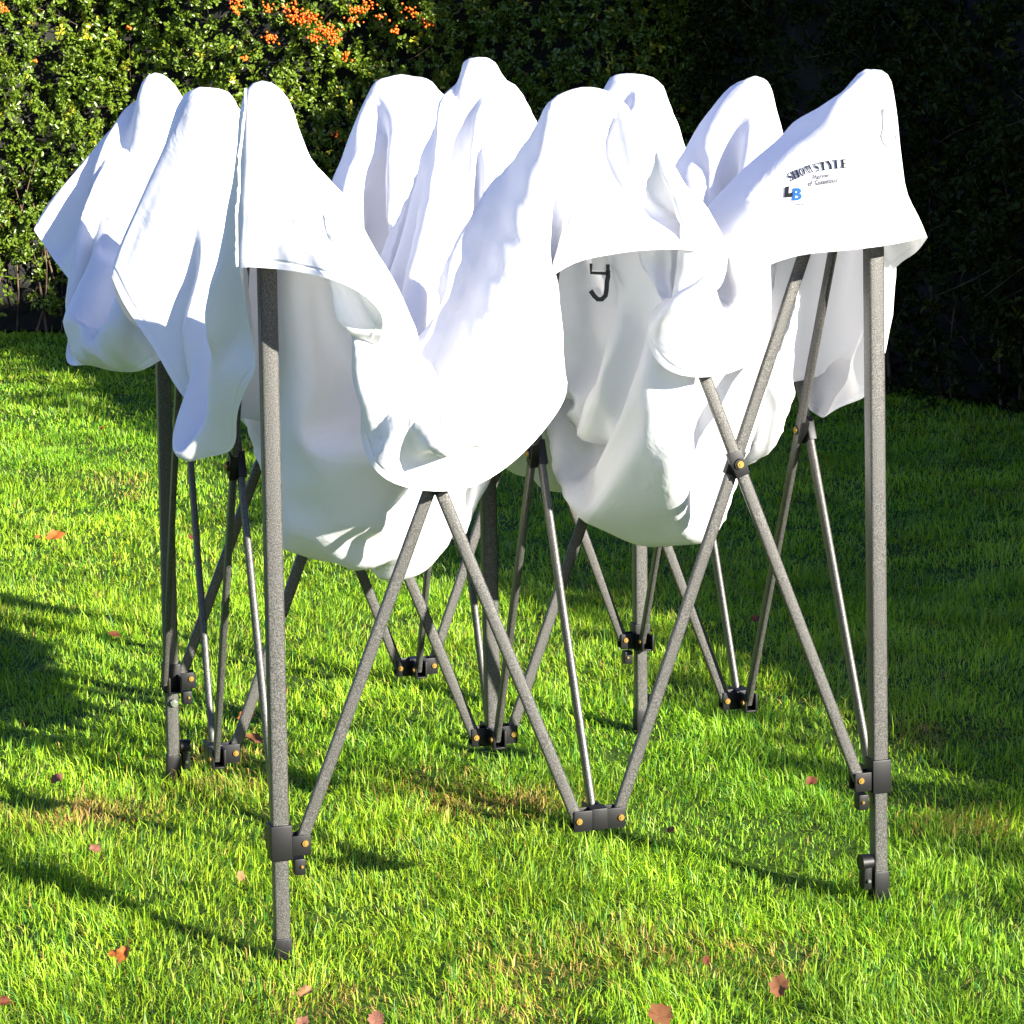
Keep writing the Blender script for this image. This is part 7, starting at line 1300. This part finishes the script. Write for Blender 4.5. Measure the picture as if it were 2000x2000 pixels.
-46,132,-26,-109,-79,-4,149,53,17,-125,-55,-22,140,41,31,-17,-86,15,-116,115,-63,131,-124,66,-129,119,-60,134,-52,40,-146,13,-41,132,-4,32,-61,21,-23,
-7,-7,-3,38,-11,10,-24,6,-12,12,-1,6,7,-5,8,-2,-5,-5,-7,-9,-5,7,19,5,-1,6,2,-14,-26,-3,19,24,7,8,-13,3,-51,-56,-3,7,-17,-2,40,129,7,-49,33,27,-56,10,
34,47,-3,-30,47,-131,-43,-106,-33,19,65,151,3,6,-168,-13,58,143,16,-90,13,-3,-77,-58,9,145,19,-30,-23,-23,-8,-11,34,9,8,5,3,-14,-68,-14,-14,68,13,67,
-18,9,-62,21,-8,10,-69,-14,-10,74,16,70,-26,7,-80,1,-16,11,-5,0,4,-19,-6,5,37,10,-6,-10,-5,-3,-17,-6,-2,8,1,5,14,10,0,10,4,11,-15,-7,2,-5,-6,-3,0,0,
-2,0,2,-3,-1,2,-3,-1,0,-6,6,4,16,-15,-5,-45,30,14,52,-44,-18,-42,37,14,8,8,-1,30,-52,-14,-31,45,12,4,1,-4,2,-30,-10,-11,23,10,93,10,22,-134,3,-1,62,
-128,-3,4,10,-7,-48,60,0,-6,64,12,46,34,34,91,-16,22,-5,1,-1,-82,15,-36,-50,-57,-30,13,-43,-6,-1,14,2,-3,7,-1,1,2,-3,-2,1,-5,-2,0,-2,-1,-2,-2,-1,-7,
-2,-4,8,4,1,-7,3,1,-16,4,-13,26,18,10,15,-7,-22,-66,24,-2,52,-5,62,8,-39,-78,-8,45,165,-4,-54,-190,-15,76,54,24,-42,134,-92,-3,-76,149,-10,-79,-42,21,
18,-114,31,-24,12,4,96,109,-76,52,-58,18,43,-27,40,-144,48,-57,1,-8,6,102,-9,4,60,69,90,-130,-107,-108,101,104,75,-48,-37,-52,-19,85,40,33,-175,-23,
-24,67,-18,40,-10,14,-43,95,17,4,-98,-27,-29,-12,-3,-31,31,-1,23,-9,-7,-5,4,-3,-24,-3,-1,5,-9,-5,-5,1,-3,-8,10,0,6,-11,-3,-16,10,12,8,10,8,-3,0,-9,1,
5,-4,-1,-3,3,3,-1,3,2,-1,4,9,9,2,-22,-51,16,52,79,-19,-60,-50,21,15,-62,9,23,128,-21,-53,4,26,118,-64,3,-4,4,3,-6,0,4,-7,-1,7,-6,0,11,-5,-1,9,-2,-3,4,
5,-3,8,6,5,-5,7,0,-8,7,0,-6,2,-1,-2,-1,-1,-4,-2,-1,-7,0,-1,-5,5,4,-1,-59,-79,-21,19,11,-2,42,35,-7,-25,-13,-4,-85,46,-3,150,-1,13,-132,10,-10,81,-13,
5,-53,-6,-6,57,-6,-1,-91,33,4,-2,-1,-85,-10,-10,-1,-4,-11,8,41,33,-9,-41,-49,28,42,41,-23,-32,-46,35,-22,-18,-19,89,-14,48,-41,-2,-27,23,-1,23,75,87,
49,-21,-68,-78,-3,42,28,8,42,16,-19,45,11,-49,20,-5,-50,9,-11,-66,-56,-29,80,37,-12,-40,-33,-18,4,-101,-13,1,30,0,27,53,-4,0,37,16,42,-85,-26,-15,19,
10,8,57,15,16,-49,-12,-7,17,3,3,-7,-1,1,0,-1,-8,8,0,-34,-2,0,-49,-22,2,26,18,3,-29,-67,10,11,27,-13,15,2,2,73,50,-1,0,21,14,-4,5,-6,-4,1,-6,-7,-10,-5,
-13,-34,-22,35,-51,61,0,-49,15,-20,36,7,31,-19,-10,-83,19,-50,63,59,6,-10,75,50,11,17,61,6,-20,-83,-72,15,59,64,-9,-43,-77,-40,-13,7,-3,-27,1,-5,22,3,
-1,12,9,0,-36,13,1,-3,12,3,22,10,4,-23,6,4,-15,0,5,29,-6,5,-3,-7,2,-26,-8,-14,47,-7,-1,-4,-2,-6,-1,0,-5,-1,1,-5,-2,1,-4,-3,4,-2,-6,5,-4,-5,4,0,-5,-1,
-17,-1,28,3,-1,20,0,0,-3,6,-3,-24,-3,-6,37,-19,16,-55,15,-23,44,-19,15,-53,2,-19,48,-1,18,34,7,23,-55,-47,-21,32,90,22,14,-31,1,-4,-31,-5,-23,-30,-8,
-43,-12,-7,-43,21,3,-28,77,14,-6,-48,-8,51,-24,-15,59,12,-5,-89,-11,11,-12,-12,28,48,-16,-24,-63,57,49,48,9,-42,-8,-10,0,29,8,-19,-39,0,9,46,25,-11,
25,-12,1,1,-16,7,-39,20,-13,-20,-19,6,59,37,-10,5,-34,5,-59,22,-3,54,-4,-2,-30,-1,-2,14,-5,-2,-4,0,-3,13,-14,2,-71,29,16,84,-20,-13,-19,-6,-6,-20,7,
-1,28,-10,4,14,-12,5,-40,27,-3,-6,-17,-2,61,3,14,-58,-9,-14,73,25,24,-71,-11,-21,36,-16,5,31,60,24,-39,-34,-21,-6,-48,-6,21,79,17,-19,-46,-17,34,24,
16,-1,-26,-4,-68,11,-17,80,-22,24,-73,47,-15,-10,-52,6,80,22,9,-64,-32,-7,92,12,29,-55,-29,-14,-33,68,-26,63,-52,34,-66,72,-35,62,-36,18,-70,17,-21,
77,-5,20,-53,6,-18,2,-13,-1,41,-3,12,-31,5,-13,11,-7,2,16,-8,8,-41,-15,-5,32,43,4,-11,-38,-8,6,-5,2,4,49,8,7,-9,2,-19,-49,-8,14,52,8,15,-2,7,0,-29,-3,
-34,-63,6,30,20,-4,18,43,0,-12,45,20,-45,58,26,46,-25,-15,-11,-97,-22,-1,83,5,-20,-93,-13,38,22,5,-11,54,-1,-90,17,10,43,-39,-33,21,25,11,-39,-45,-13,
19,45,11,29,-8,5,-45,-7,-12,6,-27,-3,17,48,14,24,-15,2,-60,-6,-13,15,-7,0,2,-16,-4,2,42,10,0,-11,-5,-7,-20,-7,2,2,0,4,20,5,12,-4,4,9,-64,7,-11,63,-7,
3,-1,-4,-1,-3,-1,-3,-2,-1,-3,0,1,-4,0,2,-4,-3,1,-8,6,3,13,-11,-4,-27,19,8,27,-24,-9,-17,10,5,-6,13,2,26,-25,-10,-32,14,7,10,1,-7,27,11,10,-60,-49,5,
45,-13,4,-20,74,13,25,44,28,40,-6,15,15,-15,1,-14,-11,-13,-72,1,-22,-32,-44,-23,9,-40,-3,10,3,1,0,20,0,1,8,-2,3,0,-3,0,2,-3,-1,0,-3,-3,-1,-3,-3,-1,-2,
-3,-8,1,-4,9,4,0,-5,2,2,-14,4,11,4,-1,-21,3,15,6,31,-4,-21,-57,25,-9,26,3,60,32,-40,-46,7,25,124,-26,-26,-23,14,12,-45,33,-2,58,-89,1,12,42,-4,-36,44,
-4,-58,-17,11,-51,-65,37,24,44,-31,52,32,-23,116,-24,66,-15,23,-1,-17,19,5,-42,-23,-65,64,19,91,-33,-54,-80,20,44,48,-28,-99,-54,-3,66,-1,-14,-50,-2,
16,88,24,-29,-101,-24,-45,19,3,-11,21,1,44,-30,-10,-52,38,5,48,-33,-12,-53,36,2,31,-37,-11,-24,22,0,0,3,-1,10,-22,-2,-27,38,15,44,-23,-6,-35,8,4,7,10,
-8,-3,-2,2,3,-2,3,2,-2,5,2,0,4,5,15,2,-24,-42,13,36,49,-14,-25,-7,7,-13,-77,20,100,45,-25,-2,16,34,-2,-1,2,1,-1,2,-5,1,6,-6,-1,10,-3,-2,10,1,-2,10,1,
0,5,5,2,-9,7,0,-7,3,-1,-1,3,-1,-3,1,-1,-6,0,0,-7,0,-2,-6,-3,-2,-1,28,14,-17,-32,-9,-16,-54,-26,-6,1,27,1,66,-9,6,-80,2,-5,46,-8,8,-25,1,-1,22,-3,-3,
-31,12,-1,27,-15,-4,]
S_ = 2 * CN + 1
rid = lambda r, c: r * S_ + c
ring = [(0, c) for c in range(S_ - 1)] + [(r, S_ - 1) for r in range(S_ - 1)] + [(S_ - 1, c) for c in range(S_ - 1, 0, -1)] + [(r, 0) for r in range(S_ - 1, 0, -1)]
NR = len(ring)
def vid(k, m):
    m %= NR
    return rid(*ring[m]) if k == 0 else S_ * S_ + (k - 1) * NR + m
def unfold(res, above=None):
    """each entry is the residual of (left + above - above left); half millimetres"""
    out = np.zeros_like(res)
    rows, cols = res.shape[:2]
    for r in range(rows):
        up = out[r - 1] if r else above
        if up is None:
            out[r] = np.cumsum(res[r], axis=0)
        else:
            out[r] = up + np.cumsum(res[r], axis=0)
    return out
raw = np.array(CLOTH, np.int64).reshape(-1, 3)
roof = unfold(raw[:S_ * S_].reshape(S_, S_, 3))
edge = np.array([roof[r, c] for r, c in ring])
skirt = unfold(raw[S_ * S_:].reshape(CV, NR, 3), edge)
cv = np.concatenate([roof.reshape(-1, 3), skirt.reshape(-1, 3)]) / 2000.0
cf = [(rid(r, c), rid(r, c + 1), rid(r + 1, c + 1), rid(r + 1, c)) for r in range(2 * CN) for c in range(2 * CN)]
cf += [(vid(k, m), vid(k + 1, m), vid(k + 1, m + 1), vid(k, m + 1)) for k in range(CV) for m in range(NR)]
me = bpy.data.meshes.new('canopy')
me.from_pydata(cv.tolist(), [], cf)
hem = np.zeros(len(cv), np.float32)
for m_ in range(NR): hem[vid(CV, m_)] = 1.0
at_ = me.attributes.new('hem', 'FLOAT', 'POINT')
at_.data.foreach_set('value', hem)
me.update()
canopy = link_mesh('canopy', me, M_CLOTH, gaz, smooth=True)
sub = canopy.modifiers.new('smooth', 'SUBSURF'); sub.levels = 1; sub.render_levels = 1

bpy.context.view_layer.update()
dg = bpy.context.evaluated_depsgraph_get()
ev = canopy.evaluated_get(dg)
tree = BVHTree.FromObject(canopy, dg)

def on_cloth(x, y, lift=0.002):
    """point of the cloth seen through a photograph pixel and the cloth normal there, facing outwards"""
    d = Vector(ray(x, y)).normalized()
    loc, nrm, idx, dist = tree.ray_cast(Vector(CAM), d)
    if loc is None: return None, None
    if nrm.dot(d) > 0: nrm = -nrm
    return loc + nrm * lift, nrm

# corner seam of the front left valance: a narrow puckered strip of doubled cloth
bm = bmesh.new()
col_pts = [Vector(cv[vid(k, 0)]) for k in range(CV + 1)]
dense = []
for k in range(CV):
    for q in range(6):
        dense.append(col_pts[k].lerp(col_pts[k + 1], q / 6))
dense.append(col_pts[-1])
outd = Vector((-0.75, -0.66, 0)).normalized(); sd = Vector((0.66, -0.75, 0)).normalized()
prev = None
for i, p in enumerate(dense):
    wv_ = random.gauss(0, 0.0007)
    w_ = 0.009 + random.gauss(0, 0.0007)
    row = [bm.verts.new(p + outd * 0.001 + sd * -0.001), bm.verts.new(p + outd * (0.004 + w_ * .5) + sd * (0.003 + wv_)), bm.verts.new(p + outd * w_ + sd * (wv_ * 1.6))]
    if prev:
        for a_ in range(2): bm.faces.new((prev[a_], prev[a_ + 1], row[a_ + 1], row[a_]))
    prev = row
from_bm('corner_seam', bm, M_CLOTH, canopy, smooth=True)

# ---- hooks on short straps
def hook(px, py, w_px, h_px, strap_h, mat_hook, flip=1):
    """J hook hanging in front of the cloth; measured in photograph pixels at its place"""
    near = [q for q in (on_cloth(px + a, py + b, 0.006)[0] for a in (-15, 0, 15) for b in (-15, 5, 25, 45, 62)) if q is not None]
    if not near: return
    depth = min(-((np.array(q) - CAM) @ RC)[2] for q in near) - 0.004
    c = Vector(CAM + ray(px, py) * depth)
    u = depth / FPX
    rx = Vector(RC[:, 0]); rx.z = 0; rx.normalize()
    up = Zv
    fw = rx.cross(up) * -1
    if fw.dot(Vector(fwd)) > 0: fw = -fw
    def pt(a, b, l=0.0): return c + rx * (a * u) + up * (-b * u) + fw * l
    bm = bmesh.new()
    sw = 15
    f_ = [bm.verts.new(pt(a, b, 0.004)) for a, b in ((-sw, -strap_h), (sw, -strap_h), (sw, 8), (-sw, 8))]
    b_ = [bm.verts.new(pt(a, b, 0.0025)) for a, b in ((-sw, -strap_h), (sw, -strap_h), (sw, 8), (-sw, 8))]
    bm.faces.new(f_); bm.faces.new(b_[::-1])
    for k in range(4): bm.faces.new((f_[k], b_[k], b_[(k + 1) % 4], f_[(k + 1) % 4]))
    st = from_bm('strap', bm, M_STRAP, canopy)
    bm = bmesh.new()
    path = [(17, 8), (17, 20), (15, 30), (14, 45), (12, 57), (5, 64), (-3, 64), (-10, 57), (-17, 47)]
    def poly(pts_, th):
        prev = None
        for i, (a, b) in enumerate(pts_):
            q0 = Vector(pts_[max(i - 1, 0)]); q1 = Vector(pts_[min(i + 1, len(pts_) - 1)])
            d = (q1 - q0).normalized(); nn = Vector((-d.y, d.x)) * th / 2
            row = [bm.verts.new(pt(a + nn.x, b + nn.y, 0.008)), bm.verts.new(pt(a - nn.x, b - nn.y, 0.008)), bm.verts.new(pt(a - nn.x, b - nn.y, 0.0025)), bm.verts.new(pt(a + nn.x, b + nn.y, 0.0025))]
            if prev:
                for k in range(4): bm.faces.new((prev[k], prev[(k + 1) % 4], row[(k + 1) % 4], row[k]))
            else: bm.faces.new(row[::-1])
            prev = row
        bm.faces.new(prev)
    poly(path, 9)
    poly([(-16, -6), (-16, 12), (17, 14)], 6)
    poly([(17, -4), (17, 12)], 7)
    h = from_bm('hook', bm, mat_hook, canopy); autosmooth(h)
hook(1170, 520, 30, 70, 26, M_HOOKB)
# the white hook on the front right corner lies flat against the cloth
def flat_hook(x0, y0):
    path = [(-9, -8), (-9, 10), (-8, 30), (-12, 44), (-9, 56), (0, 63), (9, 62), (16, 54), (17, 42)]
    bm = bmesh.new(); prev = None
    for i, (a, b) in enumerate(path):
        q0 = Vector(path[max(i - 1, 0)]); q1 = Vector(path[min(i + 1, len(path) - 1)])
        d = (q1 - q0).normalized(); nn = Vector((-d.y, d.x)) * 2.6
        row = []
        for sgn, lift in ((1, 0.003), (-1, 0.003), (-1, 0.0004), (1, 0.0004)):
            p, n_ = on_cloth(x0 + a + nn.x * sgn, y0 + b + nn.y * sgn, lift)
            if p is None: bm.free(); return
            row.append(bm.verts.new(p))
        if prev:
            for k in range(4): bm.faces.new((prev[k], prev[(k + 1) % 4], row[(k + 1) % 4], row[k]))
        else: bm.faces.new(row[::-1])
        prev = row
    bm.faces.new(prev)
    from_bm('hook', bm, M_HOOKW, canopy, smooth=True)
flat_hook(1733, 222)

# ---- printed lettering on the front right corner
PRINT_AT, _ = on_cloth(1600, 360)
def print_poly(name, polys, mat):
    """polygons in photograph pixels laid onto the cloth"""
    bm = bmesh.new()
    for pl in polys:
        vs_ = []
        ok = True
        for x, y in pl:
            p, n = on_cloth(x, y, 0.0016)
            if p is None or (p - PRINT_AT).length > 0.16 or abs(p.y - PRINT_AT.y) > 0.12: ok = False; break
            vs_.append(bm.verts.new(p))
        if ok and len(vs_) >= 3: bm.faces.new(vs_)
    if not bm.faces:
        bm.free(); return None
    bmesh.ops.triangulate(bm, faces=bm.faces)
    return from_bm(name, bm, mat, canopy)

def text_polys(body, size, bold=0.0, shear=0.0, sx=1.0):
    cu = bpy.data.curves.new('text', 'FONT')
    cu.body = body; cu.size = size; cu.offset = bold; cu.shear = shear; cu.resolution_u = 3
    o = bpy.data.objects.new('text', cu); COL.objects.link(o)
    bpy.context.view_layer.update()
    m = o.evaluated_get(bpy.context.evaluated_depsgraph_get()).to_mesh()
    polys = [[(m.vertices[i].co.x * sx, m.vertices[i].co.y) for i in p.vertices] for p in m.polygons]
    o.evaluated_get(bpy.context.evaluated_depsgraph_get()).to_mesh_clear()
    bpy.data.objects.remove(o); bpy.data.curves.remove(cu)
    return polys

def place_text(polys, x0, y0, ang, curve=0.0):
    out = []
    ca, sa = math.cos(math.radians(ang)), math.sin(math.radians(ang))
    for pl in polys:
        out.append([(x0 + a * ca - b * sa * -1 * -1 + 0, y0 - a * sa - b * ca + curve * a * a) if False else (x0 + a * ca - b * sa, y0 - a * sa - b * ca + curve * a * a) for a, b in pl])
    return out

# heavy slab lettering SHOWSTYLE: thick stems, thin serifs
def slab_word():
    def R(x0, y0, x1, y1): return [(x0, y0), (x1, y0), (x1, y1), (x0, y1)]
    T_, t_ = 0.26, 0.07
    def S():
        pts = [(0.62, 0.80), (0.50, 0.95), (0.30, 0.97), (0.12, 0.86), (0.12, 0.68), (0.28, 0.56), (0.50, 0.44), (0.56, 0.26), (0.44, 0.08), (0.24, 0.05), (0.06, 0.20)]
        w = [0.08, 0.07, 0.08, 0.16, 0.2, 0.24, 0.24, 0.2, 0.12, 0.07, 0.08]
        out = []
        for i in range(len(pts) - 1):
            (x0, y0), (x1, y1) = pts[i], pts[i + 1]
            d = math.hypot(x1 - x0, y1 - y0); nx, ny = -(y1 - y0) / d, (x1 - x0) / d
            a, b = w[i] / 2, w[i + 1] / 2
            out.append([(x0 + nx * a, y0 + ny * a), (x1 + nx * b, y1 + ny * b), (x1 - nx * b, y1 - ny * b), (x0 - nx * a, y0 - ny * a)])
        return out + [R(0.58, 0.7, 0.65, 1.0), R(0.03, 0.0, 0.10, 0.3)], 0.72
    def H(): return [R(.07, 0, .07 + T_, 1), R(.60, 0, .60 + T_, 1), R(.3, .46, .62, .54), R(0, 0, .4, t_), R(.53, 0, .93, t_), R(0, 1 - t_, .4, 1), R(.53, 1 - t_, .93, 1)], 0.98
    def O():
        out = []
        n = 18
        for k in range(n):
            a0, a1 = 2 * math.pi * k / n, 2 * math.pi * (k + 1) / n
            f = lambda a: ((.42 + .42 * math.cos(a), .5 + .5 * math.sin(a)), (.42 + .18 * math.cos(a), .5 + .43 * math.sin(a)))
            (o0, i0), (o1, i1) = f(a0), f(a1)
            out.append([o0, o1, i1, i0])
        return out, 0.90
    def W(): return [[(.06, 1), (.30, 1), (.50, .0), (.40, 0)], [(.62, .9), (.66, .9), (.50, 0), (.44, 0)], [(.52, 1), (.76, 1), (.96, 0), (.86, 0)], [(1.12, 1), (1.16, 1), (.96, 0), (.90, 0)], R(0, 1 - t_, .38, 1), R(.45, 1 - t_, .83, 1), R(1.02, 1 - t_, 1.26, 1)], 1.28
    def Tt(): return [R(.30, 0, .30 + T_, 1), R(0, 1 - t_, .86, 1), R(0, .72, t_, 1), R(.79, .72, .86, 1), R(.2, 0, .66, t_)], 0.90
    def Yy(): return [R(.34, 0, .34 + T_, .48), [(.06, 1), (.32, 1), (.60, .42), (.36, .42)], [(.80, 1), (.85, 1), (.56, .42), (.50, .42)], R(0, 1 - t_, .4, 1), R(.66, 1 - t_, .94, 1), R(.24, 0, .7, t_)], 0.94
    def Ll(): return [R(.08, 0, .08 + T_, 1), R(0, 1 - t_, .46, 1), R(0, 0, .72, t_), R(.66, 0, .72, .34)], 0.78
    def E(): return [R(.08, 0, .08 + T_, 1), R(0, 1 - t_, .72, 1), R(0, 0, .76, t_), R(.3, .46, .56, .54), R(.52, .36, .58, .64), R(.66, .7, .72, 1), R(.70, 0, .76, .32)], 0.82
    x = 0; out = []
    for g in (S, H, O, W, S, Tt, Yy, Ll, E):
        ps_, adv = g()
        out += [[(a + x, b) for a, b in p] for p in ps_]
        x += adv
    return out, x

wp, wl = slab_word()
def along_curve(polys, scale_x, scale_y, q0, q1, q2, L):
    out = []
    for pl in polys:
        r_ = []
        for a, b in pl:
            t = a / L
            x = (1 - t) ** 2 * q0[0] + 2 * t * (1 - t) * q1[0] + t * t * q2[0]
            y = (1 - t) ** 2 * q0[1] + 2 * t * (1 - t) * q1[1] + t * t * q2[1]
            dx = 2 * (1 - t) * (q1[0] - q0[0]) + 2 * t * (q2[0] - q1[0]); dy = 2 * (1 - t) * (q1[1] - q0[1]) + 2 * t * (q2[1] - q1[1])
            d = math.hypot(dx, dy); nx, ny = dy / d, -dx / d
            r_.append((x + nx * b * scale_y, y + ny * b * scale_y))
        out.append(r_)
    return out
print_poly('lettering', along_curve(wp, 1, 17, (1544, 356), (1590, 331), (1657, 328), wl), M_INK)
print_poly('lettering', place_text(text_polys('Range', 13, 0.28), 1589, 351, 8), M_INKG)
print_poly('lettering', place_text(text_polys('of Gazebos', 13, 0.28), 1578, 364, 8), M_INKG)
print_poly('lettering', place_text(text_polys('www.', 6, 0.1, sx=1.5), 1554, 401, 4), M_INKG)
print_poly('logo_letter', [[(1534, 366), (1542, 364), (1541, 378), (1549, 376), (1548, 385), (1532, 386)]], M_INK)
print_poly('logo_letter', place_text(text_polys('B', 32, 0.9, shear=0.12, sx=1.1), 1546, 391, 3), M_INKB)

# ------------------------------------------------------------------ fallen leaves on the lawn
def fallen_leaf(px, py, w_px, col, label, curl=0.5, yaw=None, tall=0.02):
    p = on_ground(px, py, 0.030)
    d = -((p - CAM) @ RC)[2]
    s = w_px * 1.05 * d / FPX
    tw = random.uniform(0, 6.28); ct, stw = math.cos(tw), math.sin(tw)
    bm = bmesh.new()
    outline = [(0, -0.62), (.13, -.44), (.30, -.46), (.30, -.26), (.46, -.14), (.37, .05), (.38, .27), (.22, .27), (0, .56), (-.20, .29), (-.35, .30), (-.36, .04), (-.45, -.10), (-.31, -.25), (-.30, -.44), (-.12, -.45)]
    def z(a, b): return (curl * (abs(a) ** 1.6) + curl * .6 * max(b, 0) ** 2 + 0.06 * math.sin(9 * a + 7 * b)) * s
    c = bm.verts.new((0, 0, 0))
    mid = [bm.verts.new((a * .5 * s, b * .5 * s, z(a * .5, b * .5))) for a, b in outline]
    out = [bm.verts.new((a * s, b * s, z(a, b))) for a, b in outline]
    n = len(outline)
    for k in range(n):
        bm.faces.new((c, mid[k], mid[(k + 1) % n]))
        bm.faces.new((mid[k], out[k], out[(k + 1) % n], mid[(k + 1) % n]))
    # stalk
    st = [bm.verts.new((x_ * s, y_ * s, .02 * s)) for x_, y_ in ((-.015, -.6), (.015, -.6), (.05, -.98), (.03, -.99))]
    bm.faces.new(st)
    for v in bm.verts: v.co = Vector((v.co.x * ct - v.co.y * stw, v.co.x * stw + v.co.y * ct, v.co.z))
    me = bpy.data.meshes.new('fallen_leaf'); bmesh.ops.recalc_face_normals(bm, faces=bm.faces); bm.to_mesh(me); bm.free()
    ca = me.color_attributes.new('col', 'FLOAT_COLOR', 'POINT')
    colr = np.array(col) * rng.uniform(0.75, 1.2, (len(me.vertices), 1))
    ca.data.foreach_set('color', np.c_[colr, np.ones(len(colr))].astype(np.float32).reshape(-1))
    o = link_mesh('fallen_leaf', me, M_DEAD, smooth=True)
    o.location = p
    tilt = 0.5
    o.rotation_euler = (random.uniform(0.2, 0.75), random.gauss(0, .25), math.radians(-17.8) + random.gauss(0, .3))
    return tag(o, label, 'leaf', 'fallen leaves scattered on the lawn')
OR = (0.36, 0.11, 0.022); BR = (0.17, 0.07, 0.028); PK = (0.22, 0.095, 0.06); RD = (0.12, 0.035, 0.015); TN = (0.26, 0.14, 0.055)
for args in (
    (204, 834, 20, OR, 'small orange leaf on the far grass left of the back left leg'),
    (110, 1047, 34, OR, 'largest orange leaf on the sunlit grass left of the frame'),
    (74, 1049, 13, OR, 'tiny orange leaf lying beside a larger orange leaf'),
    (374, 1050, 16, RD, 'rusty leaf seen between the back left leg and a thin bar'),
    (224, 1240, 22, RD, 'red brown leaf at the tip of the dark shadow on the left'),
    (481, 1402, 36, OR, 'bright orange leaf behind the front left leg near a joint block'),
    (497, 1445, 40, BR, 'brown leaf in the straw beside the low joint on the left'),
    (112, 1520, 26, PK, 'dull pink leaf near the left edge below the shadow'),
    (185, 1657, 24, PK, 'faded pinkish leaf on grass left of the front leg'),
    (222, 1862, 26, OR, 'left one of two curled orange leaves in the lower left'),
    (241, 1865, 36, OR, 'right one of two curled orange leaves in the lower left'),
    (6, 1955, 26, RD, 'dark red leaf at the bottom left edge'),
    (594, 1938, 34, TN, 'tan leaf among straw below the front left foot'),
    (592, 1996, 28, PK, 'pink leaf cut by the bottom edge left of centre'),
    (735, 1993, 36, PK, 'pale pink leaf at the bottom edge below the front left foot'),
    (1523, 1924, 46, BR, 'large brown leaf on grass in the lower right'),
    (1290, 1985, 56, BR, 'long brown leaf at the bottom edge right of centre'),
    (1586, 1525, 24, RD, 'round red brown leaf left of the front right leg bracket'),
    (1480, 1210, 26, RD, 'rusty leaf just inside the edge of the big shadow'),
    (1380, 1875, 20, RD, 'small dark red leaf left of the large brown leaf'),
    (1310, 1622, 20, BR, 'small brown leaf right of the front lower joint block'),
    (470, 1710, 22, TN, 'tan leaf close to the left side of the front left leg'),
):
    px, py, w, col, lab = args
    fallen_leaf(px, py, w, col, lab)
